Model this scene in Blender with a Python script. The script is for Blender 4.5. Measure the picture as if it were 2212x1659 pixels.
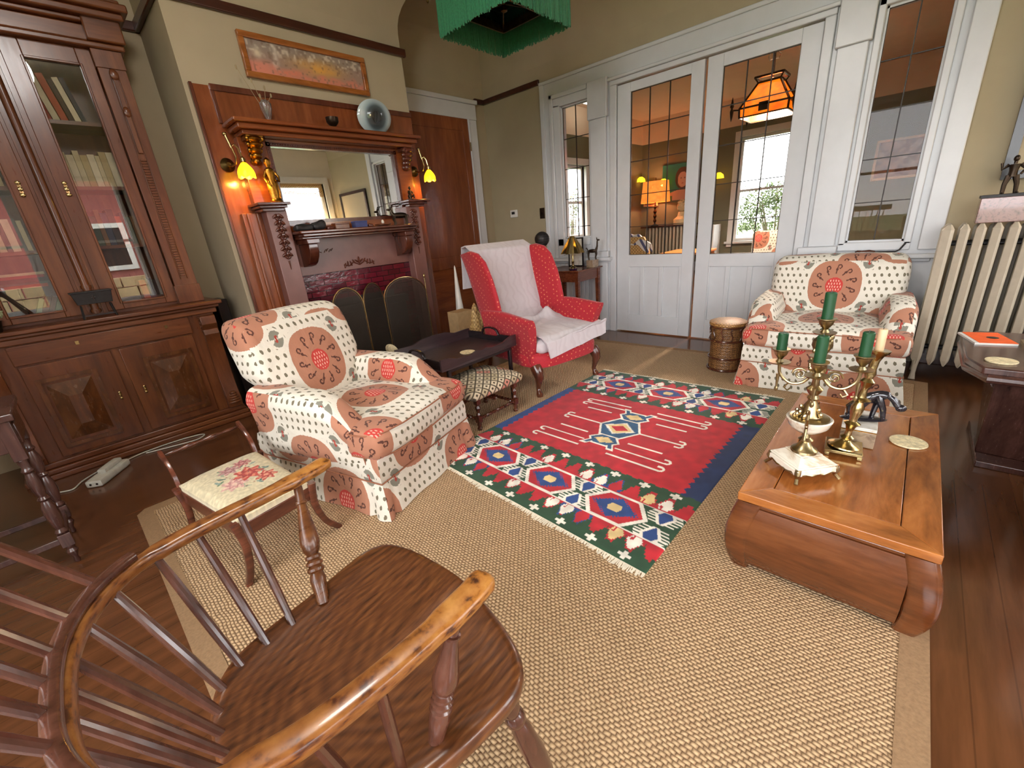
import bpy, math, random
import numpy as np
from mathutils import Matrix, Vector, Euler
random.seed(7); rng = np.random.default_rng(7)
PI = math.pi
scene = bpy.context.scene
for o in list(bpy.data.objects):
    bpy.data.objects.remove(o)

# ------------------------------------------------------------------ camera
cam_data = bpy.data.cameras.new('camera')
cam = bpy.data.objects.new('camera', cam_data)
scene.collection.objects.link(cam)
scene.camera = cam
# world -> camera rotation (x right, y down, z forward), from the room's three vanishing points
R = Matrix(((0.6696352, -0.73795264, -0.0837532), (-0.31048216, -0.17571278, -0.93419797), (0.67467735, 0.65157572, -0.34678459)))
M = Matrix((R[0], -R[1], -R[2])).transposed()
cam.matrix_world = Matrix.Translation((0, 0, 1.18)) @ M.to_4x4()
cam_data.sensor_width = 36.0
cam_data.lens = 911.99 / 2212.0 * 36.0
cam_data.clip_start = 0.02
cam_data.clip_end = 200

# ------------------------------------------------------------------ world, daylight, exposure
scene.view_settings.view_transform = 'Standard'
scene.view_settings.look = 'None'
scene.view_settings.gamma = 1.0
scene.view_settings.exposure = 0.98
scene.view_settings.use_curve_mapping = False
scene.cycles.max_bounces = 7; scene.cycles.diffuse_bounces = 3; scene.cycles.adaptive_min_samples = 16; scene.cycles.glossy_bounces = 3; scene.cycles.transmission_bounces = 4
scene.cycles.caustics_reflective = False; scene.cycles.caustics_refractive = False; scene.cycles.adaptive_threshold = 0.09
world = bpy.data.worlds.new('world'); scene.world = world
world.use_nodes = True
wn = world.node_tree
bg = wn.nodes['Background']
sky = wn.nodes.new('ShaderNodeTexSky')
sky.sky_type = 'HOSEK_WILKIE'; sky.turbidity = 6.0; sky.sun_direction = (-0.3, 0.6, 0.75); sky.ground_albedo = 0.3
mixw = wn.nodes.new('ShaderNodeMixRGB'); mixw.inputs[0].default_value = 0.85
mixw.inputs[2].default_value = (0.98, 0.985, 1.0, 1)
wn.links.new(sky.outputs[0], mixw.inputs[1]); wn.links.new(mixw.outputs[0], bg.inputs[0])
bg.inputs[1].default_value = 7.2

def area_light(name, loc, target, sx, sy, power, col=(1, 1, 1)):
    l = bpy.data.lights.new(name, 'AREA'); l.shape = 'RECTANGLE'; l.size = sx; l.size_y = sy
    l.energy = power; l.color = col
    o = bpy.data.objects.new(name, l); scene.collection.objects.link(o)
    o.location = loc
    d = Vector(target) - Vector(loc)
    o.rotation_euler = d.to_track_quat('-Z', 'Y').to_euler()
    return o
def point_light(name, loc, power, col, r=0.03):
    l = bpy.data.lights.new(name, 'POINT'); l.energy = power; l.color = col; l.shadow_soft_size = r
    o = bpy.data.objects.new(name, l); scene.collection.objects.link(o); o.location = loc
    return o
# daylight entering by the windows (behind the camera, left wall, and in the far room)
DAY = (0.93, 0.97, 1.0)
# (portals: they add no light, they only steer sampling of the sky to the window openings)
def portal(name, loc, target, sx, sy):
    o = area_light(name, loc, target, sx, sy, 1.0, DAY); o.data.cycles.is_portal = True; return o
portal('daylight_rear_left_window', (-0.6, -2.77, 1.52), (-0.6, 1.0, 1.52), 1.4, 2.05)
portal('daylight_rear_window', (1.37, -2.77, 1.52), (1.37, 1.0, 1.52), 2.25, 2.05)
portal('daylight_rear_corner_window', (3.48, -1.56, 1.5), (3.48, 1.0, 1.5), 1.1, 1.5)
portal('daylight_left_window_1', (-1.62, -1.15, 1.52), (1.5, -1.15, 1.52), 1.8, 2.05)
portal('daylight_left_window_2', (-1.62, 0.75, 1.52), (1.5, 0.75, 1.52), 1.8, 2.05)
portal('daylight_far_room_window', (9.55, 2.31, 1.46), (6.0, 2.31, 1.46), 0.95, 1.9)
point_light('added_fill_light', (0.35, 1.15, 2.86), 42, (1.0, 0.97, 0.94), 0.20)  # added fill lamp above the viewer, only there to lift the shadows
portal('daylight_far_side_window', (6.825, 4.80, 1.5), (6.825, 2.0, 1.5), 0.75, 1.3)

# ------------------------------------------------------------------ object helpers
def link(o): scene.collection.objects.link(o)
def thing(name, label, cat, loc=(0, 0, 0), rz=0.0, group=None):
    o = bpy.data.objects.new(name, None); link(o)
    o.empty_display_size = 0.05
    o.location = loc; o.rotation_euler = (0, 0, rz)
    o['label'] = label; o['category'] = cat
    if group: o['group'] = group
    return o
def tag(o, label, cat, group=None, kind=None):
    o['label'] = label; o['category'] = cat
    if group: o['group'] = group
    if kind: o['kind'] = kind
    return o
def dup(root, loc=None, rz=None, label=None):
    r = root.copy(); link(r)
    if loc is not None: r.location = loc
    if rz is not None: r.rotation_euler = (0, 0, rz)
    if label: r['label'] = label
    for ch in list(root.children):
        c = ch.copy(); link(c); c.parent = r
        for g in list(ch.children):
            d = g.copy(); link(d); d.parent = c
    return r

class G:
    """a small mesh collector"""
    def __init__(s): s.v = []; s.f = []; s.M = Matrix.Identity(4)
    def add(s, vs, fs):
        n = len(s.v)
        for p in vs: s.v.append(tuple(s.M @ Vector(p)))
        for f in fs: s.f.append(tuple(i + n for i in f))
        return s
    def at(s, loc=(0, 0, 0), rot=(0, 0, 0), sc=(1, 1, 1)):
        s.M = Matrix.Translation(loc) @ Euler(rot).to_matrix().to_4x4() @ Matrix.Diagonal((*sc, 1)); return s
    def box(s, a, b):
        x0, y0, z0 = a; x1, y1, z1 = b
        v = [(x0, y0, z0), (x1, y0, z0), (x1, y1, z0), (x0, y1, z0), (x0, y0, z1), (x1, y0, z1), (x1, y1, z1), (x0, y1, z1)]
        return s.add(v, [(0, 3, 2, 1), (4, 5, 6, 7), (0, 1, 5, 4), (1, 2, 6, 5), (2, 3, 7, 6), (3, 0, 4, 7)])
    def hexa(s, v):  # eight corners, bottom ring then top ring
        return s.add(v, [(0, 3, 2, 1), (4, 5, 6, 7), (0, 1, 5, 4), (1, 2, 6, 5), (2, 3, 7, 6), (3, 0, 4, 7)])
    def beam(s, p, q, w, h, up=(0, 0, 1)):
        p = Vector(p); q = Vector(q); d = (q - p).normalized(); u = Vector(up)
        sd = d.cross(u)
        if sd.length < 1e-4: sd = d.cross(Vector((1, 0, 0)))
        sd.normalize(); u = sd.cross(d)
        a = sd * w / 2; b = u * h / 2
        return s.hexa([p - a - b, p + a - b, q + a - b, q - a - b, p - a + b, p + a + b, q + a + b, q - a + b])
    def loft(s, rings, cap=True, closed=False):
        n = len(rings[0]); vs = [p for r in rings for p in r]; fs = []
        m = len(rings)
        for i in range(m - 1 + (1 if closed else 0)):
            a = i * n; b = ((i + 1) % m) * n
            for j in range(n):
                k = (j + 1) % n
                fs.append((a + j, a + k, b + k, b + j))
        if cap and not closed:
            fs.append(tuple(range(n - 1, -1, -1))); fs.append(tuple(range((m - 1) * n, m * n)))
        return s.add(vs, fs)
    def lathe(s, prof, seg=24, c=(0, 0, 0)):
        rings = []
        for r, z in prof:
            r = max(r, 1e-4)
            rings.append([(c[0] + r * math.cos(2 * PI * j / seg), c[1] + r * math.sin(2 * PI * j / seg), c[2] + z) for j in range(seg)])
        return s.loft(rings)
    def lathe_ax(s, prof, p, q, seg=16):
        """profile (r, t in 0..1) turned about the line p-q"""
        p = Vector(p); q = Vector(q); d = (q - p)
        dn = d.normalized(); a = dn.orthogonal().normalized(); b = dn.cross(a)
        rings = []
        for r, t in prof:
            c = p + d * t; r = max(r, 1e-4)
            rings.append([tuple(c + a * r * math.cos(2 * PI * j / seg) + b * r * math.sin(2 * PI * j / seg)) for j in range(seg)])
        return s.loft(rings)
    def cyl(s, p, q, r0, r1=None, seg=12):
        return s.lathe_ax([(r0, 0), (r0 if r1 is None else r1, 1)], p, q, seg)
    def tube(s, pts, r, seg=8, closed=False, flat=None):
        P = [Vector(p) for p in pts]; n = len(P)
        rad = r if isinstance(r, (list, tuple)) else [r] * n
        rings = []; a = None
        for i in range(n):
            t = (P[(i + 1) % n] - P[i - 1]) if closed else (P[min(i + 1, n - 1)] - P[max(i - 1, 0)])
            t.normalize()
            if a is None:
                a = t.orthogonal().normalized()
                if flat: a = Vector(flat) - t * t.dot(Vector(flat)); a.normalize()
            else:
                a = a - t * t.dot(a); a.normalize()
            b = t.cross(a); f = 1.0
            rings.append([tuple(P[i] + a * rad[i] * math.cos(2 * PI * j / seg) + b * rad[i] * math.sin(2 * PI * j / seg)) for j in range(seg)])
        return s.loft(rings, closed=closed)
    def sweep(s, pts, w, h, up=(0, 0, 1), seg=12, e=4.0, closed=False):
        """rounded-rectangle section swept along pts; w across, h along up (numbers or lists)"""
        P = [Vector(p) for p in pts]; n = len(P)
        W = w if isinstance(w, (list, tuple)) else [w] * n
        H = h if isinstance(h, (list, tuple)) else [h] * n
        rings = []
        for i in range(n):
            t = (P[(i + 1) % n] - P[i - 1]) if closed else (P[min(i + 1, n - 1)] - P[max(i - 1, 0)])
            t.normalize(); u = Vector(up); sd = t.cross(u); sd.normalize(); u = sd.cross(t)
            ring = []
            for j in range(seg):
                a = 2 * PI * j / seg; c, q = math.cos(a), math.sin(a)
                x = math.copysign(abs(c) ** (2 / e), c); y = math.copysign(abs(q) ** (2 / e), q)
                ring.append(tuple(P[i] + sd * x * W[i] / 2 + u * y * H[i] / 2))
            rings.append(ring)
        return s.loft(rings, closed=closed)
    def prism(s, poly, z0, z1):
        n = len(poly)
        v = [(x, y, z0) for x, y in poly] + [(x, y, z1) for x, y in poly]
        f = [tuple(range(n - 1, -1, -1)), tuple(range(n, 2 * n))] + [(i, (i + 1) % n, n + (i + 1) % n, n + i) for i in range(n)]
        return s.add(v, f)
    def slab(s, poly3, off):
        """polygon of 3d points given thickness by vector off"""
        n = len(poly3); o = Vector(off)
        v = [tuple(p) for p in poly3] + [tuple(Vector(p) + o) for p in poly3]
        f = [tuple(range(n - 1, -1, -1)), tuple(range(n, 2 * n))] + [(i, (i + 1) % n, n + (i + 1) % n, n + i) for i in range(n)]
        return s.add(v, f)
    def ell(s, c, r, nu=16, nv=10):
        rings = []
        for i in range(nv + 1):
            a = -PI / 2 + PI * i / nv; cr = max(math.cos(a), 1e-3)
            rings.append([(c[0] + r[0] * cr * math.cos(2 * PI * j / nu), c[1] + r[1] * cr * math.sin(2 * PI * j / nu), c[2] + r[2] * math.sin(a)) for j in range(nu)])
        return s.loft(rings)
    def rbox(s, c, size, r=0.03, n=10, fn=None):
        """rounded box, cube-sphere gridded; fn(x,y,z) may move the points"""
        hx, hy, hz = [q / 2 for q in size]; r = min(r, hx, hy, hz)
        idx = {}; vs = []; fs = []
        def vert(p):
            k = (round(p[0] * n), round(p[1] * n), round(p[2] * n))
            if k in idx: return idx[k]
            q = Vector((p[0] * hx, p[1] * hy, p[2] * hz))
            i_ = Vector((max(-hx + r, min(hx - r, q.x)), max(-hy + r, min(hy - r, q.y)), max(-hz + r, min(hz - r, q.z))))
            d = q - i_
            cube = Vector((p[0], p[1], p[2]))
            if d.length > 1e-9:
                m = max(abs(d.x), abs(d.y), abs(d.z)); d = d.normalized() * r if sum(abs(t) > 1e-9 for t in d) > 1 or True else d
                q = i_ + d
            q = q + Vector(c)
            if fn: q = Vector(fn(*q))
            idx[k] = len(vs); vs.append(tuple(q)); return idx[k]
        for ax in range(3):
            for sg in (-1, 1):
                for i in range(-n, n, 2):
                    for j in range(-n, n, 2):
                        def P(a, b):
                            p = [0, 0, 0]; p[ax] = sg; p[(ax + 1) % 3] = a / n; p[(ax + 2) % 3] = b / n; return p
                        q = [vert(P(i, j)), vert(P(i + 2, j)), vert(P(i + 2, j + 2)), vert(P(i, j + 2))]
                        if sg < 0: q.reverse()
                        fs.append(tuple(q))
        return s.add(vs, fs)
    def surf(s, fn, nu, nv, thick=None):
        """sheet from fn(u,v); optional thickness vector or number along -z"""
        vs = [tuple(fn(i / nu, j / nv)) for i in range(nu + 1) for j in range(nv + 1)]
        fs = []; m = nv + 1
        for i in range(nu):
            for j in range(nv):
                fs.append((i * m + j, (i + 1) * m + j, (i + 1) * m + j + 1, i * m + j + 1))
        if thick is not None:
            t = Vector(thick); N = len(vs)
            vs2 = [tuple(Vector(p) + t) for p in vs]
            fs2 = [tuple(N + i for i in reversed(f)) for f in fs]
            per = [i * m for i in range(nu + 1)] + [nu * m + j for j in range(1, nv + 1)] + [i * m + nv for i in range(nu - 1, -1, -1)] + [j for j in range(nv - 1, 0, -1)]
            sd = [(per[k], per[(k + 1) % len(per)], N + per[(k + 1) % len(per)], N + per[k]) for k in range(len(per))]
            sd = [tuple(reversed(q)) for q in sd]
            vs = vs + vs2; fs = fs + fs2 + sd
        return s.add(vs, fs)

def obj(name, g, mat, parent=None, bevel=0.0, smooth=True, uv=None, loc=None, angle=35, local=False):
    """link the collected mesh; unless local, its points are in room coordinates"""
    vs = g.v; org = None
    if not local:
        if parent:
            s = Vector((0, 0, 0)); q = parent
            while q: s += q.location; q = q.parent
        else:
            xs = [p[0] for p in vs]; ys = [p[1] for p in vs]; zs = [p[2] for p in vs]
            s = org = Vector(((min(xs) + max(xs)) / 2, (min(ys) + max(ys)) / 2, min(zs)))
        vs = [(p[0] - s.x, p[1] - s.y, p[2] - s.z) for p in vs]
    me = bpy.data.meshes.new(name)
    me.from_pydata(vs, [], g.f); me.validate(); me.update()
    if smooth:
        me.polygons.foreach_set('use_smooth', [True] * len(me.polygons))
        me.set_sharp_from_angle(angle=math.radians(angle))
    me.materials.append(mat)
    if uv:  # box projection in metres: uv = (u offset, v offset, {axis: (u0, v0)})
        lay = me.uv_layers.new(name='UVMap')
        offs = uv
        for p in me.polygons:
            n = p.normal; ax = max(range(3), key=lambda k: abs(n[k]) * (1.0 if k != 2 else 1.0))
            u0, v0 = offs.get(('x', 'y', 'z')[ax], (0, 0))
            for li in p.loop_indices:
                c = me.vertices[me.loops[li].vertex_index].co
                if ax == 0: q = (c.y, c.z)
                elif ax == 1: q = (c.x, c.z)
                else: q = (c.x, c.y)
                lay.data[li].uv = (q[0] - u0, q[1] - v0)
    o = bpy.data.objects.new(name, me); link(o)
    if parent: o.parent = parent
    if org is not None: o.location = org
    if loc: o.location = loc
    if bevel > 0:
        b = o.modifiers.new('bevel', 'BEVEL'); b.width = bevel; b.segments = 2; b.limit_method = 'ANGLE'; b.angle_limit = math.radians(40)
    return o
def struct(name, g, mat, parent=None, bevel=0.0, smooth=True):
    o = obj(name, g, mat, parent, bevel, smooth)
    if not parent: o['kind'] = 'structure'
    return o
# ------------------------------------------------------------------ materials
def lin(c):
    return tuple(((x / 12.92) if x <= 0.04045 else ((x + 0.055) / 1.055) ** 2.4) for x in [k / 255 for k in c]) + (1.0,)
class NT:
    def __init__(s, name):
        s.m = bpy.data.materials.new(name); s.m.use_nodes = True; s.t = s.m.node_tree
        s.b = s.t.nodes['Principled BSDF']; s.n = s.t.nodes; s.l = s.t.links
    def coord(s, kind='Object', scale=None):
        c = s.n.new('ShaderNodeTexCoord'); out = c.outputs[kind]
        if scale:
            m = s.n.new('ShaderNodeMapping'); m.inputs['Scale'].default_value = scale
            s.l.new(out, m.inputs[0]); out = m.outputs[0]
        return out
    def noise(s, co, scale, detail=4, rough=0.55, dist=0.0):
        n = s.n.new('ShaderNodeTexNoise'); n.inputs['Scale'].default_value = scale; n.inputs['Detail'].default_value = detail
        n.inputs['Roughness'].default_value = rough; n.inputs['Distortion'].default_value = dist
        if co is not None: s.l.new(co, n.inputs['Vector'])
        return n.outputs['Fac']
    def ramp(s, f, stops, interp='LINEAR'):
        r = s.n.new('ShaderNodeValToRGB'); e = r.color_ramp.elements; r.color_ramp.interpolation = interp
        while len(e) < len(stops): e.new(0.5)
        for k, (p, c) in enumerate(stops): e[k].position = p; e[k].color = c if len(c) == 4 else (*c, 1)
        s.l.new(f, r.inputs[0]); return r.outputs[0]
    def mix(s, f, a, b, mode='MIX'):
        m = s.n.new('ShaderNodeMixRGB'); m.blend_type = mode
        for k, x in enumerate((f, a, b)):
            if hasattr(x, 'is_linked'): s.l.new(x, m.inputs[k])
            elif k == 0: m.inputs[0].default_value = x
            else: m.inputs[k].default_value = x if len(x) == 4 else (*x, 1)
        return m.outputs[0]
    def math(s, op, a, b=None, c=None):
        m = s.n.new('ShaderNodeMath'); m.operation = op
        for k, x in enumerate((a, b, c)):
            if x is None: continue
            if hasattr(x, 'is_linked'): s.l.new(x, m.inputs[k])
            else: m.inputs[k].default_value = x
        return m.outputs[0]
    def bump(s, h, strength=0.3, dist=0.01):
        b = s.n.new('ShaderNodeBump'); b.inputs['Strength'].default_value = strength; b.inputs['Distance'].default_value = dist
        s.l.new(h, b.inputs['Height']); s.l.new(b.outputs[0], s.b.inputs['Normal']); return b
    def set(s, **k):
        for a, x in k.items():
            a = {'col': 'Base Color', 'rough': 'Roughness', 'metal': 'Metallic', 'spec': 'Specular IOR Level', 'coat': 'Coat Weight', 'coatr': 'Coat Roughness', 'sheen': 'Sheen Weight', 'trans': 'Transmission Weight', 'ecol': 'Emission Color', 'estr': 'Emission Strength', 'sub': 'Subsurface Weight', 'alpha': 'Alpha', 'ior': 'IOR'}[a]
            if hasattr(x, 'is_linked'): s.l.new(x, s.b.inputs[a])
            else: s.b.inputs[a].default_value = x
        return s
def plain(name, rgb, rough=0.6, metal=0.0, var=0.12, scale=30, bump=0.0, **k):
    t = NT(name); c = lin(rgb); co = t.coord()
    n = t.noise(co, scale, 4)
    a = tuple(x * (1 - var) for x in c[:3]); b = tuple(min(1, x * (1 + var)) for x in c[:3])
    t.set(col=t.ramp(n, [(0.3, a), (0.7, b)]), rough=rough, metal=metal, **k)
    if bump: t.bump(n, bump, 0.004)
    return t.m
def wood(name, dark, mid, light, axis='x', scale=1.0, rough=0.32, coat=0.15, streak=14, bump=0.05, dist=0.6):
    t = NT(name)
    sc = {'x': (1.2, streak, streak), 'y': (streak, 1.2, streak), 'z': (streak, streak, 1.2)}[axis]
    co = t.coord('Object', tuple(q * scale for q in sc))
    n = t.noise(co, 1.6, 6, 0.6, dist); n2 = t.noise(co, 9, 3, 0.6)
    f = t.math('ADD', t.math('MULTIPLY', n, 0.75), t.math('MULTIPLY', n2, 0.25))
    t.set(col=t.ramp(f, [(0.30, lin(dark)), (0.5, lin(mid)), (0.70, lin(light))]), coat=coat, coatr=0.15)
    t.set(rough=t.math('MULTIPLY_ADD', n2, 0.15, rough - 0.07))
    t.bump(n2, bump, 0.002)
    return t.m
def glow(name, rgb, strength, rgb2=None):
    t = NT(name); n = t.noise(t.coord(), 12, 3)
    c = t.ramp(n, [(0.3, lin(rgb2 or rgb)), (0.7, lin(rgb))])
    t.set(col=c, ecol=c, estr=strength, rough=0.5); return t.m
def glassy(name, tint=(1, 1, 1), rough=0.0, ior=1.45, k=0.32):
    t = NT(name)
    # thin pane: clear transparency with the mirror reflection of real glass
    tr = t.n.new('ShaderNodeBsdfTransparent'); tr.inputs[0].default_value = (*tint, 1)
    gl = t.n.new('ShaderNodeBsdfGlossy'); gl.inputs['Roughness'].default_value = rough
    fr = t.n.new('ShaderNodeFresnel'); fr.inputs[0].default_value = ior
    f2 = t.math('MULTIPLY', fr.outputs[0], k)
    mx = t.n.new('ShaderNodeMixShader'); t.l.new(f2, mx.inputs[0]); t.l.new(tr.outputs[0], mx.inputs[1]); t.l.new(gl.outputs[0], mx.inputs[2])
    t.l.new(mx.outputs[0], t.n['Material Output'].inputs[0]); return t.m

MT = {}
MT['wall'] = plain('olive_wall_paint', (158, 145, 118), 0.85, var=0.03, scale=6)
MT['wall_up'] = plain('tan_upper_wall_paint', (168, 154, 128), 0.85, var=0.03, scale=5)
MT['cream_wall'] = plain('cream_wall_paint', (222, 210, 188), 0.85, var=0.03, scale=5)
MT['white'] = plain('gloss_white_paint', (200, 201, 203), 0.3, var=0.03, scale=8)
MT['white2'] = plain('white_window_paint', (215, 212, 205), 0.4, var=0.03)
MT['peach'] = plain('peach_ceiling_paint', (232, 206, 184), 0.85, var=0.03, scale=5)
MT['green_wall'] = plain('sage_wall_paint', (112, 108, 84), 0.85, var=0.04, scale=5)
MT['rail'] = wood('dark_rail_wood', (44, 20, 12), (62, 28, 16), (78, 38, 22), 'x')
MT['mahog'] = wood('red_mahogany', (96, 48, 24), (122, 64, 34), (146, 82, 46), 'z', 0.6, rough=0.2, coat=0.4, streak=8)
MT['mahog_h'] = wood('red_mahogany_long_grain', (92, 42, 18), (122, 62, 28), (148, 82, 40), 'x', 0.6, rough=0.2, coat=0.4, streak=10)
MT['mahog_dark'] = wood('dark_mahogany', (64, 30, 20), (86, 42, 28), (108, 58, 40), 'z', 0.6, rough=0.22, coat=0.4, streak=8)
MT['sheen_board'] = plain('brown_violet_sheen', (124, 84, 76), 0.3, var=0.08, scale=14)  # violet sheen of the mahogany boards put into the colour
MT['case'] = wood('bookcase_walnut', (68, 36, 18), (96, 52, 27), (122, 72, 38), 'z', 0.8, rough=0.3, coat=0.15, streak=10)
MT['case_h'] = wood('bookcase_walnut_long_grain', (68, 36, 18), (96, 52, 27), (122, 72, 38), 'x', 0.8, rough=0.3, coat=0.15, streak=10)
MT['case_dark'] = wood('bookcase_burr_panel', (60, 32, 15), (90, 52, 26), (116, 72, 40), 'z', 1.5, rough=0.25, streak=4, dist=2.0)
MT['inside'] = plain('bookcase_dark_inside', (46, 36, 26), 0.8)
MT['floor'] = None
def floor_mat():
    t = NT('polished_brown_floor'); co = t.coord('Object', (1, 9, 9)); n = t.noise(co, 2.2, 5)
    co2 = t.coord('Object'); n3 = t.noise(co2, 3.0, 4)
    # board joints run along x
    sep = t.n.new('ShaderNodeSeparateXYZ'); t.l.new(co2, sep.inputs[0])
    fr = t.math('FRACT', t.math('DIVIDE', sep.outputs[1], 0.085))
    gap = t.math('LESS_THAN', t.math('ABSOLUTE', t.math('SUBTRACT', fr, 0.5)), 0.02)
    c = t.ramp(n, [(0.3, lin((78, 46, 26))), (0.7, lin((104, 64, 38)))])
    c = t.mix(t.math('MULTIPLY', gap, 0.35), c, lin((38, 20, 12)))
    t.set(col=c, rough=t.math('MULTIPLY_ADD', n3, 0.2, 0.12), coat=0.3, coatr=0.12)
    t.bump(t.math('SUBTRACT', n3, gap), 0.03, 0.004); return t.m
MT['floor'] = floor_mat()
def sisal_mat():
    t = NT('sisal_weave'); co = t.coord('Object'); sep = t.n.new('ShaderNodeSeparateXYZ')
    nz = t.n.new('ShaderNodeTexNoise'); nz.inputs['Scale'].default_value = 18; t.l.new(co, nz.inputs['Vector'])
    va = t.n.new('ShaderNodeVectorMath'); va.operation = 'SCALE'; va.inputs[3].default_value = 0.013
    t.l.new(nz.outputs['Color'], va.inputs[0])
    vb = t.n.new('ShaderNodeVectorMath'); vb.operation = 'ADD'; t.l.new(co, vb.inputs[0]); t.l.new(va.outputs[0], vb.inputs[1])
    t.l.new(vb.outputs[0], sep.inputs[0]); x, y = sep.outputs[0], sep.outputs[1]
    p = 0.0170
    row = t.math('FLOOR', t.math('DIVIDE', x, p * 0.62))
    off = t.math('MULTIPLY', t.math('MODULO', row, 2.0), 0.5)
    fy = t.math('FRACT', t.math('ADD', t.math('DIVIDE', y, p), off))
    fx = t.math('FRACT', t.math('DIVIDE', x, p * 0.62))
    hy = t.math('SINE', t.math('MULTIPLY', fy, PI)); hx = t.math('SINE', t.math('MULTIPLY', fx, PI))
    h = t.math('POWER', t.math('MULTIPLY', t.math('ABSOLUTE', hx), t.math('ABSOLUTE', hy)), 0.6)
    n = t.noise(co, 90, 3); nb = t.noise(co, 1.3, 3)
    f = t.math('ADD', t.math('MULTIPLY', h, 0.62), t.math('MULTIPLY', n, 0.45))
    c = t.ramp(f, [(0.12, lin((96, 72, 50))), (0.45, lin((158, 127, 93))), (0.85, lin((212, 182, 142)))])
    c = t.mix(t.math('MULTIPLY', nb, 0.25), c, lin((190, 160, 120)), 'MULTIPLY')
    t.set(col=c, rough=0.9); t.bump(h, 0.7, 0.006); return t.m
MT['sisal'] = sisal_mat()
MT['sisal_edge'] = plain('sisal_binding', (140, 110, 78), 0.9, scale=120, var=0.15, bump=0.3)
MT['brass'] = plain('polished_brass', (182, 162, 114), 0.22, 1.0, var=0.15, scale=40)
MT['silver_brass'] = plain('tarnished_silver_brass', (168, 150, 112), 0.28, 1.0, var=0.25, scale=40)
MT['old_brass'] = plain('old_dark_brass', (104, 84, 48), 0.35, 1.0, var=0.3, scale=30)
MT['iron'] = plain('dark_iron', (52, 50, 50), 0.5, 0.6, var=0.2, bump=0.2)
MT['black'] = plain('black_lacquer', (28, 22, 24), 0.25, var=0.2)
MT['tray'] = wood('dark_tray_wood', (36, 24, 26), (52, 38, 40), (72, 54, 56), 'x', rough=0.3)
MT['bronze'] = plain('dark_bronze', (56, 44, 34), 0.35, 0.8, var=0.25, bump=0.2)
MT['gold'] = plain('gilt_bronze', (148, 104, 38), 0.3, 1.0, var=0.35, scale=60, bump=0.5)
MT['windsor'] = wood('windsor_elm', (60, 32, 14), (96, 54, 25), (124, 76, 38), 'x', 1.3, rough=0.28, coat=0.35, streak=7, dist=2.2)
MT['windsor_dark'] = wood('windsor_dark_ash', (58, 32, 24), (82, 48, 36), (104, 64, 50), 'z', 1.0, rough=0.2, coat=0.5, streak=10)
def seat_mat():
    t = NT('windsor_seat_rings'); co = t.coord('Object', (5.0, 9.0, 5.0)); w = t.n.new('ShaderNodeTexWave'); w.wave_type = 'RINGS'; w.rings_direction = 'SPHERICAL'
    w.inputs['Scale'].default_value = 3.2; w.inputs['Distortion'].default_value = 5.0; w.inputs['Detail'].default_value = 1.5; w.inputs['Detail Scale'].default_value = 0.6
    mp = t.n.new('ShaderNodeMapping'); mp.inputs['Location'].default_value = (-1.3, 0.4, 0); t.l.new(co, mp.inputs[0]); t.l.new(mp.outputs[0], w.inputs['Vector'])
    n = t.noise(t.coord('Object', (8, 60, 60)), 2.0, 4); f = t.math('ADD', t.math('MULTIPLY', w.outputs['Fac'], 0.13), t.math('MULTIPLY', n, 0.87))
    t.set(col=t.ramp(f, [(0.25, lin((54, 28, 12))), (0.5, lin((90, 50, 24))), (0.75, lin((118, 72, 36)))]), rough=0.3, coat=0.3); t.bump(w.outputs['Fac'], 0.06, 0.003); return t.m
MT['seat'] = seat_mat()
def arm_mat():
    t = NT('windsor_worn_arm'); co = t.coord('Object', (3, 3, 3)); n = t.noise(co, 1.6, 4); n2 = t.noise(t.coord('Object', (40, 40, 160)), 1, 4)
    geo = t.n.new('ShaderNodeNewGeometry'); sp = t.n.new('ShaderNodeSeparateXYZ'); t.l.new(t.coord('Object'), sp.inputs[0])
    a = t.ramp(n2, [(0.34, lin((60, 28, 10))), (0.46, lin((166, 106, 44))), (0.7, lin((196, 140, 70)))])
    b = t.ramp(n2, [(0.3, lin((70, 32, 16))), (0.7, lin((110, 56, 28)))])
    # worn pale on top of the two arm ends, dark round the back of the bow: wear that stays put
    f = t.math('MULTIPLY', t.math('GREATER_THAN', sp.outputs[2], 0.2445), 1.0)
    sx = t.ramp(t.math('ADD', sp.outputs[0], t.math('MULTIPLY', n, 0.1)), [(0.0, (0.35,) * 3), (0.25, (1, 1, 1))])
    t.set(col=t.mix(t.math('MULTIPLY', f, sx), b, a), rough=0.32, coat=0.2); t.bump(n2, 0.1, 0.002); return t.m
MT['arm'] = arm_mat()
MT['table'] = wood('coffee_table_elm', (106, 58, 24), (150, 88, 40), (180, 114, 58), 'x', 1.0, rough=0.18, coat=0.35, streak=6, dist=1.4)
MT['table_y'] = wood('coffee_table_elm_cross', (108, 60, 26), (154, 92, 42), (186, 120, 62), 'y', 1.0, rough=0.2, coat=0.35, streak=6, dist=1.2)
MT['table_side'] = wood('coffee_table_side', (66, 34, 15), (94, 50, 24), (118, 68, 34), 'y', 1.0, rough=0.2, coat=0.5, streak=8)
MT['stool_wood'] = wood('stool_rosewood', (58, 28, 20), (86, 44, 30), (120, 66, 46), 'x', rough=0.2, coat=0.4)
MT['walnut'] = wood('turned_walnut', (50, 24, 16), (76, 38, 24), (104, 56, 36), 'z', rough=0.22, coat=0.4)
MT['dark_oak'] = wood('dark_carved_oak', (48, 28, 24), (68, 42, 36), (92, 60, 52), 'z', rough=0.24, coat=0.4)
MT['side_table'] = wood('side_table_mahogany', (72, 34, 20), (100, 50, 30), (126, 70, 44), 'x', rough=0.25)
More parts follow.
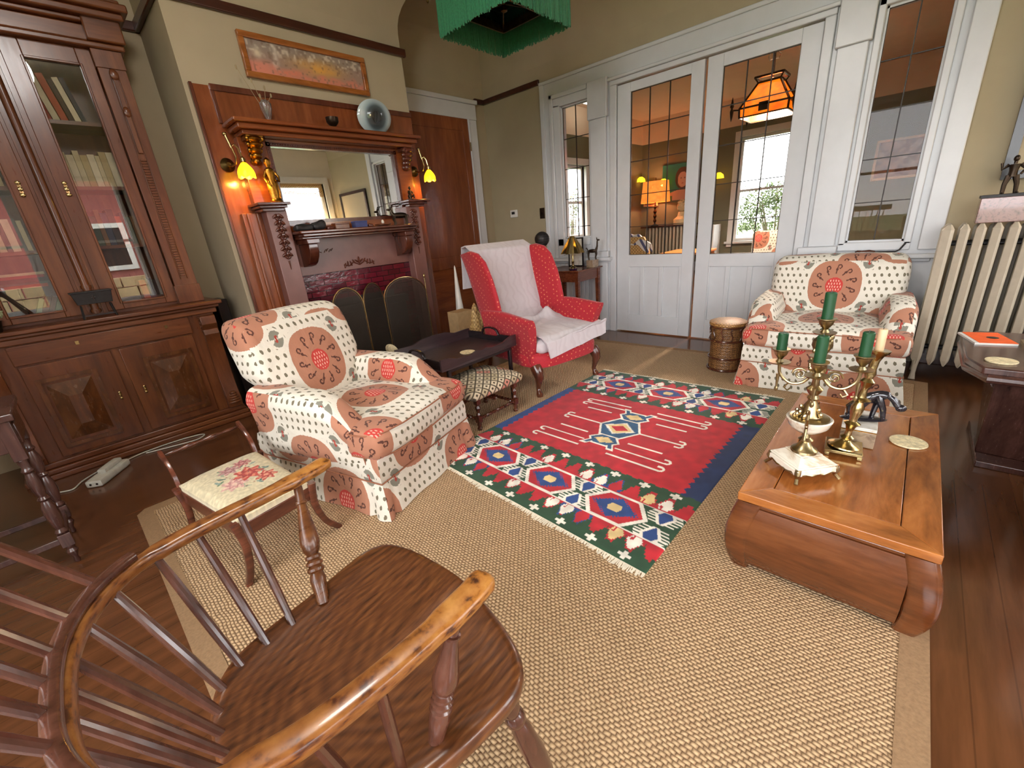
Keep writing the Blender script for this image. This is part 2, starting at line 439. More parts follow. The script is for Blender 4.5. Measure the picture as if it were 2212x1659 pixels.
def red_mat():
    t = NT('red_dotted_upholstery'); uv = t.coord('Object'); vs = t.n.new('ShaderNodeVectorMath'); vs.operation = 'SCALE'; vs.inputs[3].default_value = 1 / 0.026
    t.l.new(uv, vs.inputs[0]); v = t.n.new('ShaderNodeTexVoronoi'); v.inputs['Scale'].default_value = 1.0; v.inputs['Randomness'].default_value = 0.0
    mp = t.n.new('ShaderNodeMapping'); mp.inputs['Rotation'].default_value = (0.62, 0.62, 0.78); t.l.new(vs.outputs[0], mp.inputs[0]); t.l.new(mp.outputs[0], v.inputs['Vector'])
    d = t.math('LESS_THAN', v.outputs['Distance'], 0.22)
    n = t.noise(uv, 200, 2); base = t.ramp(n, [(0.3, lin((150, 14, 28))), (0.7, lin((176, 22, 38)))])
    t.set(col=t.mix(t.math('MULTIPLY', d, 0.85), base, lin((214, 128, 86))), rough=0.75, sheen=0.15); t.bump(n, 0.2, 0.002); return t.m
MT['red'] = red_mat()
def quilt_mat():
    t = NT('pale_quilt'); co = t.coord('Object'); n = t.noise(co, 14, 3, 0.5, 1.5); w = t.n.new('ShaderNodeTexWave'); w.inputs['Scale'].default_value = 5; w.inputs['Distortion'].default_value = 14
    w.inputs['Detail'].default_value = 2; w.inputs['Detail Scale'].default_value = 1.2; t.l.new(co, w.inputs['Vector'])
    t.set(col=t.ramp(w.outputs['Fac'], [(0.0, lin((186, 177, 179))), (0.5, lin((192, 184, 186)))]), rough=0.9, sheen=0.2)
    t.bump(t.math('ADD', w.outputs['Fac'], n), 0.18, 0.004); return t.m
MT['quilt'] = quilt_mat()

class EX:
    """tiny node expression wrapper"""
    def __init__(s, t, o): s.t = t; s.o = o
    def _(s, op, b=None, c=None): return EX(s.t, s.t.math(op, s.o, b.o if isinstance(b, EX) else b, c.o if isinstance(c, EX) else c))
    def __add__(s, b): return s._('ADD', b)
    def __sub__(s, b): return s._('SUBTRACT', b)
    def __mul__(s, b): return s._('MULTIPLY', b)
    def __truediv__(s, b): return s._('DIVIDE', b)
    def __lt__(s, b): return s._('LESS_THAN', b)
    def __gt__(s, b): return s._('GREATER_THAN', b)
    def abs(s): return s._('ABSOLUTE')
    def sign(s): return s._('SIGN')
    def sqrt(s): return s._('SQRT')
    def sin(s): return s._('SINE')
    def floor(s): return s._('FLOOR')
    def wrap(s, p): return EX(s.t, s.t.math('WRAP', s.o, -p / 2, p / 2))
    def mx(s, b): return s._('MAXIMUM', b)
    def mn(s, b): return s._('MINIMUM', b)
    def atan2(s, b): return s._('ARCTAN2', b)
    def inv(s): return EX(s.t, s.t.math('SUBTRACT', 1.0, s.o))
def ikat_mat():
    t = NT('ikat_slipcover'); uvn = t.n.new('ShaderNodeUVMap'); uvn.uv_map = 'UVMap'
    sp = t.n.new('ShaderNodeSeparateXYZ'); t.l.new(uvn.outputs[0], sp.inputs[0])
    u = EX(t, sp.outputs[0]); v = EX(t, sp.outputs[1])
    nz = t.n.new('ShaderNodeTexNoise'); nz.inputs['Scale'].default_value = 130; nz.inputs['Detail'].default_value = 1; t.l.new(uvn.outputs[0], nz.inputs['Vector'])
    nl = t.n.new('ShaderNodeTexNoise'); nl.inputs['Scale'].default_value = 14; t.l.new(uvn.outputs[0], nl.inputs['Vector'])
    n = EX(t, nz.outputs['Fac']) - 0.5; n2 = EX(t, nl.outputs['Fac']) - 0.5
    v = v + n * 0.012; u = u + n2 * 0.012
    P, Q = 0.68, 0.60
    du = u.wrap(P); dv = v.wrap(Q)
    inB = ((du.abs() / (P / 2)) + (dv.abs() / (Q / 2))) > 1.0
    x = du - du.sign() * inB * (P / 2); y = dv - dv.sign() * inB * (Q / 2)
    ex = x / 0.150; ey = y / 0.165
    e = ex * ex * ex * ex * 0.35 + ex * ex * 0.65 + ey * ey * ey * ey * 0.35 + ey * ey * 0.65
    oval = e < 1.0
    px = x / 0.050; py = (y + 0.004) / 0.056
    pine = (px * px + py * py) < 1.0
    gx = ((y / 0.020).floor() * 0.0075 + x).wrap(0.015); gy = (y - 0.010).wrap(0.020)
    dash = ((gx / 0.0034) * (gx / 0.0034) + (gy / 0.0075) * (gy / 0.0075)) < 1.0
    core = ((x / 0.042) * (x / 0.042) + ((y + 0.004) / 0.047) * ((y + 0.004) / 0.047)) < 1.0
    dash = dash * core
    # hooks round the pineapple
    ang = ey.atan2(ex); K = 11
    fa = (ang * (K / (2 * PI)))
    fa = fa - fa.floor() - 0.5
    rr = (ex * ex + ey * ey).sqrt()
    hx = fa * rr * (2 * PI / K * 0.155); hy = (rr - 0.66) * 0.155
    q = hx * hx + (hy - 0.014) * (hy - 0.014)
    ring = ((q.sqrt() - 0.0105).abs() < 0.0038) * ((hy - hx) > 0.004)
    stem = ((hx - 0.0100).abs() < 0.0034) * (hy < 0.014) * (hy > -0.030)
    blob = ((hx - 0.0100) * (hx - 0.0100) + (hy + 0.004) * (hy + 0.004)) < 0.000060
    hooks = ring.mx(stem).mx(blob) * (rr > 0.44) * (rr < 0.92)
    # paisleys between the ovals
    ax = x.abs() - P / 4; ay = y.abs() - Q / 4
    pr = ((ax / 0.78) * (ax / 0.78) + ay * ay).sqrt()
    pais = ((pr - 0.026).abs() < 0.0160) * (((ax + ay * 0.4) > -0.010).mx(ay < 0.0))
    eye = (((ax - 0.002) * (ax - 0.002) * 3.0 + (ay + 0.006) * (ay + 0.006)).sqrt() < 0.0130)
    near_p = pr < 0.054
    # dabs on the cream ground
    row = (v / 0.044).floor()
    gx2 = (u + row * 0.019).wrap(0.038); gy2 = (v - 0.022).wrap(0.044)
    dx = gx2 + gy2 * 0.15
    dab = ((dx / 0.0074) * (dx / 0.0074) + ((v - 0.022).wrap(0.044) / 0.0110) * ((v - 0.022).wrap(0.044) / 0.0110)) < 1.0
    dab = dab * (e > 1.32) * near_p.inv()
    cream = lin((222, 216, 202)); 
    nf = t.noise(uvn.outputs[0], 300, 2)
    c = t.mix(t.math('MULTIPLY', nf, 0.5), cream, lin((206, 198, 180)))
    c = t.mix(dab.o, c, lin((112, 104, 84)))
    c = t.mix(pais.o, c, lin((128, 126, 112))); c = t.mix(eye.o, c, lin((160, 62, 48)))
    c = t.mix(oval.o, c, lin((172, 118, 92))); c = t.mix(hooks.o, c, lin((84, 46, 34)))
    c = t.mix(pine.o, c, lin((190, 58, 50))); c = t.mix(dash.o, c, lin((226, 170, 150)))
    t.set(col=c, rough=0.85, sheen=0.1)
    w = t.noise(t.coord('Object'), 7, 3, 0.5, 1.0)
    t.bump(t.math('ADD', w, t.math('MULTIPLY', nf, 0.05)), 0.35, 0.03)
    return t.m
MT['ikat'] = ikat_mat()
MT['piping'] = plain('terracotta_piping', (150, 96, 70), 0.8)
def attr_mat(name, rough=0.9, bumpscale=260):
    t = NT(name); a = t.n.new('ShaderNodeVertexColor'); a.layer_name = 'Col'
    n = t.noise(t.coord(), bumpscale, 2)
    c = t.mix(t.math('MULTIPLY', n, 0.5), a.outputs[0], (0.5, 0.5, 0.5), 'OVERLAY')
    t.set(col=c, rough=rough, sheen=0.1); t.bump(n, 0.3, 0.002); return t.m
MT['attr'] = attr_mat('woven_colours')
MT['attr_gloss'] = attr_mat('painted_colours', 0.6, 60)
MT['mesh_clear'] = None
MT['mirror'] = NT('mirror_silver').set(col=(0.82, 0.83, 0.82, 1), metal=1.0, rough=0.015).m
MT['glass'] = glassy('window_glass')
MT['case_glass'] = glassy('bookcase_glass', (0.93, 0.93, 0.92), k=2.6)
MT['lead'] = plain('lead_came', (52, 46, 40), 0.5, 0.5)
def brick_mat():
    t = NT('glazed_burgundy_brick'); b = t.n.new('ShaderNodeTexBrick')
    mp = t.n.new('ShaderNodeMapping'); mp.inputs['Rotation'].default_value = (PI / 2, 0, 0); t.l.new(t.coord('Object'), mp.inputs[0]); t.l.new(mp.outputs[0], b.inputs['Vector'])
    b.inputs['Scale'].default_value = 1.0; b.inputs['Brick Width'].default_value = 0.115; b.inputs['Row Height'].default_value = 0.042; b.inputs['Mortar Size'].default_value = 0.003
    b.inputs['Color1'].default_value = lin((108, 26, 40)); b.inputs['Color2'].default_value = lin((74, 18, 30)); b.inputs['Mortar'].default_value = lin((48, 14, 20))
    n = t.noise(t.coord(), 22, 4)
    t.set(col=b.outputs[0], rough=t.math('MULTIPLY_ADD', n, 0.25, 0.05), coat=0.6)
    t.bump(t.math('ADD', t.math('MULTIPLY', b.outputs['Fac'], -1.0), n), 0.5, 0.006); return t.m
MT['brick'] = brick_mat()
MT['candle_green'] = plain('dark_green_wax', (14, 66, 34), 0.45, var=0.1, sub=0.1)
MT['candle_cream'] = plain('cream_wax', (222, 190, 150), 0.5, var=0.05, sub=0.2)
def marble_mat(name, a, b, sc=6):
    t = NT(name); n = t.noise(t.coord(), sc, 5, 0.6, 2.5); t.set(col=t.ramp(n, [(0.30, lin(b)), (0.50, lin(a))]), rough=0.15, coat=0.4); return t.m
MT['onyx'] = marble_mat('cream_onyx', (224, 216, 200), (176, 150, 118))
MT['marble_grey'] = marble_mat('brown_grey_marble', (150, 128, 104), (92, 74, 58), 14)
MT['marble_white'] = marble_mat('white_marble', (222, 216, 204), (180, 170, 152))
MT['marble_pink'] = marble_mat('pink_grey_marble', (150, 108, 104), (88, 62, 60), 26)
MT['radiator'] = plain('radiator_bone_paint', (184, 172, 152), 0.4, var=0.05)
MT['rattan'] = None
def rattan_mat(name, dark, light, s=120):
    t = NT(name); w = t.n.new('ShaderNodeTexChecker'); w.inputs['Scale'].default_value = s; t.l.new(t.coord(), w.inputs['Vector'])
    n = t.noise(t.coord(), 60, 3); f = t.math('ADD', t.math('MULTIPLY', w.outputs['Fac'], 0.4), t.math('MULTIPLY', n, 0.6))
    t.set(col=t.ramp(f, [(0.25, lin(dark)), (0.75, lin(light))]), rough=0.5); t.bump(f, 0.6, 0.004); return t.m
MT['rattan'] = rattan_mat('brown_rattan', (66, 38, 18), (142, 100, 54))
MT['rattan_top'] = rattan_mat('honey_rattan', (110, 72, 34), (184, 138, 78), 90)
MT['cane'] = rattan_mat('tan_basketwork', (150, 112, 62), (214, 178, 116), 50)
MT['fringe'] = plain('green_silk_fringe', (30, 108, 70), 0.6, var=0.3, scale=90, sheen=0.3)
MT['fringe_in'] = plain('green_silk_lining', (28, 84, 60), 0.7, var=0.2)
# ------------------------------------------------------------------ the room
XP, YB, YN, YF, X0, X1 = 4.164, 4.08, 4.00, 3.42, 0.945, 2.577
XL, YR, XF, YFL, YFR = -1.45, -2.60, 9.41, 4.65, -1.4
XB, YC = 2.62, -1.42   # the bay's right side and the rear right corner wall
ZC, ZCV, RC, ZR = 3.10, 2.72, 0.38, 2.57
B = lambda *a: G().box(*a)
struct('floor', B((XL - 0.2, YR - 0.2, -0.1), (XF + 0.2, YFL + 0.2, 0)), MT['floor'])
# walls (olive below the picture rail, tan frieze above)
def wall(name, a, b, m='wall'): return struct(name, B(a, b), MT[m])
wall('wall_niche', (XL, YN, 0), (X0, YN + 0.15, ZR))
wall('wall_chimney', (X0, YF, 0), (X1, YB + 0.1, ZR), 'wall_up')
wall('wall_back', (X1, YB, 0), (XP + 0.12, YB + 0.12, ZR))
wall('wall_right_thermostat', (XP, 3.23, 0), (XP + 0.12, YB, ZR))
wall('wall_right_radiator', (XP, YC, 0), (XP + 0.12, -0.11, ZR))
g = G().box((XL, YN, ZR), (X0, YN + 0.15, ZC)).box((X0, YF, ZR), (X1, YB + 0.1, ZC)).box((X1, YB, ZR), (XP + 0.12, YB + 0.12, ZC)).box((XP, YC, ZR), (XP + 0.12, YB, ZC))
struct('wall_frieze', g, MT['wall_up'])
# left wall and rear bay, out of view; extra windows added to spread daylight
def holed(name, fixed, axis, lo, hi, holes, thick, mat, z1=ZC):
    """wall along x or y with window holes (a0, a1, z0, z1)"""
    g = G(); cur = lo
    def put(a0, a1, z0, z1_):
        if a1 - a0 < 1e-4 or z1_ - z0 < 1e-4: return
        if axis == 'x': g.box((a0, min(fixed, fixed + thick), z0), (a1, max(fixed, fixed + thick), z1_))
        else: g.box((min(fixed, fixed + thick), a0, z0), (max(fixed, fixed + thick), a1, z1_))
    for a0, a1, z0, zz in sorted(holes):
        put(cur, a0, 0, z1); put(a0, a1, 0, z0); put(a0, a1, zz, z1); cur = a1
    put(cur, hi, 0, z1)
    return struct(name, g, mat)
holed('wall_rear', YR, 'x', XL, XB + 0.12, [(-1.25, 0.05, 0.55, 2.50), (0.30, 2.45, 0.55, 2.50)], -0.15, MT['cream_wall'])
holed('wall_rear_right', YC, 'x', XB, XP + 0.12, [(2.98, 3.98, 0.80, 2.20)], -0.12, MT['cream_wall'])
struct('wall_bay_side', B((XB, YR, 0), (XB + 0.12, YC, ZC)), MT['cream_wall'])
holed('wall_left', XL, 'y', YR, YN + 0.1, [(-2.0, -0.3, 0.55, 2.50), (-0.1, 1.6, 0.55, 2.50)], -0.15, MT['cream_wall'])
def sash(name, fixed, axis, a0, a1, z0, z1, side, mat, mid=None):
    """painted sash window standing in its wall hole; side is the direction into the room"""
    g = G(); w = 0.05
    def bar(p0, p1, q0, q1, d0=-0.03, d1=0.03):
        lo, hi = fixed + min(d0 * side, d1 * side), fixed + max(d0 * side, d1 * side)
        if axis == 'x': g.box((p0, lo, q0), (p1, hi, q1))
        else: g.box((lo, p0, q0), (hi, p1, q1))
    bar(a0, a0 + w, z0, z1); bar(a1 - w, a1, z0, z1); bar(a0 + w, a1 - w, z0, z0 + w); bar(a0 + w, a1 - w, z1 - w, z1)
    zm = mid or (z0 + z1) / 2; bar(a0 + w, a1 - w, zm - 0.02, zm + 0.02)
    f = struct(name, g, mat)
    c = G()
    g = c
    bar(a0 - 0.09, a0, z0 - 0.1, z1 + 0.1, 0.0, 0.11); bar(a1, a1 + 0.09, z0 - 0.1, z1 + 0.1, 0.0, 0.11)
    bar(a0, a1, z1, z1 + 0.10, 0.0, 0.11); bar(a0 - 0.12, a1 + 0.12, z0 - 0.04, z0, 0.0, 0.16)
    g = c
    obj('casing', c, mat, f)
    p = G()
    if axis == 'x': p.box((a0 + w, fixed - 0.004, z0 + w), (a1 - w, fixed + 0.004, z1 - w))
    else: p.box((fixed - 0.004, a0 + w, z0 + w), (fixed + 0.004, a1 - w, z1 - w))
    obj('pane', p, MT['glass'], f)
    return f
sash('window_3', YR - 0.09, 'x', 0.30, 1.35, 0.55, 2.50, 1, MT['white2'])
sash('window_4', YR - 0.09, 'x', 1.40, 2.45, 0.55, 2.50, 1, MT['white2'])
sash('window_5', YC - 0.08, 'x', 2.98, 3.98, 0.80, 2.20, 1, MT['white2'])
sash('window_9', YR - 0.09, 'x', -1.25, 0.05, 0.55, 2.50, 1, MT['white2'])
sash('window_10', XL - 0.09, 'y', -2.0, -0.3, 0.55, 2.50, 1, MT['white2'])
sash('window_6', XL - 0.09, 'y', -0.1, 1.6, 0.55, 2.50, 1, MT['white2'])
# bamboo blind drawn part way on the corner window
bl = G()
for k in range(14): bl.cyl((3.0, YC - 0.02, 2.20 - k * 0.016), (3.96, YC - 0.02, 2.20 - k * 0.016), 0.007, seg=6)
tag(obj('bamboo_blind', bl, MT['cane']), 'rolled bamboo blind at the head of the corner window, seen in the mirror', 'blind')

# ceiling with its cove, following every wall
poly = [(XL, YR), (XB, YR), (XB, YC), (XP, YC), (XP, YB), (X1, YB), (X1, YF), (X0, YF), (X0, YN), (XL, YN)]
def inset(d):
    n = len(poly); out = []
    for i in range(n):
        p0, p1, p2 = poly[i - 1], poly[i], poly[(i + 1) % n]
        def nr(a, b):
            l = math.hypot(b[0] - a[0], b[1] - a[1]); return (-(b[1] - a[1]) / l, (b[0] - a[0]) / l)
        n1, n2 = nr(p0, p1), nr(p1, p2)
        out.append((p1[0] + d * (n1[0] + n2[0]), p1[1] + d * (n1[1] + n2[1])))
    return out
cg = G(); rings = []
for k in range(11):
    a = PI / 2 * k / 10
    rings.append([(x, y, ZCV + RC * math.sin(a)) for x, y in inset(RC * (1 - math.cos(a)))])
cg.loft(rings, cap=False)
n = len(poly); cg.add(rings[-1], [tuple(range(n - 1, -1, -1))])
cg.box((XL - 0.2, YR - 0.2, ZC + 0.001), (XP + 0.12, YB + 0.12, ZC + 0.1))
struct('ceiling', cg, MT['wall_up'])
# made-up ceiling plate above the added fill light, out of view
struct('added_light_rose', G().lathe([(0.001, ZC - 0.002), (0.14, ZC - 0.002), (0.14, ZC - 0.02), (0.001, ZC - 0.025)], 32, (0.35, 1.15, 0)), MT['white'])
# picture rails
def rail(name, a, b): struct(name, B(a, b), MT['rail'], bevel=0.006)
rail('trim_1', (X0 + 0.0, YF - 0.03, ZR - 0.005), (X1 + 0.03, YF + 0.0, ZR + 0.05))
rail('trim_2', (XP - 0.03, 3.23, ZR - 0.02), (XP, YB, ZR + 0.03))
rail('trim_3', (4.0, YB - 0.03, ZR - 0.02), (XP, YB, ZR + 0.03))
rail('trim_4', (XL, YN - 0.03, ZR - 0.005), (X0, YN, ZR + 0.05))
rail('trim_5', (X0 - 0.03, YF, ZR - 0.005), (X0, YN, ZR + 0.05))

# glazed white partition -------------------------------------------------
T = 0.10
g = G()
def pb(y0, y1, z0, z1, x0=XP, x1=XP + T): g.box((x0, y0, z0), (x1, y1, z1))
pb(2.33, 3.23, 0, 1.01); pb(2.98, 3.23, 1.01, 2.30); pb(2.33, 2.64, 1.01, 2.30); pb(2.33, 3.23, 2.30, 2.56)
pb(0.735, 2.33, 2.335, 2.56)
pb(-0.11, 0.735, 0, 0.86); pb(0.41, 0.735, 0.86, 2.30); pb(-0.11, 0.08, 0.86, 2.30); pb(-0.11, 0.735, 2.30, 2.56)
struct('wall_partition', g, MT['white'])
def trim(name, boxes, bev=0.006, m='white'):
    t = G()
    for y0, y1, z0, z1, d in boxes: t.box((XP - d, y0, z0), (XP + 0.001, y1, z1))
    return struct(name, t, MT[m], bevel=bev)
# pilaster between left light and doors, with cap and plinth
trim('trim_6', [(2.43, 2.605, 0.86, 2.10, 0.035), (2.41, 2.625, 2.10, 2.42, 0.05), (2.395, 2.64, 0.80, 0.86, 0.06), (2.42, 2.615, 0.0, 0.80, 0.03)])
# pilaster between doors and right light
trim('trim_7', [(0.47, 0.64, 0.84, 2.13, 0.035), (0.455, 0.655, 2.13, 2.56, 0.05), (0.45, 0.70, 0.775, 0.84, 0.06)])
# door architrave
trim('trim_8', [(2.325, 2.39, 0.0, 2.335, 0.025), (0.67, 0.735, 0.0, 2.335, 0.025), (0.67, 2.39, 2.335, 2.375, 0.025), (0.655, 2.41, 2.375, 2.40, 0.045)])
# casing round left light, sill shelf and boarded dado
trim('trim_9', [(2.98, 3.06, 0.82, 2.32, 0.02), (2.64, 3.06, 2.30, 2.38, 0.02), (2.64, 3.06, 0.93, 1.01, 0.02), (3.06, 3.10, 0.80, 2.42, 0.035), (2.64, 3.10, 2.38, 2.42, 0.035), (3.18, 3.235, 0, 2.56, 0.015)])
trim('trim_10', [(2.36, 3.22, 0.765, 0.80, 0.09), (2.38, 3.21, 0.74, 0.765, 0.04)])
g2 = []
for k in range(11): g2.append((2.62 + k * 0.054, 2.62 + k * 0.054 + 0.044, 0.1, 0.735, 0.010))
trim('trim_11', g2, 0.003)
# casing round right light, sill, dado
trim('trim_12', [(0.41, 0.45, 0.84, 2.34, 0.02), (0.04, 0.08, 0.84, 2.34, 0.02), (0.04, 0.45, 2.30, 2.34, 0.02), (0.04, 0.45, 0.80, 0.86, 0.02), (-0.11, 0.0, 0.80, 2.56, 0.03)])
trim('trim_13', [(-0.10, 0.73, 0.745, 0.775, 0.07), (-0.08, 0.72, 0.72, 0.745, 0.03), (-0.11, 0.73, 0.0, 0.12, 0.02)])
trim('trim_14', [(-0.11, 3.235, 2.535, 2.565, 0.02)])
struct('baseboard_right', B((XP - 0.02, 3.24, 0), (XP, YB, 0.14)), MT['white'], bevel=0.004)
struct('baseboard_radiator', B((XP - 0.02, YC, 0), (XP, -0.12, 0.14)), MT['rail'], bevel=0.004)

def leads(par, x, y0, y1, z0, z1, nv, zs):
    """lead cames over a glass pane, as one lattice part"""
    l = G(); w = 0.0032
    for k in range(1, nv):
        y = y0 + (y1 - y0) * k / nv; l.box((x - 0.006, y - w, z0), (x + 0.006, y + w, z1))
    for z in zs: l.box((x - 0.0065, y0, z - w), (x + 0.0065, y1, z + w))
    l.box((x - 0.006, y0, z0), (x + 0.006, y0 + 0.004, z1)).box((x - 0.006, y1 - 0.004, z0), (x + 0.006, y1, z1)).box((x - 0.006, y0, z0), (x + 0.006, y1, z0 + 0.004)).box((x - 0.006, y0, z1 - 0.004), (x + 0.006, y1, z1))
    obj('lead_came', l, MT['lead'], par, smooth=False)
def light_window(name, y0, y1, z0, z1, zs):
    f = struct(name, G().box((XP + 0.02, y0, z0), (XP + 0.07, y0 + 0.012, z1)).box((XP + 0.02, y1 - 0.012, z0), (XP + 0.07, y1, z1)).box((XP + 0.02, y0, z0), (XP + 0.07, y1, z0 + 0.012)).box((XP + 0.02, y0, z1 - 0.012), (XP + 0.07, y1, z1)), MT['white'])
    obj('pane', B((XP + 0.028, y0 + 0.01, z0 + 0.01), (XP + 0.034, y1 - 0.01, z1 - 0.01)), MT['glass'], f)
    leads(f, XP + 0.031, y0 + 0.01, y1 - 0.01, z0 + 0.01, z1 - 0.01, 2, zs)
light_window('window_1', 2.64, 2.98, 1.01, 2.30, [2.0, 1.713, 1.416, 1.127])
light_window('window_2', 0.08, 0.41, 0.86, 2.30, [2.0, 1.712, 1.415, 1.132])
def leaf(name, y0, y1, gy0, gy1, gz0, gz1, pans):
    xa, xb = XP + 0.005, XP + 0.045
    g = G().box((xa, y0, 0.012), (xb, gy0, 2.325)).box((xa, gy1, 0.012), (xb, y1, 2.325)).box((xa, gy0, gz1), (xb, gy1, 2.325)).box((xa, gy0, 0.69), (xb, gy1, gz0)).box((xa, gy0, 0.012), (xb, gy1, 0.195))
    cur = gy0
    for a, b in pans + [(gy1, gy1)]:
        g.box((xa, cur, 0.195), (xb, a, 0.69)); cur = b
    f = struct(name, g, MT['white'], bevel=0.003)
    for a, b in pans:
        obj('panel', B((xa + 0.014, a, 0.195), (xb - 0.012, b, 0.69)), MT['white'], f)
    obj('pane', B((xa + 0.017, gy0, gz0), (xa + 0.023, gy1, gz1)), MT['glass'], f)
    leads(f, xa + 0.02, gy0, gy1, gz0, gz1, 3, [1.956, 1.672, 1.376, 1.082])
    return f
dl = leaf('door_1', 1.533, 2.322, 1.64, 2.19, 0.81, 2.25, [(1.66, 1.82), (1.86, 2.02), (2.06, 2.18)])
dr = leaf('door_2', 0.740, 1.508, 0.865, 1.388, 0.80, 2.235, [(0.88, 1.02), (1.06, 1.20), (1.24, 1.375)])
for d, y in ((dl, 1.56), (dr, 1.49)):
    obj('door_knob', G().lathe_ax([(0.012, 0), (0.008, 0.3), (0.008, 0.5), (0.02, 0.7), (0.022, 0.85), (0.01, 1)], (XP + 0.005 + 0.04, y, 0.95), (XP + 0.095, y, 0.95), 12), MT['old_brass'], d)
# mahogany door in its white frame on the back wall
d3 = struct('door_3', G().box((2.95, YB - 0.035, 0.01), (3.06, YB - 0.005, 2.375)).box((3.76, YB - 0.035, 0.01), (3.845, YB - 0.005, 2.375)).box((3.06, YB - 0.035, 2.25), (3.76, YB - 0.005, 2.375)).box((3.06, YB - 0.035, 0.01), (3.76, YB - 0.005, 0.25)).box((3.06, YB - 0.035, 0.78), (3.76, YB - 0.005, 0.92)), MT['mahog'], bevel=0.004)
obj('panel', B((3.06, YB - 0.025, 0.92), (3.76, YB - 0.008, 2.25)), MT['mahog'], d3)
obj('panel', B((3.06, YB - 0.025, 0.25), (3.76, YB - 0.008, 0.78)), MT['mahog_h'], d3)
for z in (0.5, 2.05): obj('hinge', G().cyl((3.85, YB - 0.042, z), (3.85, YB - 0.042, z + 0.09), 0.008), MT['old_brass'], d3)
struct('trim_15', G().box((3.85, YB - 0.03, 0), (3.99, YB, 2.375)).box((2.60, YB - 0.03, 2.375), (4.0, YB, 2.53)).box((2.6, YB - 0.045, 2.53), (4.02, YB, 2.575)).box((3.85, YB - 0.045, 0), (3.875, YB, 2.375)), MT['white'], bevel=0.005)
struct('trim_16', G().box((2.6, YB - 0.03, 0), (2.95, YB, 2.375)), MT['mahog'])

# ------------------------------------------------------------------ far room beyond the partition
holed('wall_far_end', XF, 'y', YFR, YFL + 0.12, [(1.90, 2.72, 0.56, 2.36)], 0.12, MT['green_wall'], 2.56)
holed('wall_far_left', YFL, 'x', XP + 0.12, XF, [(6.50, 7.15, 0.90, 2.10)], 0.12, MT['green_wall'], 2.56)
struct('wall_far_right', B((XP + 0.12, YFR - 0.12, 0), (XF, YFR, 2.56)), MT['green_wall'])
g = G().box((XF, YFR, 2.56), (XF + 0.12, YFL + 0.12, 3.1)).box((XP + 0.12, YFL, 2.56), (XF, YFL + 0.12, 3.1)).box((XP + 0.12, YFR - 0.12, 2.56), (XF, YFR, 3.1)).box((XP + 0.10, YFR, 2.56), (XP + 0.121, YFL, 3.1))
struct('wall_far_frieze', g, MT['peach'])
struct('ceiling_far_room', B((XP + 0.12, YFR - 0.12, 3.0), (XF + 0.12, YFL + 0.12, 3.1)), MT['peach'])
struct('wall_far_near_side', G().box((XP + 0.10, 3.23, 0), (XP + 0.121, YFL, 2.56)).box((XP + 0.10, YFR, 0), (XP + 0.121, -0.11, 2.56)), MT['green_wall'])
sash('window_7', XF + 0.06, 'y', 1.90, 2.72, 0.56, 2.36, -1, MT['white2'])
sash('window_8', YFL + 0.06, 'x', 6.50, 7.15, 0.90, 2.10, -1, MT['white2'])
struct('baseboard_far', B((XF - 0.02, YFR, 0), (XF, YFL, 0.18)), MT['white'])

# ------------------------------------------------------------------ outdoors, seen through windows and in reflections
def leafy_mat():
    t = NT('garden_foliage'); n = t.noise(t.coord(), 3.0, 8, 0.75, 0.5)
    t.set(col=t.ramp(n, [(0.3, lin((30, 42, 16))), (0.55, lin((66, 82, 34))), (0.75, lin((112, 116, 80)))]), rough=0.9); return t.m
MT['leafy'] = leafy_mat()
MT['grass'] = plain('lawn_green', (84, 100, 50), 0.9, var=0.3, scale=4)
MT['twig'] = plain('grey_twig_bark', (120, 108, 92), 0.9)
struct('ground_outside', G().box((-30, -30, -0.6), (40, 30, -0.12)), MT['grass'])
def shrub(loc, r, n, label, seed=0):
    rr = random.Random(seed)
    t = thing('garden_bush', label, 'bush', (loc[0], loc[1], -0.12), 0, 'bushes outside the far window')
    g = G()
    for k in range(n):
        a = rr.uniform(0, 2 * PI); e = rr.uniform(-0.2, 1.4); d = r * rr.uniform(0.5, 1)
        c = Vector((math.cos(a) * math.cos(e) * d * 0.8, math.sin(a) * math.cos(e) * d, r * 0.9 + math.sin(e) * d * 0.9))
        s = rr.uniform(0.02, 0.05)
        u = Vector((rr.uniform(-1, 1), rr.uniform(-1, 1), rr.uniform(-1, 1))).normalized() * s; w = u.orthogonal().normalized() * s * 0.5
        g.add([c - u, c + w, c + u, c - w], [(0, 1, 2, 3)])
    obj('foliage', g, MT['leafy'], t, smooth=False, local=True)
    st = G()
    for k in range(26):
        a = rr.uniform(0, 2 * PI); e = rr.uniform(0.5, 1.5)
        p = (math.cos(a) * math.cos(e) * r * 0.9, math.sin(a) * math.cos(e) * r * 0.9, r * 0.8 + math.sin(e) * r)
        st.cyl((0, 0, 0), p, 0.018, 0.004, 5)
    obj('branches', st, MT['twig'], t, local=True)
shrub((11.6, 2.45, 0), 1.0, 3200, 'sparse pale green bush outside the right part of the far window', 1)
shrub((13.2, 4.5, 0), 1.2, 2400, 'bare twiggy bush outside the left part of the far window', 2)
shrub((10.4, 7.2, 0), 1.2, 1500, 'twiggy bush outside the narrow far side window', 3)
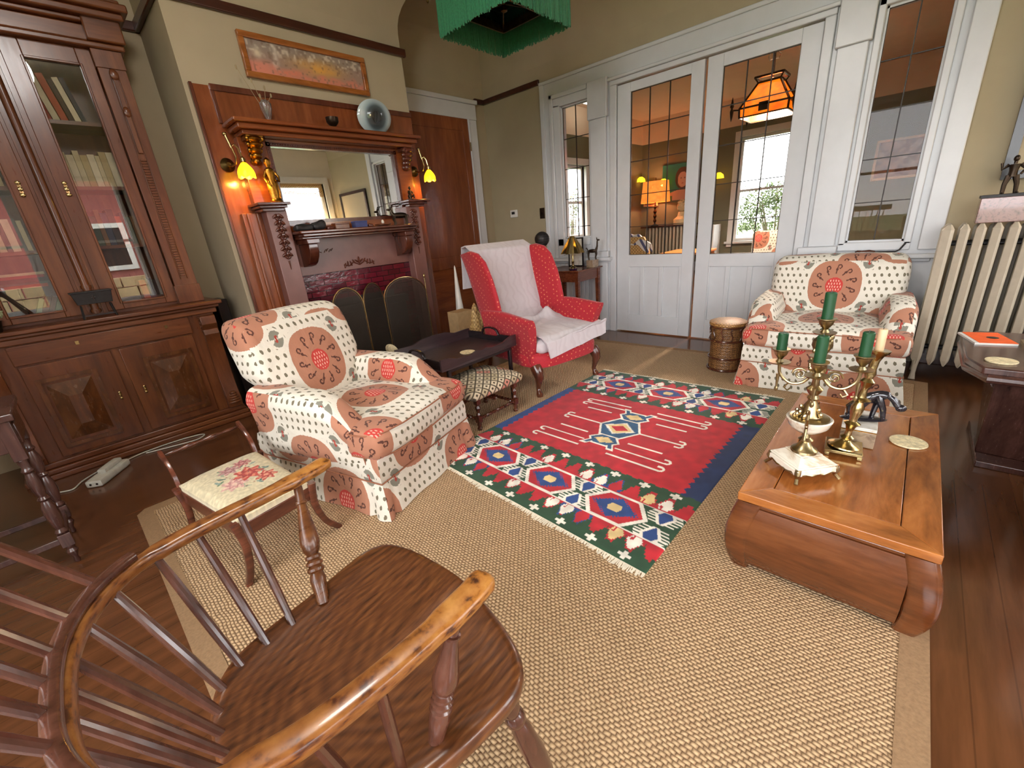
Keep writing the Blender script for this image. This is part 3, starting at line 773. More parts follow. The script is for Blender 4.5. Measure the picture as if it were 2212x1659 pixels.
# neighbour's red house over the road, seen mirrored in the bookcase glass
MT['red_house'] = plain('red_clapboard', (150, 84, 78), 0.8)
MT['stone'] = plain('tan_stone_wall', (178, 152, 116), 0.9, var=0.3, scale=2.0)
hs = thing('neighbour_house', 'red clapboard house with a white framed window across the garden, reflected in the bookcase door', 'house', (1.5, -9.0, -0.12))
hg = G().box((-6, -0.2, 0), (2.6, 0.0, 3.6))
obj('wall', hg, MT['red_house'], hs, local=True)
for cx in (-0.2, -3.4):
    w = obj('window', G().box((cx - 0.75, 0.0, 1.1), (cx + 0.75, 0.08, 1.22)).box((cx - 0.75, 0.0, 2.2), (cx + 0.75, 0.08, 2.32)).box((cx - 0.75, 0, 1.22), (cx - 0.63, 0.08, 2.2)).box((cx + 0.63, 0, 1.22), (cx + 0.75, 0.08, 2.2)), MT['white2'], hs, local=True)
    obj('pane', G().box((cx - 0.63, 0.01, 1.22), (cx + 0.63, 0.04, 2.2)), MT['black'], w, local=True)
obj('roof', G().slab([(-6.3, 0.5, 3.5), (2.9, 0.5, 3.5), (2.9, -3, 5.6), (-6.3, -3, 5.6)], (0, 0, 0.12)), MT['twig'], hs, local=True)
st = G()
for r_ in range(4):
    for k in range(15):
        x = -6 + k * 0.56 + (r_ % 2) * 0.28; st.box((x, 1.6, r_ * 0.24), (x + 0.53, 1.95 - 0.02 * (k % 3), r_ * 0.24 + 0.22))
tag(obj('garden_wall', G().add([(v[0] + 1.5, v[1] - 9.0, v[2] - 0.12) for v in st.v], st.f), MT['stone']), 'low coursed tan stone wall before the red house, reflected in the bookcase door', 'wall')
# ------------------------------------------------------------------ fireplace with overmantel
fp = thing('fireplace_surround', 'tall mahogany fireplace surround with overmantel mirror and burgundy glazed bricks', 'fireplace', (1.77, YF, 0))
pan = G().box((0.975, YF - 0.018, 0), (2.57, YF - 0.001, 2.155)); obj('back_panelling', pan, MT['mahog'], fp)
obj('panel_rail', G().box((1.075, YF - 0.030, 2.130), (2.57, YF - 0.018, 2.165)).box((1.075, YF - 0.028, 1.95), (1.095, YF - 0.018, 2.13)).box((0.968, YF - 0.03, 0), (0.985, YF - 0.0, 2.16)), MT['mahog_dark'], fp, bevel=0.003)
# overmantel shelf with stepped mouldings
sh = G().box((1.085, 3.17, 1.925), (2.475, YF - 0.018, 1.948)).box((1.11, 3.20, 1.895), (2.45, YF - 0.018, 1.925)).box((1.14, 3.24, 1.868), (2.42, YF - 0.018, 1.895))
obj('overmantel_shelf', sh, MT['mahog_h'], fp, bevel=0.006)
bx = G().box((1.13, 3.335, 1.465), (1.30, YF - 0.018, 1.868)).box((2.31, 3.335, 1.465), (2.45, YF - 0.018, 1.868)).box((1.30, 3.335, 1.835), (2.31, YF - 0.018, 1.868)).box((1.30, 3.335, 1.275), (2.31, YF - 0.018, 1.345))
obj('mirror_surround', bx, MT['mahog_h'], fp, bevel=0.003)
mf = G()
for a, b in (((1.298, 3.33, 1.825), (2.312, 3.36, 1.85)), ((1.298, 3.33, 1.335), (2.312, 3.36, 1.358)), ((1.298, 3.33, 1.335), (1.322, 3.36, 1.85)), ((2.290, 3.33, 1.335), (2.312, 3.36, 1.85))): mf.box(a, b)
for k in range(60):
    x = 1.31 + 0.99 * k / 59; mf.ell((x, 3.328, 1.838), (0.006, 0.005, 0.006), 6, 4)
for k in range(28):
    z = 1.36 + 0.46 * k / 27
    mf.ell((1.31, 3.328, z), (0.006, 0.005, 0.006), 6, 4).ell((2.301, 3.328, z), (0.006, 0.005, 0.006), 6, 4)
obj('mirror_frame', mf, MT['mahog_dark'], fp)
mir = G().box((1.322, 3.356, 1.358), (2.290, 3.364, 1.825))
obj('mirror', mir, MT['mirror'], fp, smooth=False)
# carved leafy brackets beneath the top shelf
def carved(name, c, w, h, d, mat, par, seed):
    r = random.Random(seed); g = G()
    g.box((c[0] - w / 2, c[1] + 0.0, c[2] + h * 0.35), (c[0] + w / 2, c[1] + d, c[2] + h / 2))
    for k in range(5):
        t = k / 4; ww = w * (1 - 0.45 * t) / 2; z = c[2] + h * (0.38 - 0.8 * t); yy = c[1] + d * 0.75 * t
        g.ell((c[0], yy + 0.03 * (1 - t), z), (ww, d * 0.45 * (1 - 0.5 * t) + 0.01, h * 0.16), 12, 8)
        for s in (-1, 1):
            for q in range(2):
                g.ell((c[0] + s * ww * (0.55 + 0.35 * q), yy + 0.012, z - h * 0.05 + q * 0.008), (ww * 0.3, 0.018, h * 0.11), 8, 6)
    return obj(name, g, mat, par)
carved('carved_bracket', (1.205, 3.24, 1.79), 0.10, 0.15, 0.10, MT['gold'], fp, 1)['label'] = 'gilded carved bracket'
carved('carved_bracket', (2.385, 3.24, 1.79), 0.10, 0.15, 0.10, MT['mahog_dark'], fp, 2)
# lower pilasters, caps, garlands
for x0, x1, cx0, cx1 in ((1.165, 1.300, 1.105, 1.315), (2.285, 2.420, 2.275, 2.500)):
    p = obj('pilaster', G().box((x0, 3.27, 0), (x1, YF - 0.018, 1.42)).box((x0 - 0.015, 3.25, 0), (x1 + 0.015, YF - 0.018, 0.12)), MT['sheen_board'], fp, bevel=0.004)
    obj('pilaster_cap', G().box((cx0, 3.20, 1.452), (cx1, YF - 0.018, 1.470)).box((cx0 + 0.015, 3.225, 1.435), (cx1 - 0.015, YF - 0.018, 1.452)).box((cx0 + 0.035, 3.245, 1.415), (cx1 - 0.035, YF - 0.018, 1.435)), MT['mahog_dark'], fp, bevel=0.004)
    g = G(); cx = (x0 + x1) / 2; r = random.Random(int(x0 * 100))
    for k in range(7):
        z = 1.385 - k * 0.042
        for s in (-1, 1):
            g.at((cx + s * 0.020, 3.266, z), (0, s * 0.7, 0)).ell((0, 0, 0), (0.021, 0.008, 0.010), 8, 6)
            g.at((cx + s * 0.010, 3.264, z - 0.02), (0, -s * 0.8, 0)).ell((0, 0, 0), (0.016, 0.008, 0.008), 8, 6)
        g.at().ell((cx, 3.262, z), (0.008, 0.008, 0.014), 8, 6)
    g.at().cyl((cx, 3.266, 1.09), (cx, 3.266, 1.03), 0.006, 0.002, 6)
    obj('carved_garland', g, MT['mahog_dark'], fp)
# side boards
obj('side_board', G().box((1.045, 3.36, 0), (1.165, YF - 0.018, 1.415)).box((1.07, 3.345, 0), (1.085, 3.36, 1.415)).box((1.13, 3.345, 0), (1.145, 3.36, 1.415)), MT['mahog'], fp, bevel=0.003)
obj('side_board', G().box((2.42, 3.36, 0), (2.52, YF - 0.018, 1.415)), MT['mahog'], fp, bevel=0.003)
# mantel shelf
obj('mantel_shelf', G().box((1.30, 3.12, 1.258), (2.285, YF - 0.018, 1.277)).box((1.32, 3.14, 1.238), (2.27, YF - 0.018, 1.258)).box((1.32, 3.17, 1.222), (2.26, YF - 0.018, 1.238)), MT['mahog_dark'], fp, bevel=0.005)
for cx in (1.385, 2.20):
    g = G().box((cx - 0.045, 3.15, 1.19), (cx + 0.045, 3.345, 1.222))
    pts = [(3.17, 1.19), (3.165, 1.14), (3.185, 1.10), (3.225, 1.06), (3.27, 1.04), (3.345, 1.03), (3.345, 1.19)]
    g.slab([(cx - 0.033, y, z) for y, z in pts], (0.066, 0, 0))
    obj('mantel_bracket', g, MT['mahog_dark'], fp, bevel=0.004)
# frieze board with applied ornament
obj('frieze_board', G().box((1.30, 3.345, 0.972), (2.285, YF - 0.018, 1.222)), MT['sheen_board'], fp)
g = G()
for s in (-1, 1):
    for k in range(5):
        x = 1.80 + s * (0.02 + 0.026 * k); z = 1.03 - 0.006 * k
        g.at((x, 3.342, z + 0.006 * (k % 2)), (0, s * (0.9 - 0.3 * k), 0)).ell((0, 0, 0), (0.007, 0.006, 0.022), 8, 6)
    g.at().tube([(1.80, 3.342, 1.0), (1.80 + s * 0.05, 3.340, 1.025), (1.80 + s * 0.09, 3.340, 1.0), (1.80 + s * 0.135, 3.342, 1.012)], 0.004, 6)
g.at().ell((1.80, 3.34, 1.035), (0.009, 0.008, 0.03), 8, 6)
obj('carved_ornament', g.at(), MT['mahog_dark'], fp)
g = G()
for s in (-1, 1):
    for k in range(4): g.at((1.52 + s * (0.02 + 0.018 * k), 3.343, 1.13 + 0.006 * (k % 2)), (0, s * 0.8, 0)).ell((0, 0, 0), (0.005, 0.004, 0.016), 6, 5)
g.at()
obj('carved_ornament', g, MT['mahog_dark'], fp)
# brick lining and firebox
obj('brick_lining', G().box((1.30, 3.355, 0), (1.52, YF - 0.018, 0.972)).box((2.06, 3.355, 0), (2.285, YF - 0.018, 0.972)).box((1.52, 3.355, 0.74), (2.06, YF - 0.018, 0.972)), MT['brick'], fp, smooth=False)
obj('firebox', G().box((1.52, YF - 0.019, 0), (2.06, YF - 0.0185 + 0.001, 0.74)).box((1.52, 3.35, 0.70), (2.06, 3.355, 0.76)).box((1.50, 3.35, 0.0), (1.53, 3.355, 0.76)).box((2.05, 3.35, 0.0), (2.08, 3.355, 0.76)), MT['iron'], fp)
obj('hearth', G().box((1.20, 3.0, 0.0), (2.40, 3.355, 0.015)), MT['brick'], fp)

# fire screen: three arched folding leaves of mesh in brass frames
def mesh_mat():
    t = NT('see_through_fire_mesh'); tr = t.n.new('ShaderNodeBsdfTransparent'); mx = t.n.new('ShaderNodeMixShader')
    sp_ = t.n.new('ShaderNodeSeparateXYZ'); t.l.new(t.coord(), sp_.inputs[0]); x = EX(t, sp_.outputs[0]); z = EX(t, sp_.outputs[2]); p = 0.004
    w = (x.wrap(p).abs() < 0.0006).mx(z.wrap(p).abs() < 0.0006)
    t.set(col=lin((62, 56, 48)), metal=0.5, rough=0.5)
    t.l.new(w.o, mx.inputs[0]); t.l.new(tr.outputs[0], mx.inputs[1]); t.l.new(t.b.outputs[0], mx.inputs[2]); t.l.new(mx.outputs[0], t.n['Material Output'].inputs[0]); return t.m
MT['mesh'] = mesh_mat()
fs = thing('fire_screen', 'folding arched brass fire screen with dark mesh before the hearth', 'fire screen', (1.8, 3.08, 0.015))
pts = [(1.39, 3.10), (1.60, 3.03), (1.82, 3.10), (2.19, 3.03)]
for k in range(3):
    (xa, ya), (xb, yb) = pts[k], pts[k + 1]
    w = math.hypot(xb - xa, yb - ya); h0, h1 = 0.72, (0.865, 0.87, 0.875)[k]
    prof = [(0, 0.02)] + [(0.5 - 0.5 * math.cos(PI * q / 14), h0 + (h1 - h0) * math.sin(PI * q / 14)) for q in range(15)] + [(1, 0.02)]
    P = [(xa + (xb - xa) * t, ya + (yb - ya) * t, z) for t, z in prof]
    f = obj('leaf_frame', G().tube(P, 0.0045, 8).cyl(P[0], P[-1], 0.0045), MT['brass'], fs)
    nrm = Vector((yb - ya, xa - xb, 0)).normalized() * 0.002
    m = G().slab(P, nrm)
    obj('mesh_panel', m, MT['mesh'], f)
    Pi = [(xa + (xb - xa) * (0.5 + (t - 0.5) * 0.93), ya + (yb - ya) * (0.5 + (t - 0.5) * 0.93), 0.02 + (z - 0.02) * 0.985) for t, z in prof]
    obj('inner_wire', G().tube(Pi, 0.002, 6), MT['silver_brass'], f)
obj('finial', G().ell((pts[3][0], pts[3][1], 0.86), (0.009, 0.009, 0.018)).cyl((pts[3][0], pts[3][1], 0.72), (pts[3][0], pts[3][1], 0.85), 0.004), MT['brass'], fs)
# dark cast iron stove plate just behind the screen
sp = thing('iron_grate_front', 'dark cast iron grate front with raised scrolls behind the fire screen', 'grate', (1.80, 3.24, 0.015))
g = G().box((1.50, 3.22, 0.02), (2.10, 3.26, 0.70)).box((1.48, 3.20, 0.66), (2.12, 3.27, 0.72))
obj('body', g, MT['iron'], sp, bevel=0.006)
g = G()
for cx, cz in ((1.62, 0.5), (1.80, 0.46), (1.98, 0.5), (1.66, 0.3), (1.86, 0.28)):
    g = G().tube([(cx + 0.035 * (1 - q / 20) * math.cos(q * 0.6), 3.215, cz + 0.035 * (1 - q / 20) * math.sin(q * 0.6)) for q in range(18)], 0.005, 6)
    obj('scroll', g, MT['iron'], sp)

# wall sconces with amber flower shades
MT['shade_glow'] = glow('amber_flower_glass', (255, 206, 20), 3.2, (250, 160, 8))
def sconce(x, y, z, label, shx):
    t = thing('wall_sconce', label, 'wall light', (x, y, z), 0, 'brass wall sconces beside the mirror')
    obj('back_plate', G().lathe_ax([(0.040, 0), (0.042, 0.3), (0.030, 0.6), (0.014, 1.0)], (0, 0, 0), (0, -0.035, 0), 20), MT['old_brass'], t, local=True)
    a = [(0, -0.03, 0), (0.01, -0.08, -0.012), (0.03 * shx, -0.12, 0.01), (0.04 * shx, -0.135, 0.05), (0.02 * shx, -0.13, 0.10), (-0.005, -0.125, 0.13)]
    obj('arm', G().tube([(0, -0.03, 0), (0.005 * shx, -0.07, -0.014), (0.018 * shx, -0.11, -0.006), (0.022 * shx, -0.13, 0.03), (0.012 * shx, -0.125, 0.085), (0.03 * shx, -0.13, 0.10), (0.045 * shx, -0.14, 0.075), (0.05 * shx, -0.15, 0.02)], 0.006, 8).cyl((0.012 * shx, -0.125, 0.08), (0.0, -0.115, 0.15), 0.007, 0.009).ell((-0.002, -0.113, 0.158), (0.014, 0.014, 0.012)).lathe([(0.006, 0.03), (0.016, 0.02), (0.018, 0.0), (0.012, -0.01)], 12, (0.05 * shx, -0.15, 0.0)), MT['brass'], t, local=True)
    c = (0.05 * shx, -0.15, 0.0); g = G(); rings = []
    for i in range(13):
        s = i / 12; r = 0.014 + 0.034 * math.sin(min(1.0, s * 1.15) * PI * 0.56); z_ = -0.005 - 0.078 * s
        ring = []
        for j in range(36):
            a_ = 2 * PI * j / 36; w = 1 + 0.13 * s * abs(math.cos(3 * a_)) ** 1.0 - 0.05 * s
            ring.append((c[0] + r * w * math.cos(a_), c[1] + r * w * math.sin(a_), c[2] + z_ - 0.012 * s * s * abs(math.cos(3 * a_))))
        rings.append(ring)
    g.loft(rings, cap=False)
    obj('flower_shade', g, MT['shade_glow'], t, local=True)
    obj('bulb', G().ell((c[0], c[1], c[2] - 0.045), (0.014, 0.014, 0.022)), MT['bulb'], t, local=True)
    point_light('sconce_light', (x + c[0], y + c[1] + 0.0, z + c[2] - 0.085), 2.2, (1.0, 0.62, 0.12), 0.025)
MT['bulb'] = glow('lamp_bulb', (255, 226, 110), 12.0, (255, 210, 90))
sconce(1.052, YF - 0.022, 1.71, 'lit brass wall sconce with amber flower shade left of the mirror', 1)
sconce(2.515, YF - 0.022, 1.71, 'lit brass wall sconce with amber flower shade right of the mirror, by the door', 1)

# framed long landscape print over the overmantel: soft generic colour bands
pf = thing('framed_print', 'long wood-framed orange and grey print hanging above the overmantel', 'picture', (1.76, 3.39, 2.23))
xa, xb, za, zb = 1.315, 2.20, 2.236, 2.488
g = G().box((xa, 3.385, za), (xb, 3.415, za + 0.034)).box((xa, 3.385, zb - 0.034), (xb, 3.415, zb)).box((xa, 3.385, za + 0.034), (xa + 0.034, 3.415, zb - 0.034)).box((xb - 0.034, 3.385, za + 0.034), (xb, 3.415, zb - 0.034))
obj('frame', g, MT['table'], pf, bevel=0.004)
def colgrid(name, x0, x1, z0, z1, y, nx, nz, fn, mat, par, axis='xz'):
    me_g = G(); vs = []; fs = []
    for j in range(nz + 1):
        for i in range(nx + 1):
            a = x0 + (x1 - x0) * i / nx; b = z0 + (z1 - z0) * j / nz
            vs.append((a, y, b) if axis == 'xz' else (y, a, b))
    for j in range(nz):
        for i in range(nx):
            k = j * (nx + 1) + i; q = (k, k + 1, k + nx + 2, k + nx + 1)
            fs.append(q if axis == 'xz' else tuple(reversed(q)))
    me_g.add(vs, fs)
    o = obj(name, me_g, mat, par, smooth=False)
    U, V = np.meshgrid(np.linspace(0, 1, nx + 1), np.linspace(0, 1, nz + 1))
    paint(o, fn(U.ravel(), V.ravel()))
    return o
def paint(o, rgb255):
    c = np.clip(np.asarray(rgb255, float) / 255, 0, 1)
    l = np.where(c <= 0.04045, c / 12.92, ((c + 0.055) / 1.055) ** 2.4)
    a = np.ones((len(l), 4), np.float32); a[:, :3] = l
    ca = o.data.color_attributes.new('Col', 'FLOAT_COLOR', 'POINT'); ca.data.foreach_set('color', a.ravel())
def vnoise(u, v, f, seed):
    r = np.random.default_rng(seed); n = 64; t = r.random((n, n))
    x = u * f; y = v * f; i = np.floor(x).astype(int); j = np.floor(y).astype(int); fx = x - i; fy = y - j
    fx = fx * fx * (3 - 2 * fx); fy = fy * fy * (3 - 2 * fy)
    g = lambda a, b: t[a % n, b % n]
    return (g(i, j) * (1 - fx) + g(i + 1, j) * fx) * (1 - fy) + (g(i, j + 1) * (1 - fx) + g(i + 1, j + 1) * fx) * fy
def blend(base, m, c):
    m = np.clip(m, 0, 1)[:, None]; return base * (1 - m) + np.array(c, float) * m
def landscape(u, v):
    sm = lambda x, a, b: np.clip((x - a) / (b - a), 0, 1)
    n = vnoise(u * 4, v, 5, 3); n2 = vnoise(u * 4, v, 13, 5); w = v + 0.25 * (n - 0.5)
    c = np.tile(np.array([148., 122, 108]), (len(u), 1))
    c = blend(c, sm(w, 0.55, 0.85) * 0.8, (136, 124, 112))
    c = blend(c, np.exp(-((u - 0.58) / 0.20) ** 2 - ((v - 0.48) / 0.26) ** 2) * (0.6 + 0.6 * n), (208, 150, 66))
    c = blend(c, sm(w, 0.36, 0.12) * (0.5 + 0.5 * n2), (206, 118, 92)); c = blend(c, sm(0.24 - u, 0.0, 0.1) * sm(0.5 - v, 0.0, 0.2) * 0.8, (206, 126, 104))
    c = blend(c, sm(n2, 0.62, 0.85) * 0.6 * sm(v, 0.45, 0.7), (214, 198, 176)); c = blend(c, np.exp(-((u - 0.20 - 0.03 * n) / 0.02) ** 2) * sm(v, 0.15, 0.4) * 0.7, (204, 192, 176))
    c = blend(c, sm(n2, 0.30, 0.12) * 0.45, (104, 78, 62)); c = blend(c, np.exp(-((u - 0.08) / 0.03) ** 2 - ((v - 0.62) / 0.14) ** 2) * 0.8, (220, 206, 176))
    return c
colgrid('print', xa + 0.034, xb - 0.034, za + 0.034, zb - 0.034, 3.402, 220, 50, landscape, MT['attr_gloss'], pf)

# things on the overmantel and mantel shelves
vz = thing('glass_vase', 'clear crystal vase of dried stems standing on the left of the overmantel shelf', 'vase', (1.345, 3.30, 1.948))
MT['crystal'] = NT('crystal_glass').set(col=(0.95, 0.93, 0.9, 1), rough=0.05, trans=0.9, ior=1.45).m
obj('vase_body', G().lathe([(0.02, 0), (0.026, 0.004), (0.012, 0.02), (0.022, 0.05), (0.034, 0.09), (0.036, 0.12), (0.022, 0.135), (0.017, 0.138), (0.03, 0.118), (0.029, 0.09), (0.016, 0.05), (0.002, 0.03)], 16), MT['crystal'], vz, local=True)
MT['dry'] = plain('dry_seed_stem', (150, 132, 100), 0.9)
g = G()
for k, (dx, dz, ) in enumerate(((-0.12, 0.30), (-0.05, 0.24), (0.05, 0.17), (0.02, 0.21), (-0.02, 0.16))):
    g.tube([(0, 0, 0.04), (dx * 0.3, 0, 0.12), (dx, 0.0, dz)], 0.0016, 5); g.ell((dx, 0, dz), (0.006, 0.006, 0.013), 8, 6)
obj('dried_stems', g, MT['dry'], vz, local=True)
cp = thing('small_lamp_cup', 'small dark footed bowl in the middle of the overmantel shelf', 'bowl', (1.79, 3.30, 1.948))
obj('bowl', G().lathe([(0.016, 0), (0.02, 0.005), (0.008, 0.02), (0.03, 0.04), (0.042, 0.055), (0.044, 0.085), (0.04, 0.085), (0.03, 0.05), (0.002, 0.03)], 20), MT['bronze'], cp, local=True)
pl = thing('glass_plate', 'round pale blue glass plate with dark centre propped on the overmantel shelf', 'plate', (2.165, 3.30, 1.948))
def plate_mat():
    t = NT('pale_blue_glass_plate'); co = t.coord('Object'); m = t.n.new('ShaderNodeVectorMath'); m.operation = 'MULTIPLY'; m.inputs[1].default_value = (1, 0.0, 1); 
    s = t.n.new('ShaderNodeVectorMath'); s.operation = 'SUBTRACT'; s.inputs[1].default_value = (0, 0, 0.125); t.l.new(co, s.inputs[0]); t.l.new(s.outputs[0], m.inputs[0])
    l = t.n.new('ShaderNodeVectorMath'); l.operation = 'LENGTH'; t.l.new(m.outputs[0], l.inputs[0])
    t.set(col=t.ramp(l.outputs['Value'], [(0.035, lin((30, 32, 34))), (0.075, lin((78, 88, 92))), (0.10, lin((150, 168, 174))), (0.125, lin((186, 200, 202)))]), rough=0.12, coat=0.6); return t.m
g = G().at((0, 0, 0.125), (-PI / 2 + 0.22, 0, 0), (1.18, 0.94, 1)).lathe([(0.001, -0.004), (0.05, -0.004), (0.10, 0.008), (0.125, 0.022), (0.127, 0.026), (0.10, 0.014), (0.05, 0.002), (0.001, 0.002)], 40)
obj('dish', g, plate_mat(), pl, local=True)
obj('stand', G().cyl((-0.03, 0.045, 0), (-0.03, -0.02, 0.012), 0.003).cyl((0.03, 0.045, 0), (0.03, -0.02, 0.012), 0.003).cyl((-0.03, 0.03, 0.0), (0, 0.05, 0.13), 0.003).cyl((0.03, 0.03, 0.0), (0, 0.05, 0.13), 0.003), MT['iron'], pl, local=True)
# gilt figure on the left cap: seated, generic
gf = thing('gilt_statuette', 'tall gilt standing figure on the left pilaster cap beside the mirror', 'statue', (1.255, 3.275, 1.470))
g = G()
prof = [(0.034, 0), (0.036, 0.01), (0.030, 0.016), (0.028, 0.03), (0.034, 0.07), (0.030, 0.12), (0.024, 0.15), (0.030, 0.185), (0.026, 0.205), (0.010, 0.217), (0.012, 0.225), (0.019, 0.243), (0.017, 0.262), (0.004, 0.275)]
rings = []
for i, (r, z) in enumerate(prof):
    rings.append([(r * 1.1 * math.cos(2 * PI * j / 20) * (1 + 0.10 * math.sin(5 * 2 * PI * j / 20 + i)), r * 0.85 * math.sin(2 * PI * j / 20), z) for j in range(20)])
g.loft(rings)
g.tube([(0.026, 0, 0.19), (0.044, -0.01, 0.16), (0.036, -0.03, 0.13), (0.012, -0.036, 0.135)], [0.010, 0.009, 0.007, 0.006], 8)
g.tube([(-0.026, 0, 0.19), (-0.045, -0.008, 0.155), (-0.038, -0.026, 0.12), (-0.02, -0.034, 0.10)], [0.010, 0.009, 0.007, 0.006], 8)
obj('figure', g, MT['gold'], gf, local=True)
# small dark figures on right cap and goat-like bronze
def quadruped(g, L=0.11, H=0.09, neck=0.05, r=0.012, head=0.022):
    g.ell((0, 0, H * 0.72), (L * 0.45, r * 1.3, r * 1.35), 14, 8)
    for sx in (-1, 1):
        for sy in (-1, 1):
            x = sx * L * 0.34
            g.tube([(x, sy * r * 0.7, H * 0.7), (x + 0.004 * sx, sy * r * 0.75, H * 0.42), (x - 0.004, sy * r * 0.75, H * 0.2), (x + 0.002, sy * r * 0.75, 0.0)], [r * 0.75, r * 0.45, r * 0.32, r * 0.36], 7)
    g.tube([(L * 0.36, 0, H * 0.78), (L * 0.46, 0, H * 0.95), (L * 0.48, 0, H * 0.85 + neck)], [r, r * 0.65, r * 0.5], 8)
    g.ell((L * 0.48 + head * 0.5, 0, H * 0.87 + neck), (head, r * 0.55, r * 0.55), 10, 6)
    for s in (-1, 1): g.cyl((L * 0.46, s * r * 0.3, H * 0.9 + neck), (L * 0.42, s * r * 0.6, H * 0.9 + neck + 0.02), 0.003, 0.001, 6)
    g.tube([(-L * 0.44, 0, H * 0.75), (-L * 0.52, 0, H * 0.7), (-L * 0.53, 0, H * 0.5)], [0.004, 0.003, 0.002], 6)
    return g
ft = thing('bronze_figurine', 'little dark seated bronze figure on the right pilaster cap', 'statue', (2.36, 3.29, 1.470))
g = G().lathe([(0.026, 0), (0.026, 0.012), (0.02, 0.014)], 14)
g.ell((0, 0, 0.03), (0.022, 0.018, 0.018)).tube([(0, 0, 0.03), (0.004, 0, 0.055), (0.002, 0, 0.078)], [0.017, 0.014, 0.010], 10).ell((0.004, -0.002, 0.096), (0.011, 0.011, 0.013))
g.tube([(0.012, 0, 0.074), (0.026, -0.01, 0.056), (0.02, -0.024, 0.042)], [0.006, 0.005, 0.004], 7).tube([(-0.010, 0, 0.074), (-0.022, -0.01, 0.056), (-0.018, -0.024, 0.042)], [0.006, 0.005, 0.004], 7)
g.tube([(0.008, 0, 0.028), (0.02, -0.028, 0.034), (0.018, -0.03, 0.012)], [0.008, 0.007, 0.005], 7).tube([(-0.008, 0, 0.028), (-0.02, -0.028, 0.034), (-0.018, -0.03, 0.012)], [0.008, 0.007, 0.005], 7)
obj('figure', g, MT['bronze'], ft, local=True)
gt = thing('bronze_animal', 'dark bronze long-horned animal standing at the right end of the mantel shelf', 'statue', (2.19, 3.24, 1.277), PI * 0.94)
g = quadruped(G(), 0.15, 0.105, 0.03, 0.017, 0.026)
g.tube([(0.07, 0.006, 0.13), (0.05, 0.012, 0.16), (0.01, 0.016, 0.165)], [0.005, 0.004, 0.001], 6).tube([(0.07, -0.006, 0.13), (0.05, -0.012, 0.16), (0.01, -0.016, 0.165)], [0.005, 0.004, 0.001], 6)
obj('animal', g, MT['bronze'], gt, local=True)
def lump(name, label, cat, c, s, mat, seed, grp=None):
    r = random.Random(seed); ph = [r.uniform(0, 6) for _ in range(4)]
    g = G().rbox((0, 0, s[2] / 2), s, min(s) * 0.4, 8, lambda x, y, z: (x * (1 + 0.15 * math.sin(40 * z + ph[0])), y * (1 + 0.12 * math.sin(50 * x + ph[1])), max(0, z * (1 + 0.22 * math.sin(45 * x + ph[2]) * math.cos(40 * y + ph[3])))))
    o = obj(name, g, mat, None, local=True, loc=c); return tag(o, label, cat, grp)
lump('rock', 'dark craggy rock at the left end of the mantel shelf', 'rock', (1.365, 3.22, 1.277), (0.11, 0.07, 0.045), MT['iron'], 1)
lump('rock', 'dark pointed rock second from the left on the mantel shelf', 'rock', (1.475, 3.22, 1.277), (0.09, 0.07, 0.058), MT['iron'], 2)
lump('shell', 'small reddish shell between the rocks and box on the mantel shelf', 'shell', (1.555, 3.21, 1.277), (0.05, 0.04, 0.026), MT['mahog_dark'], 3)
bxr = G().box((-0.055, -0.03, 0), (0.055, 0.03, 0.032)); bxr.box((-0.057, -0.032, 0.030), (0.057, 0.032, 0.042))
tag(obj('carved_box', bxr, MT['case'], None, bevel=0.003, local=True, loc=(1.645, 3.22, 1.277)), 'small carved brown box on the mantel shelf', 'box')
MT['blue'] = plain('dusty_blue', (58, 66, 112), 0.6)
tag(obj('blue_box', G().box((-0.05, -0.032, 0), (0.05, 0.032, 0.045)).box((-0.052, -0.034, 0.036), (0.052, 0.034, 0.048)), MT['blue'], None, bevel=0.003, local=True, loc=(1.80, 3.22, 1.277)), 'small dusty blue box in the middle of the mantel shelf', 'box')
lump('stone', 'small dark red stone right of the blue box on the mantel shelf', 'stone', (1.885, 3.21, 1.277), (0.045, 0.035, 0.02), MT['mahog_dark'], 6)
tr = thing('trinket_dish', 'flat brown dish with a pale knob right of the blue box', 'dish', (2.0, 3.21, 1.277))
obj('dish', G().lathe([(0.03, 0), (0.06, 0.008), (0.062, 0.018), (0.055, 0.016), (0.001, 0.010)], 20), MT['case'], tr, local=True)
obj('knob', G().ell((0, 0, 0.03), (0.012, 0.012, 0.018)), MT['marble_white'], tr, local=True)

# ------------------------------------------------------------------ bookcase
bc = thing('bookcase', 'large carved walnut bookcase with glazed upper doors in the alcove', 'bookcase', (0.18, 3.80, 0))
cx = 0.18; hw = 0.60
fr = 3.565; bk = YN - 0.005
def mirrorx(x): return 2 * cx - x
# base cabinet
obj('base_carcass', G().box((cx - hw + 0.03, fr + 0.02, 0.10), (cx + hw - 0.03, bk, 0.80)), MT['case'], bc)
obj('plinth', G().box((cx - hw, fr - 0.03, 0.0), (cx + hw, bk, 0.035)).box((cx - hw + 0.01, fr - 0.02, 0.035), (cx + hw - 0.01, bk, 0.065)).box((cx - hw + 0.025, fr - 0.0, 0.065), (cx + hw - 0.025, bk, 0.10)), MT['case_h'], bc, bevel=0.006)
obj('ledge', G().box((cx - hw - 0.03, 3.53, 0.855), (cx + hw + 0.035, bk, 0.880)).box((cx - hw - 0.01, 3.545, 0.835), (cx + hw + 0.015, bk, 0.855)).box((cx - hw + 0.005, 3.56, 0.80), (cx + hw - 0.005, bk, 0.835)), MT['case_h'], bc, bevel=0.006)
obj('drawer_front', G().box((cx - 0.42, fr + 0.002, 0.685), (cx + 0.42, fr + 0.02, 0.795)), MT['case_h'], bc, bevel=0.004)
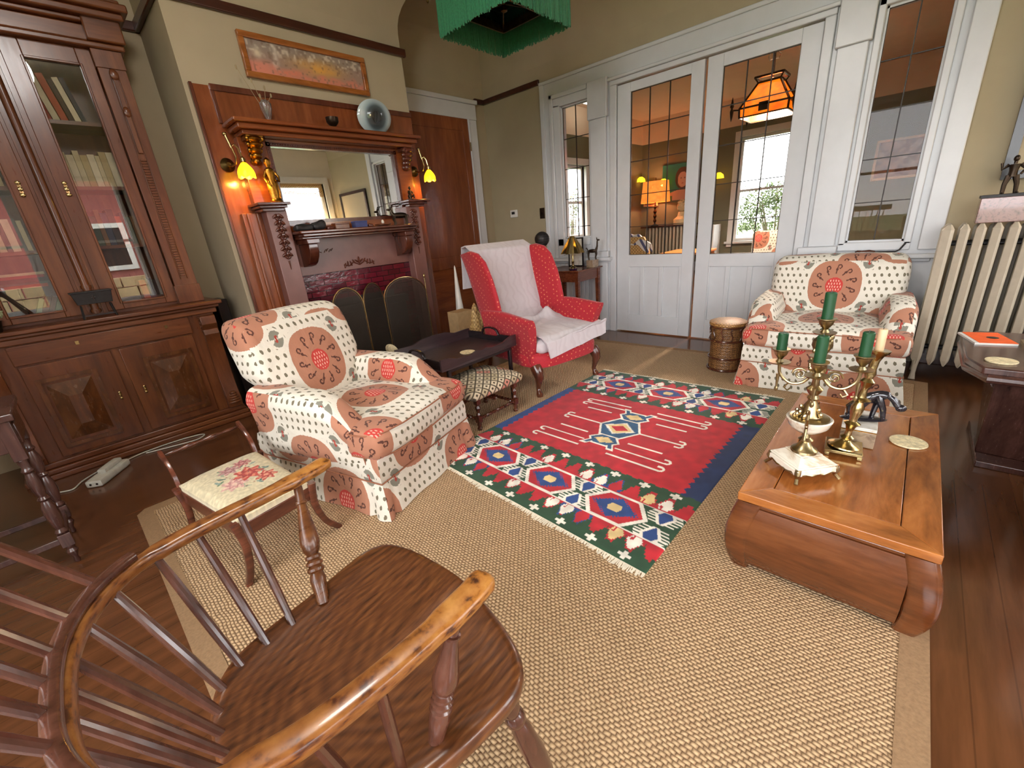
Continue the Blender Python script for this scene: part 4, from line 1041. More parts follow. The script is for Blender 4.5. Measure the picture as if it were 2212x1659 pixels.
for s in (-1, 1):
    d = obj('cupboard_door', G().box((cx + s * 0.02 if s > 0 else cx - 0.41, fr + 0.004, 0.115), (cx + 0.41 if s > 0 else cx - 0.02, fr + 0.022, 0.675)), MT['case'], bc, bevel=0.003)
    x0, x1 = (0.292, 0.556) if s > 0 else (-0.196, 0.068)
    z0, z1 = 0.165, 0.592
    g = G()
    for k, (ins, yy) in enumerate(((0, -0.006), (0.022, 0.001))):
        pass
    w = 0.022
    g.box((x0, fr - 0.008, z0), (x1, fr + 0.004, z0 + w)).box((x0, fr - 0.008, z1 - w), (x1, fr + 0.004, z1)).box((x0, fr - 0.008, z0 + w), (x0 + w, fr + 0.004, z1 - w)).box((x1 - w, fr - 0.008, z0 + w), (x1, fr + 0.004, z1 - w))
    # raised and fielded pyramid
    a = (x0 + 0.035, x1 - 0.035, z0 + 0.04, z1 - 0.04); xm = (x0 + x1) / 2; zm = (z0 + z1) / 2
    g.hexa([(a[0], fr + 0.004, a[2]), (a[1], fr + 0.004, a[2]), (a[1], fr + 0.004, a[3]), (a[0], fr + 0.004, a[3]), (xm - 0.03, fr - 0.024, zm - 0.09), (xm + 0.03, fr - 0.024, zm - 0.09), (xm + 0.03, fr - 0.024, zm + 0.09), (xm - 0.03, fr - 0.024, zm + 0.09)])
    obj('raised_panel', g, MT['case_dark'], d, smooth=False)
    kx = 0.248 if s > 0 else 0.123
    obj('key_plate', G().at((kx, fr + 0.001, 0.392)).rbox((0, 0, 0), (0.014, 0.006, 0.05), 0.003, 3).ell((0, -0.004, 0.02), (0.008, 0.004, 0.008), 8, 6).ell((0, -0.004, -0.018), (0.008, 0.004, 0.008), 8, 6).ell((0, -0.006, 0), (0.005, 0.006, 0.009), 8, 6).at(), MT['brass'], d)
for x in (0.03, 0.46): obj('drawer_lock', G().box((x, fr - 0.002, 0.748), (x + 0.016, fr + 0.003, 0.768)), MT['brass'], bc)
# scrolled corner trusses of the base
for s in (-1, 1):
    g = G(); xx = cx + s * 0.52
    pr = [(0.0, 0.79), (-0.045, 0.785), (-0.05, 0.73), (-0.02, 0.69), (-0.035, 0.66), (-0.015, 0.60), (0.0, 0.52), (-0.002, 0.40), (-0.008, 0.30), (-0.03, 0.22), (-0.045, 0.16), (-0.03, 0.105), (0.0, 0.10), (0.03, 0.10), (0.03, 0.79)]
    g.slab([(xx - 0.045, fr + 0.01 + y, z) for y, z in pr], (0.09, 0, 0))
    for k in range(4): g.cyl((xx - 0.05, fr - 0.005 + 0.004 * k, 0.77 - 0.028 * k), (xx + 0.05, fr - 0.005 + 0.004 * k, 0.77 - 0.028 * k), 0.012 - 0.001 * k, seg=10)
    for k in range(5): g.ell((xx, fr - 0.03, 0.145 + 0.018 * k), (0.045 - 0.006 * k, 0.02, 0.012), 10, 6)
    obj('scrolled_truss', g, MT['case'], bc, bevel=0.003)
# upper case
uf = 3.68
obj('upper_carcass', G().box((cx - 0.545, uf + 0.03, 0.88), (cx - 0.515, bk, 2.42)).box((cx + 0.515, uf + 0.03, 0.88), (cx + 0.545, bk, 2.42)).box((cx - 0.515, bk - 0.02, 0.88), (cx + 0.515, bk, 2.42)).box((cx - 0.515, uf + 0.03, 2.38), (cx + 0.515, bk - 0.02, 2.42)), MT['case'], bc)
obj('inner_shelf', G().box((cx - 0.515, uf + 0.04, 1.265), (cx + 0.515, bk - 0.02, 1.285)).box((cx - 0.515, uf + 0.04, 1.60), (cx + 0.515, bk - 0.02, 1.62)).box((cx - 0.515, uf + 0.04, 1.945), (cx + 0.515, bk - 0.02, 1.965)).box((cx - 0.515, uf + 0.04, 0.88), (cx + 0.515, bk - 0.02, 0.90)), MT['case_h'], bc)
for s in (-1, 1):
    X = (lambda x: x) if s > 0 else mirrorx
    a, b = sorted((X(0.235), X(0.60))); ga, gb = sorted((X(0.315), X(0.535)))
    g = G().box((a, uf, 0.90), (ga, uf + 0.025, 2.33)).box((gb, uf, 0.90), (b, uf + 0.025, 2.33)).box((ga, uf, 0.90), (gb, uf + 0.025, 0.945)).box((ga, uf, 2.24), (gb, uf + 0.025, 2.33))
    w = 0.012
    g.box((ga - w, uf - 0.010, 0.935), (ga, uf, 2.25)).box((gb, uf - 0.010, 0.935), (gb + w, uf, 2.25)).box((ga, uf - 0.010, 0.933), (gb, uf, 0.945)).box((ga, uf - 0.010, 2.24), (gb, uf, 2.252))
    d = obj('glazed_door', g, MT['case'], bc, bevel=0.003)
    obj('pane', G().box((ga, uf + 0.008, 0.945), (gb, uf + 0.012, 2.24)), MT['case_glass'], d, smooth=False)
    kx = X(0.272)
    g = G().at((kx, uf - 0.003, 1.60))
    g.rbox((0, 0, 0), (0.016, 0.006, 0.075), 0.003, 3).ell((0, -0.004, 0.032), (0.012, 0.005, 0.010), 10, 6).ell((0, -0.004, -0.03), (0.013, 0.005, 0.010), 10, 6).ell((0, -0.005, 0.0), (0.011, 0.005, 0.012), 10, 6)
    g.cyl((0, 0, 0.0), (0, -0.014, 0.0), 0.003, seg=6).at()
    obj('lock_plate', g, MT['brass'], d)
g = G().cyl((cx, uf - 0.002, 0.90), (cx, uf - 0.002, 2.33), 0.019, seg=16).box((cx - 0.055, uf + 0.004, 0.90), (cx + 0.055, uf + 0.03, 2.33))
for zz in (0.905, 1.05, 2.28): g.cyl((cx, uf - 0.003, zz), (cx, uf - 0.003, zz + 0.018), 0.025, seg=16)
g.box((cx - 0.04, uf - 0.012, 0.90), (cx - 0.032, uf + 0.01, 2.33)).box((cx + 0.032, uf - 0.012, 0.90), (cx + 0.04, uf + 0.01, 2.33))
obj('centre_column', g, MT['case'], bc)
for s in (-1, 1):
    X = (lambda x: x) if s > 0 else mirrorx
    a, b = sorted((X(0.605), X(0.735)))
    g = G().box((a, uf - 0.02, 0.882), (b, uf + 0.04, 2.33)).box((a - 0.008, uf - 0.032, 0.882), (b + 0.008, uf + 0.04, 1.0)).box((a - 0.004, uf - 0.028, 2.24), (b + 0.004, uf + 0.04, 2.33))
    m_ = (a + b) / 2
    for k in range(46): g.box((m_ - 0.015, uf - 0.03, 1.06 + k * 0.0155), (m_ + 0.015, uf - 0.02, 1.06 + k * 0.0155 + 0.009))
    g.box((m_ - 0.022, uf - 0.027, 1.04), (m_ - 0.017, uf - 0.02, 2.20)).box((m_ + 0.017, uf - 0.027, 1.04), (m_ + 0.022, uf - 0.02, 2.20))
    g.box((m_ - 0.012, uf - 0.034, 1.80), (m_ + 0.012, uf - 0.02, 2.2)).ell((m_, uf - 0.03, 2.21), (0.022, 0.015, 0.03), 10, 8).ell((m_, uf - 0.03, 2.02), (0.018, 0.014, 0.03), 10, 8)
    obj('fluted_pilaster', g, MT['case'], bc, bevel=0.002)
g = G().box((cx - 0.58, uf - 0.045, 2.33), (cx + 0.58, bk, 2.36)).box((cx - 0.565, uf - 0.03, 2.36), (cx + 0.565, bk, 2.44)).box((cx - 0.59, uf - 0.06, 2.44), (cx + 0.59, bk, 2.465)).box((cx - 0.61, uf - 0.10, 2.465), (cx + 0.61, bk, 2.50)).box((cx - 0.63, uf - 0.13, 2.50), (cx + 0.635, bk, 2.54)).box((cx - 0.61, uf - 0.11, 2.54), (cx + 0.61, bk, 2.56))
g.box((cx - 0.59, uf - 0.07, 2.36), (cx - 0.42, uf - 0.03, 2.50)).box((cx + 0.42, uf - 0.07, 2.36), (cx + 0.59, uf - 0.03, 2.50))
obj('cornice', g, MT['case_h'], bc, bevel=0.008)
# books: every one its own object
SP = [((150, 30, 26), 'dark red'), ((196, 178, 140), 'cream'), ((214, 200, 168), 'ivory'), ((64, 74, 56), 'dark green'), ((120, 82, 48), 'tan'), ((52, 52, 66), 'navy'), ((170, 72, 44), 'rust'), ((90, 84, 76), 'grey'), ((178, 156, 110), 'buff'), ((60, 40, 32), 'dark brown'), ((128, 140, 96), 'sage')]
BM = {n: plain(n.replace(' ', '_') + '_book_cloth', c, 0.7, var=0.12) for c, n in SP}
MT['paper'] = plain('page_paper', (206, 194, 166), 0.9)
bidx = 0
def book(x, y, z, w, d, h, colr, lean, label, grp, flat=False):
    """spine towards the room (-y); x is the left foot"""
    t = thing('book', label, 'book', (x, y, z), 0, grp)
    if flat: t.rotation_euler = (0, PI / 2, 0); t.location = (x, y, z + w)
    else: t.rotation_euler = (0, lean, 0)
    cv = G().box((0, 0, 0), (0.003, d, h)).box((w - 0.003, 0, 0), (w, d, h)).box((0.003, 0, 0), (w - 0.003, 0.004, h))
    for q in (0.15, 0.8): cv.box((0.0, -0.0012, h * q), (w, 0.0, h * q + 0.004))
    obj('cover', cv, BM[colr], t, local=True, smooth=False)
    obj('pages', G().box((0.003, 0.004, 0.004), (w - 0.003, d - 0.004, h - 0.004)), MT['paper'], t, local=True, smooth=False)
    return t
def row(shelf, x0, x1, z, cols, hmin, hmax, grp, place, lean=0.0, y=3.76, ws=(0.018, 0.032)):
    rr = random.Random(int(z * 100 + x0 * 31)); x = x0; k = 0
    ordw = ['leftmost', 'second', 'third', 'fourth', 'fifth', 'sixth', 'seventh', 'eighth', 'ninth', 'tenth', 'eleventh', 'twelfth']
    while True:
        c = cols[k % len(cols)]; w = rr.uniform(*ws); h = rr.uniform(hmin, hmax)
        if x + w > x1: break
        t = book(x, y, z, w, 0.15, h, c, lean, f'{c} book, {ordw[min(k, 11)]} {"" if k == 0 else "from the left "}{place}', grp)
        x += w * (1.0 if lean == 0 else 1.12) + 0.0015; k += 1
row(3, 0.30, 0.56, 1.62, ['cream', 'ivory', 'cream', 'buff', 'ivory', 'cream', 'buff', 'ivory', 'rust', 'grey'], 0.17, 0.20, 'pale books on the second shelf', 'on the second shelf from the top, right side', 0.0)
row(4, 0.32, 0.49, 1.965, ['dark red', 'ivory', 'rust', 'dark brown', 'ivory', 'navy'], 0.20, 0.235, 'leaning books on the top shelf', 'leaning on the top shelf, right side', -0.16)
row(2, 0.30, 0.57, 1.285, ['dark brown', 'dark green', 'tan', 'navy', 'dark brown', 'rust'], 0.16, 0.22, 'books on the third shelf', 'on the third shelf from the top, right side', 0.0)
row(1, 0.44, 0.56, 0.90, ['rust', 'navy', 'dark brown', 'grey'], 0.15, 0.17, 'books on the bottom shelf', 'on the bottom shelf, right side', 0.0, ws=(0.022, 0.034))
row(3, -0.20, 0.06, 1.62, ['tan', 'grey', 'dark green', 'buff', 'dark brown'], 0.17, 0.21, 'books behind the left glass door, second shelf', 'on the second shelf from the top, left side', 0.0)
row(2, -0.20, 0.05, 1.285, ['ivory', 'grey', 'cream', 'tan', 'cream', 'grey'], 0.15, 0.19, 'books behind the left glass door, third shelf', 'on the third shelf from the top, left side', 0.0)
row(1, -0.09, 0.06, 0.90, ['sage', 'tan', 'tan'], 0.13, 0.16, 'tilted books on the bottom shelf', 'tilted on the bottom shelf, left side', 0.45, ws=(0.02, 0.026))
for k, (c, w) in enumerate((('rust', 0.014), ('ivory', 0.010), ('dark brown', 0.022), ('dark red', 0.016), ('ivory', 0.012), ('dark brown', 0.014))):
    pass
zz = 1.085
st_ = thing('inner_box', 'dark wooden box holding up the flat books, left side of the bottom shelf', 'box', (-0.10, 3.85, 0.90)); obj('body', G().box((-0.08, -0.06, 0), (0.0, 0.07, 0.185)), MT['inside'], st_, local=True, bevel=0.003)
for k, (c, w) in enumerate((('rust', 0.018), ('grey', 0.012), ('dark brown', 0.022), ('dark red', 0.016), ('cream', 0.014))):
    book(-0.19 + 0.006 * (k % 3), 3.77, zz, w, 0.15, 0.22, c, 0, f'{c} book lying flat, {["lowest", "second", "third", "fourth", "topmost"][k]} of the stack on the left', 'flat books stacked on the left', True); zz += w + 0.0005
MT['frame_wood'] = MT['case_h']

tag(obj('black_case', G().box((0.825, 3.76, 0.0), (0.905, 3.96, 0.86)), MT['black'], None, bevel=0.01), 'black upright case in the gap between the bookcase and the chimney breast', 'case')
# black iron box on legs standing on the ledge
ib = thing('iron_box_on_stand', 'black metal rectangular box on four splayed legs on the bookcase ledge', 'planter', (0.185, 3.575, 0.880))
g = G().hexa([(-0.078, -0.035, 0.085), (0.078, -0.035, 0.085), (0.078, 0.035, 0.085), (-0.078, 0.035, 0.085), (-0.09, -0.045, 0.155), (0.09, -0.045, 0.155), (0.09, 0.045, 0.155), (-0.09, 0.045, 0.155)]).box((-0.095, -0.048, 0.150), (0.095, 0.048, 0.158))
obj('box', g, MT['iron'], ib, local=True, bevel=0.002)
obj('cross_mark', G().box((-0.002, -0.045, 0.105), (0.002, -0.041, 0.135)).box((-0.01, -0.0445, 0.12), (0.01, -0.041, 0.124)), MT['black'], ib, local=True)
for sx in (-1, 1):
    for sy in (-1, 1):
        obj('leg', G().beam((sx * 0.066, sy * 0.03, 0.078), (sx * 0.074, sy * 0.036, 0.0), 0.010, 0.004), MT['iron'], ib, local=True)
obj('stretcher', G().beam((-0.07, -0.034, 0.02), (0.07, -0.034, 0.02), 0.004, 0.006), MT['iron'], ib, local=True)
# ------------------------------------------------------------------ rugs
sr = [(-0.04, 1.20), (-0.035, 2.10), (0.0, 2.62), (0.05, 2.645), (1.9, 2.64), (3.74, 2.11), (3.78, 1.0), (3.66, 0.6), (3.66, -0.205), (1.5, -0.225), (0.3, -0.235), (-0.04, -0.235)]
sr = [(-0.04, -0.225), (3.66, -0.205), (3.765, 1.0), (3.735, 2.10), (3.70, 2.64), (0.0, 2.64), (-0.035, 2.60), (-0.04, 1.3)]
rug = obj('sisal_rug', G().prism(sr, 0.0, 0.008), MT['sisal']); tag(rug, 'large tan woven sisal rug covering the middle of the floor', 'rug')
def border(poly_, w):
    n_ = len(poly_); out = []
    for i in range(n_):
        p0, p1, p2 = Vector(poly_[i - 1]), Vector(poly_[i]), Vector(poly_[(i + 1) % n_])
        e1 = (p1 - p0).normalized(); e2 = (p2 - p1).normalized(); n1 = Vector((-e1.y, e1.x)); n2 = Vector((-e2.y, e2.x))
        b = (n1 + n2).normalized(); out.append(tuple(p1 + b * (w / max(0.3, b.dot(n1)))))
    return out
inn = border(sr, 0.062); g = G()
for i in range(len(sr)):
    j = (i + 1) % len(sr)
    g.hexa([(*sr[i], 0.0), (*sr[j], 0.0), (*inn[j], 0.0), (*inn[i], 0.0), (*sr[i], 0.0105), (*sr[j], 0.0105), (*inn[j], 0.0105), (*inn[i], 0.0105)])
b_ = obj('binding', g, MT['sisal_edge'], rug); b_['label'] = 'plain cloth binding tape'

# kilim: colour woven into a fine grid of points
K1, K2, K3, K4 = (1.172, 1.795), (1.100, 0.500), (2.950, 0.460), (2.905, 1.745)
KL, KW = 1.82, 1.30
def kilim(s, t):
    """s metres from near end, t metres from the right side"""
    RED, GRN, BLU, DBL, WHT, YEL = (182, 30, 42), (36, 70, 46), (36, 68, 126), (26, 46, 88), (232, 226, 212), (222, 194, 136)
    N = len(s); c = np.tile(np.array(RED, float), (N, 1))
    def put(m, col): c[m] = col
    d = np.minimum(s, KL - s); far = s > KL / 2
    st = lambda a, q=0.012: np.floor(a / q) * q
    ts, ss, ds = st(t, 0.006), st(s, 0.006), st(d, 0.006)
    # side borders of the field
    zz = 0.018 * np.abs(((d / 0.05) % 1) - 0.5) * 2 + 0.010 * np.abs(((d / 0.017) % 1) - 0.5)
    put(t < 0.075 + zz * 1.2, DBL); put(t > KW - 0.055 - zz, BLU)
    # field end bands
    put(d < 0.495 + 0.006 * (np.floor(t / 0.03) % 2), GRN)
    # inner hook band .345-.44 and outer .055-.15
    def hooks(z0, z1, flip):
        m = (d >= z0) & (d < z1); h = z1 - z0; v = (d - z0) / h
        if flip: v = 1 - v
        # stepped triangles, red on green
        ph = (ts + 0.02) / 0.082; fr_ = ph % 1; idx = np.floor(ph).astype(int)
        vq = np.floor(v * 5) / 5
        tri = np.abs(fr_ - 0.5) < 0.5 * (1 - vq) + 0.06
        put(m, GRN); put(m & tri, RED)
        alt = idx % 4
        colr = np.where((idx % 7 == 3), 1, 0)
        flag = m & tri & ((alt == 1) | (alt == 2)) & (v < 0.85)
        arrow = np.abs(fr_ - 0.5) < 0.40 * (1 - np.abs(v - 0.35) * 1.5)
        notch = (fr_ > 0.5) & (v < 0.35) & (np.abs(fr_ - 0.62 - v * 0.2) < 0.05)
        put(flag & arrow & ~notch & (colr == 0), WHT); put(flag & arrow & ~notch & (idx % 5 == 2), YEL)
        put(m & tri & ((idx % 8 == 4) | (idx % 8 == 5)) & ~arrow, BLU)
        put(m & (v < 0.08), RED)
    hooks(0.345, 0.445, False); hooks(0.055, 0.148, True)
    # outer green edge
    put(d < 0.055 + 0.008 * (np.floor(t / 0.02) % 2), GRN)
    # white crosses
    for row_ in (0.030, 0.472):
        u = ((t - 0.10) / 0.152); k = np.round(u); du = (t - 0.10 - k * 0.152); dv = d - row_
        ok = (k >= 0) & (k < 8)
        q = 0.0085
        cr = ((np.abs(du) < q) & (np.abs(dv) < 0.0215)) | ((np.abs(dv) < q) & (np.abs(du) < 0.026))
        put(ok & cr, WHT)
    # diamond band
    m = (d >= 0.15) & (d < 0.343); put(m, GRN)
    for k, tc in enumerate((0.275, 0.640, 1.010)):
        x = t - tc; y = d - 0.247
        hexd = np.maximum(np.abs(y) * 1.0, (np.abs(x) + np.abs(y) * 0.75) * 0.62)
        put(m & (hexd < 0.0965), WHT); put(m & (hexd < 0.0825), RED)
        a = np.abs(x) * 0.64 + np.abs(y) * 0.92
        ser = 0.012 * np.abs((((x + y) / 0.020) % 1) - 0.5) * 2 + 0.012 * np.abs((((x - y) / 0.020) % 1) - 0.5) * 2
        put(m & (a + ser < 0.082), BLU)
        put(m & (np.abs(x) * 0.9 + np.abs(y) * 0.35 < 0.030) & (np.abs(y) < 0.026), YEL)
    # serrated white combs with blue hearts between the diamonds
    for tc in (0.075, 0.455, 0.825, 1.20):
        for sg in (-1, 1):
            y = (d - 0.247) * sg; x = t - tc
            comb = np.abs(x) + 0.55 * np.abs(y - 0.068)
            teeth = (((y / 0.017) % 1) < 0.5)
            put(m & (y > 0.008) & (np.abs(x) < 0.078 - np.abs(y - 0.062) * 0.55) & teeth & (np.abs(x) > 0.012), WHT)
            put(m & (y > 0.012) & (comb < 0.046), WHT); put(m & (y > 0.012) & (comb < 0.032), BLU)
    for q in (0.150, 0.343): put(np.abs(d - q) < 0.0035, WHT)
    # field medallion
    x = t - 0.64; y = s - 0.915
    def hexm(yy, xx, a, b): return np.maximum(np.abs(yy) / a, (np.abs(xx) / b + np.abs(yy) / a * 0.5) / 1.0)
    lobes = [(0.0, 0.125, 0.135), (0.175, 0.066, 0.100), (-0.175, 0.066, 0.100)]
    horns = np.zeros(N, bool)
    for sg in (-1, 1):
        yy = y * sg
        horns |= (yy > 0.14) & (yy < 0.265) & (np.abs(np.abs(x) - (0.020 + (yy - 0.14) * 0.55)) < 0.022)
    body = horns.copy()
    for yc, a, b in lobes: body |= hexm(y - yc, x, a, b) < 1.0
    ins = np.zeros(N, bool)
    for sg in (-1, 1):
        yy = y * sg
        ins |= (yy > 0.14) & (yy < 0.25) & (np.abs(np.abs(x) - (0.020 + (yy - 0.14) * 0.55)) < 0.012)
    for yc, a, b in lobes: ins |= hexm(y - yc, x, a - 0.014, b - 0.014) < 1.0
    put(body, WHT); put(ins, (40, 84, 120))
    ser = 0.010 * np.abs((((x + y) / 0.022) % 1) - 0.5) * 2
    put(np.abs(y) * 0.95 + np.abs(x) * 0.85 + ser < 0.088, WHT); put(np.abs(y) * 0.95 + np.abs(x) * 0.85 + ser < 0.072, YEL); put(np.abs(y) * 1.0 + np.abs(x) * 0.7 < 0.040, RED)
    for sg in (-1, 1): put((np.abs(y - sg * 0.175) * 0.9 + np.abs(x) * 0.6 + ser) < 0.042, YEL)
    # hooked lines either side
    lw = 0.0065
    for ys, x0, dbl, hk in ((0.305, 0.09, 0, 1), (0.245, 0.10, 0, 1), (0.165, 0.15, 0, 0), (0.0, 0.13, 1, 1), (-0.140, 0.13, 0, 0), (-0.225, 0.10, 0, 1), (-0.300, 0.09, 0, 1)):
        for sx in (-1, 1):
            xx = x * sx; y2 = (y - ys) * sx
            L = 0.385 if abs(ys) > 0.2 else 0.365 if hk else 0.33
            put((xx > x0) & (xx < L) & (np.abs(y2) < lw), WHT)
            if hk:
                hd = np.sqrt((xx - L) ** 2 + (y2 + 0.018) ** 2)
                put((np.abs(hd - 0.018) < lw) & (xx > L - 0.004), WHT)
                put((np.abs(xx - L + 0.008) < 0.012) & (np.abs(y2 + 0.036) < lw * 1.1), WHT)
                if dbl:
                    hd = np.sqrt((xx - L) ** 2 + (y2 - 0.018) ** 2); put((np.abs(hd - 0.018) < lw) & (xx > L - 0.004), WHT)
                    put((np.abs(xx - L + 0.008) < 0.012) & (np.abs(y2 - 0.036) < lw * 1.1), WHT)
            elif True:
                pass
    n1 = vnoise(s * 30, t * 30, 1.0, 9)[:, None]
    return c * (0.90 + 0.2 * n1)
NX, NY = 520, 372
kg = G(); us = np.linspace(0, 1, NX + 1); vs_ = np.linspace(0, 1, NY + 1)
U, V = np.meshgrid(us, vs_, indexing='ij'); U = U.ravel(); V = V.ravel()
# s along K2->K3, t from right side (K2K3) to left (K1K4)
px = (1 - U) * ((1 - V) * K2[0] + V * K1[0]) + U * ((1 - V) * K3[0] + V * K4[0])
py = (1 - U) * ((1 - V) * K2[1] + V * K1[1]) + U * ((1 - V) * K3[1] + V * K4[1])
wav = 0.006 * np.sin(V * 9 + 1.0) * (U * (1 - U))
corner = lambda u, v: np.sqrt(np.maximum(0, 0.03 - u) ** 2 + np.maximum(0, 0.04 - v) ** 2)
edge = np.minimum(np.minimum(U, 1 - U), np.minimum(V, 1 - V))
pz = 0.0125 + 0.0015 * np.sin(px * 9 + py * 5) * np.clip(edge * 20, 0, 1) - np.where(edge <= 0, 0.0045, 0)
co = np.stack([px, py + wav * 0.0, pz], 1)
me = bpy.data.meshes.new('kilim_rug')
ii, jj = np.meshgrid(np.arange(NX), np.arange(NY), indexing='ij'); k0 = (ii * (NY + 1) + jj).ravel()
faces = np.stack([k0, k0 + NY + 1, k0 + NY + 2, k0 + 1], 1)
org = co.mean(0); org[2] = 0.0
me.vertices.add(len(co)); me.vertices.foreach_set('co', (co - org).astype(np.float32).ravel())
me.loops.add(faces.size); me.loops.foreach_set('vertex_index', faces.ravel().astype(np.int32))
me.polygons.add(len(faces)); me.polygons.foreach_set('loop_start', (np.arange(len(faces)) * 4).astype(np.int32))
me.update(calc_edges=True); me.validate()
me.materials.append(MT['attr'])
kl = bpy.data.objects.new('kilim_rug', me); link(kl); kl.location = org
paint(kl, kilim(U * KL, V * KW)); tag(kl, 'red kilim with blue, green and white geometric bands lying on the sisal rug', 'rug')
g = G(); r = random.Random(3)
for e in (0, 1):
    A, Bq = ((K2, K1), (K3, K4))[e]; sgn = (-1, 1)[e]
    for k in range(300):
        t = (k + 0.5) / 300; x = A[0] + (Bq[0] - A[0]) * t; y = A[1] + (Bq[1] - A[1]) * t
        l = (0.020 + 0.016 * (0.5 + 0.5 * math.sin(t * 21)) ** 2) * r.uniform(0.6, 1.0); q = r.uniform(-0.008, 0.008)
        g.hexa([(x, y - 0.0022, 0.0085), (x, y + 0.0022, 0.0085), (x + sgn * l, y + 0.0016 + q, 0.0085), (x + sgn * l, y - 0.0016 + q, 0.0085), (x, y - 0.0022, 0.0125), (x, y + 0.0022, 0.0125), (x + sgn * l, y + 0.0016 + q, 0.0105), (x + sgn * l, y - 0.0016 + q, 0.0105)])
MT['cotton'] = plain('cream_cotton', (224, 214, 192), 0.9)
f_ = obj('fringe', g, MT['cotton'], kl, smooth=False); f_['kind'] = 'stuff'

# ------------------------------------------------------------------ slip-covered armchairs
def armchair(label, loc, rz, W=0.74, D=0.92, HB=0.88, tilt=0.20, hsc=1.0, grp='ikat slip-covered armchairs'):
    """x across, y to the back, origin at the middle of the front skirt on the floor"""
    t = thing('armchair', label, 'armchair', loc, rz, grp)
    h = W / 2; m = MT['ikat']; z0 = 0.0105
    # body with flared pleated skirt
    g = G(); rings = []; pts = []
    n = 40
    base = []
    y1 = D - 0.10
    def outline(off, wob, yb):
        P = []
        c = [(-h - off, -off), (h + off, -off), (h + off - 0.02, yb + off), (-h - off + 0.02, yb + off)]
        for i in range(4):
            a = Vector(c[i]); b = Vector(c[(i + 1) % 4])
            for q in range(n):
                p = a.lerp(b, q / n); e = b - a; nn = Vector((e.y, -e.x)).normalized()
                w = wob * (math.sin(q / n * PI * 5) * 0.35 + (1.0 if q < 2 or q > n - 3 else 0.0) * 0.8 - (1.4 if q in (3, n - 4) else 0))
                P.append(p + nn * w)
        return P
    for z, off, wob in ((0.0, 0.022, 0.014), (0.05, 0.016, 0.011), (0.11, 0.008, 0.007), (0.165, 0.001, 0.002), (0.172, -0.002, 0.0), (0.178, 0.001, 0.0), (0.25, 0.0, 0.0), (0.285, -0.006, 0.0), (0.30, -0.03, 0)):
        rings.append([(p.x, p.y, z0 + z * hsc) for p in outline(off, wob, y1)])
    g.loft(rings)
    obj('skirt_and_base', g, m, t, uv={'x': (0.24, 0.05), 'y': (0.24, 0.02), 'z': (0, 0.25)}, local=True, angle=60)
    # seam piping above the skirt
    o = outline(0.004, 0, y1); obj('skirt_piping', G().tube([(p.x, p.y, z0 + 0.172 * hsc) for p in o[::8]], 0.0035, 6, closed=True), MT['piping'], t, local=True)
    # arms: rolled, scooping down at the front
    aw = 0.155
    for s in (-1, 1):
        xs = s * (h - aw / 2 + 0.012)
        rings = []; nn = 30
        for k in range(15):
            u = k / 14
            y = 0.075 + (D - 0.27) * u
            top = 0.550 * hsc if u > 0.42 else (0.36 + 0.190 * math.sin(u / 0.42 * PI / 2)) * hsc
            wd = aw * (1.0 if u > 0.42 else 0.78 + 0.22 * u / 0.42)
            bot = 0.20 * hsc
            ring = []
            for j in range(nn):
                a = 2 * PI * j / nn
                cx_, cz_ = math.cos(a), math.sin(a)
                bulge = 1.0 + (0.12 if cz_ > 0.2 else 0.0)
                xx = math.copysign(abs(cx_) ** 0.55, cx_) * wd / 2 * bulge
                zz = (bot + top) / 2 + math.copysign(abs(cz_) ** 0.55, cz_) * (top - bot) / 2
                ring.append((xs + xx + s * (0.012 if cz_ > 0.3 else 0), y, z0 + zz))
            if k == 0:
                rings.append([((p[0] - xs) * 0.7 + xs, p[1] - 0.012, (p[2] - z0 - 0.28) * 0.75 + z0 + 0.28) for p in ring])
            rings.append(ring)
        ag = G().loft(rings)
        obj('arm', ag, m, t, uv={'x': (0.40 if s < 0 else 0.05, 0.20), 'y': (0.2, 0.0), 'z': (xs + 0.1, 0.10)}, local=True, angle=60)
        pr = rings[1]
        obj('arm_piping', G().tube(pr[::2], 0.0035, 6, closed=True), MT['piping'], t, local=True)
    # T-shaped seat cushion
    def cush(x, y, z):
        # widen in front of the arms
        f = max(0.0, min(1.0, (0.20 - y) / 0.06))
        ww = (h - aw * 0.80) + (aw * 0.80 + 0.012) * (f * f * (3 - 2 * f))
        q = x / 0.5
        x2 = q * ww
        crown = 0.030 * (1 - min(1, (abs(q)) ** 2)) * (1 - min(1, abs((y - 0.33) / 0.36) ** 2.5))
        if z > 0.345 * hsc: z += crown
        y2 = y + (0.012 * math.sin(3 * q) if y < 0.02 else 0) - 0.018 * (1 - q * q) * (1 if y < 0.1 else 0)
        z += 0.006 * math.sin(14 * x + 5 * y) * (1 if z > 0.345 * hsc else 0)
        return (x2, y2, z0 + z)
    sg = G().rbox((0, 0.305, 0.345 * hsc), (1.0, 0.65, 0.125 * hsc), 0.045, 40, cush)
    sc = obj('seat_cushion', sg, m, t, uv={'x': (0.1, 0.28), 'y': (0.26, 0.40), 'z': (0.0, 0.30)}, local=True, angle=70)
    for zz in (0.295, 0.398):
        P = [cush(0.495 * math.copysign(min(1, abs(math.cos(a)) ** 0.25), math.cos(a)), 0.305 + 0.322 * math.copysign(abs(math.sin(a)) ** 0.25, math.sin(a)), zz * hsc) for a in [2 * PI * k / 72 for k in range(72)]]
        obj('cushion_piping', G().tube(P, 0.0035, 6, closed=True), MT['piping'], sc, local=True)
    # leaning back, wide at the top
    yb = 0.60; BW = W - 0.06
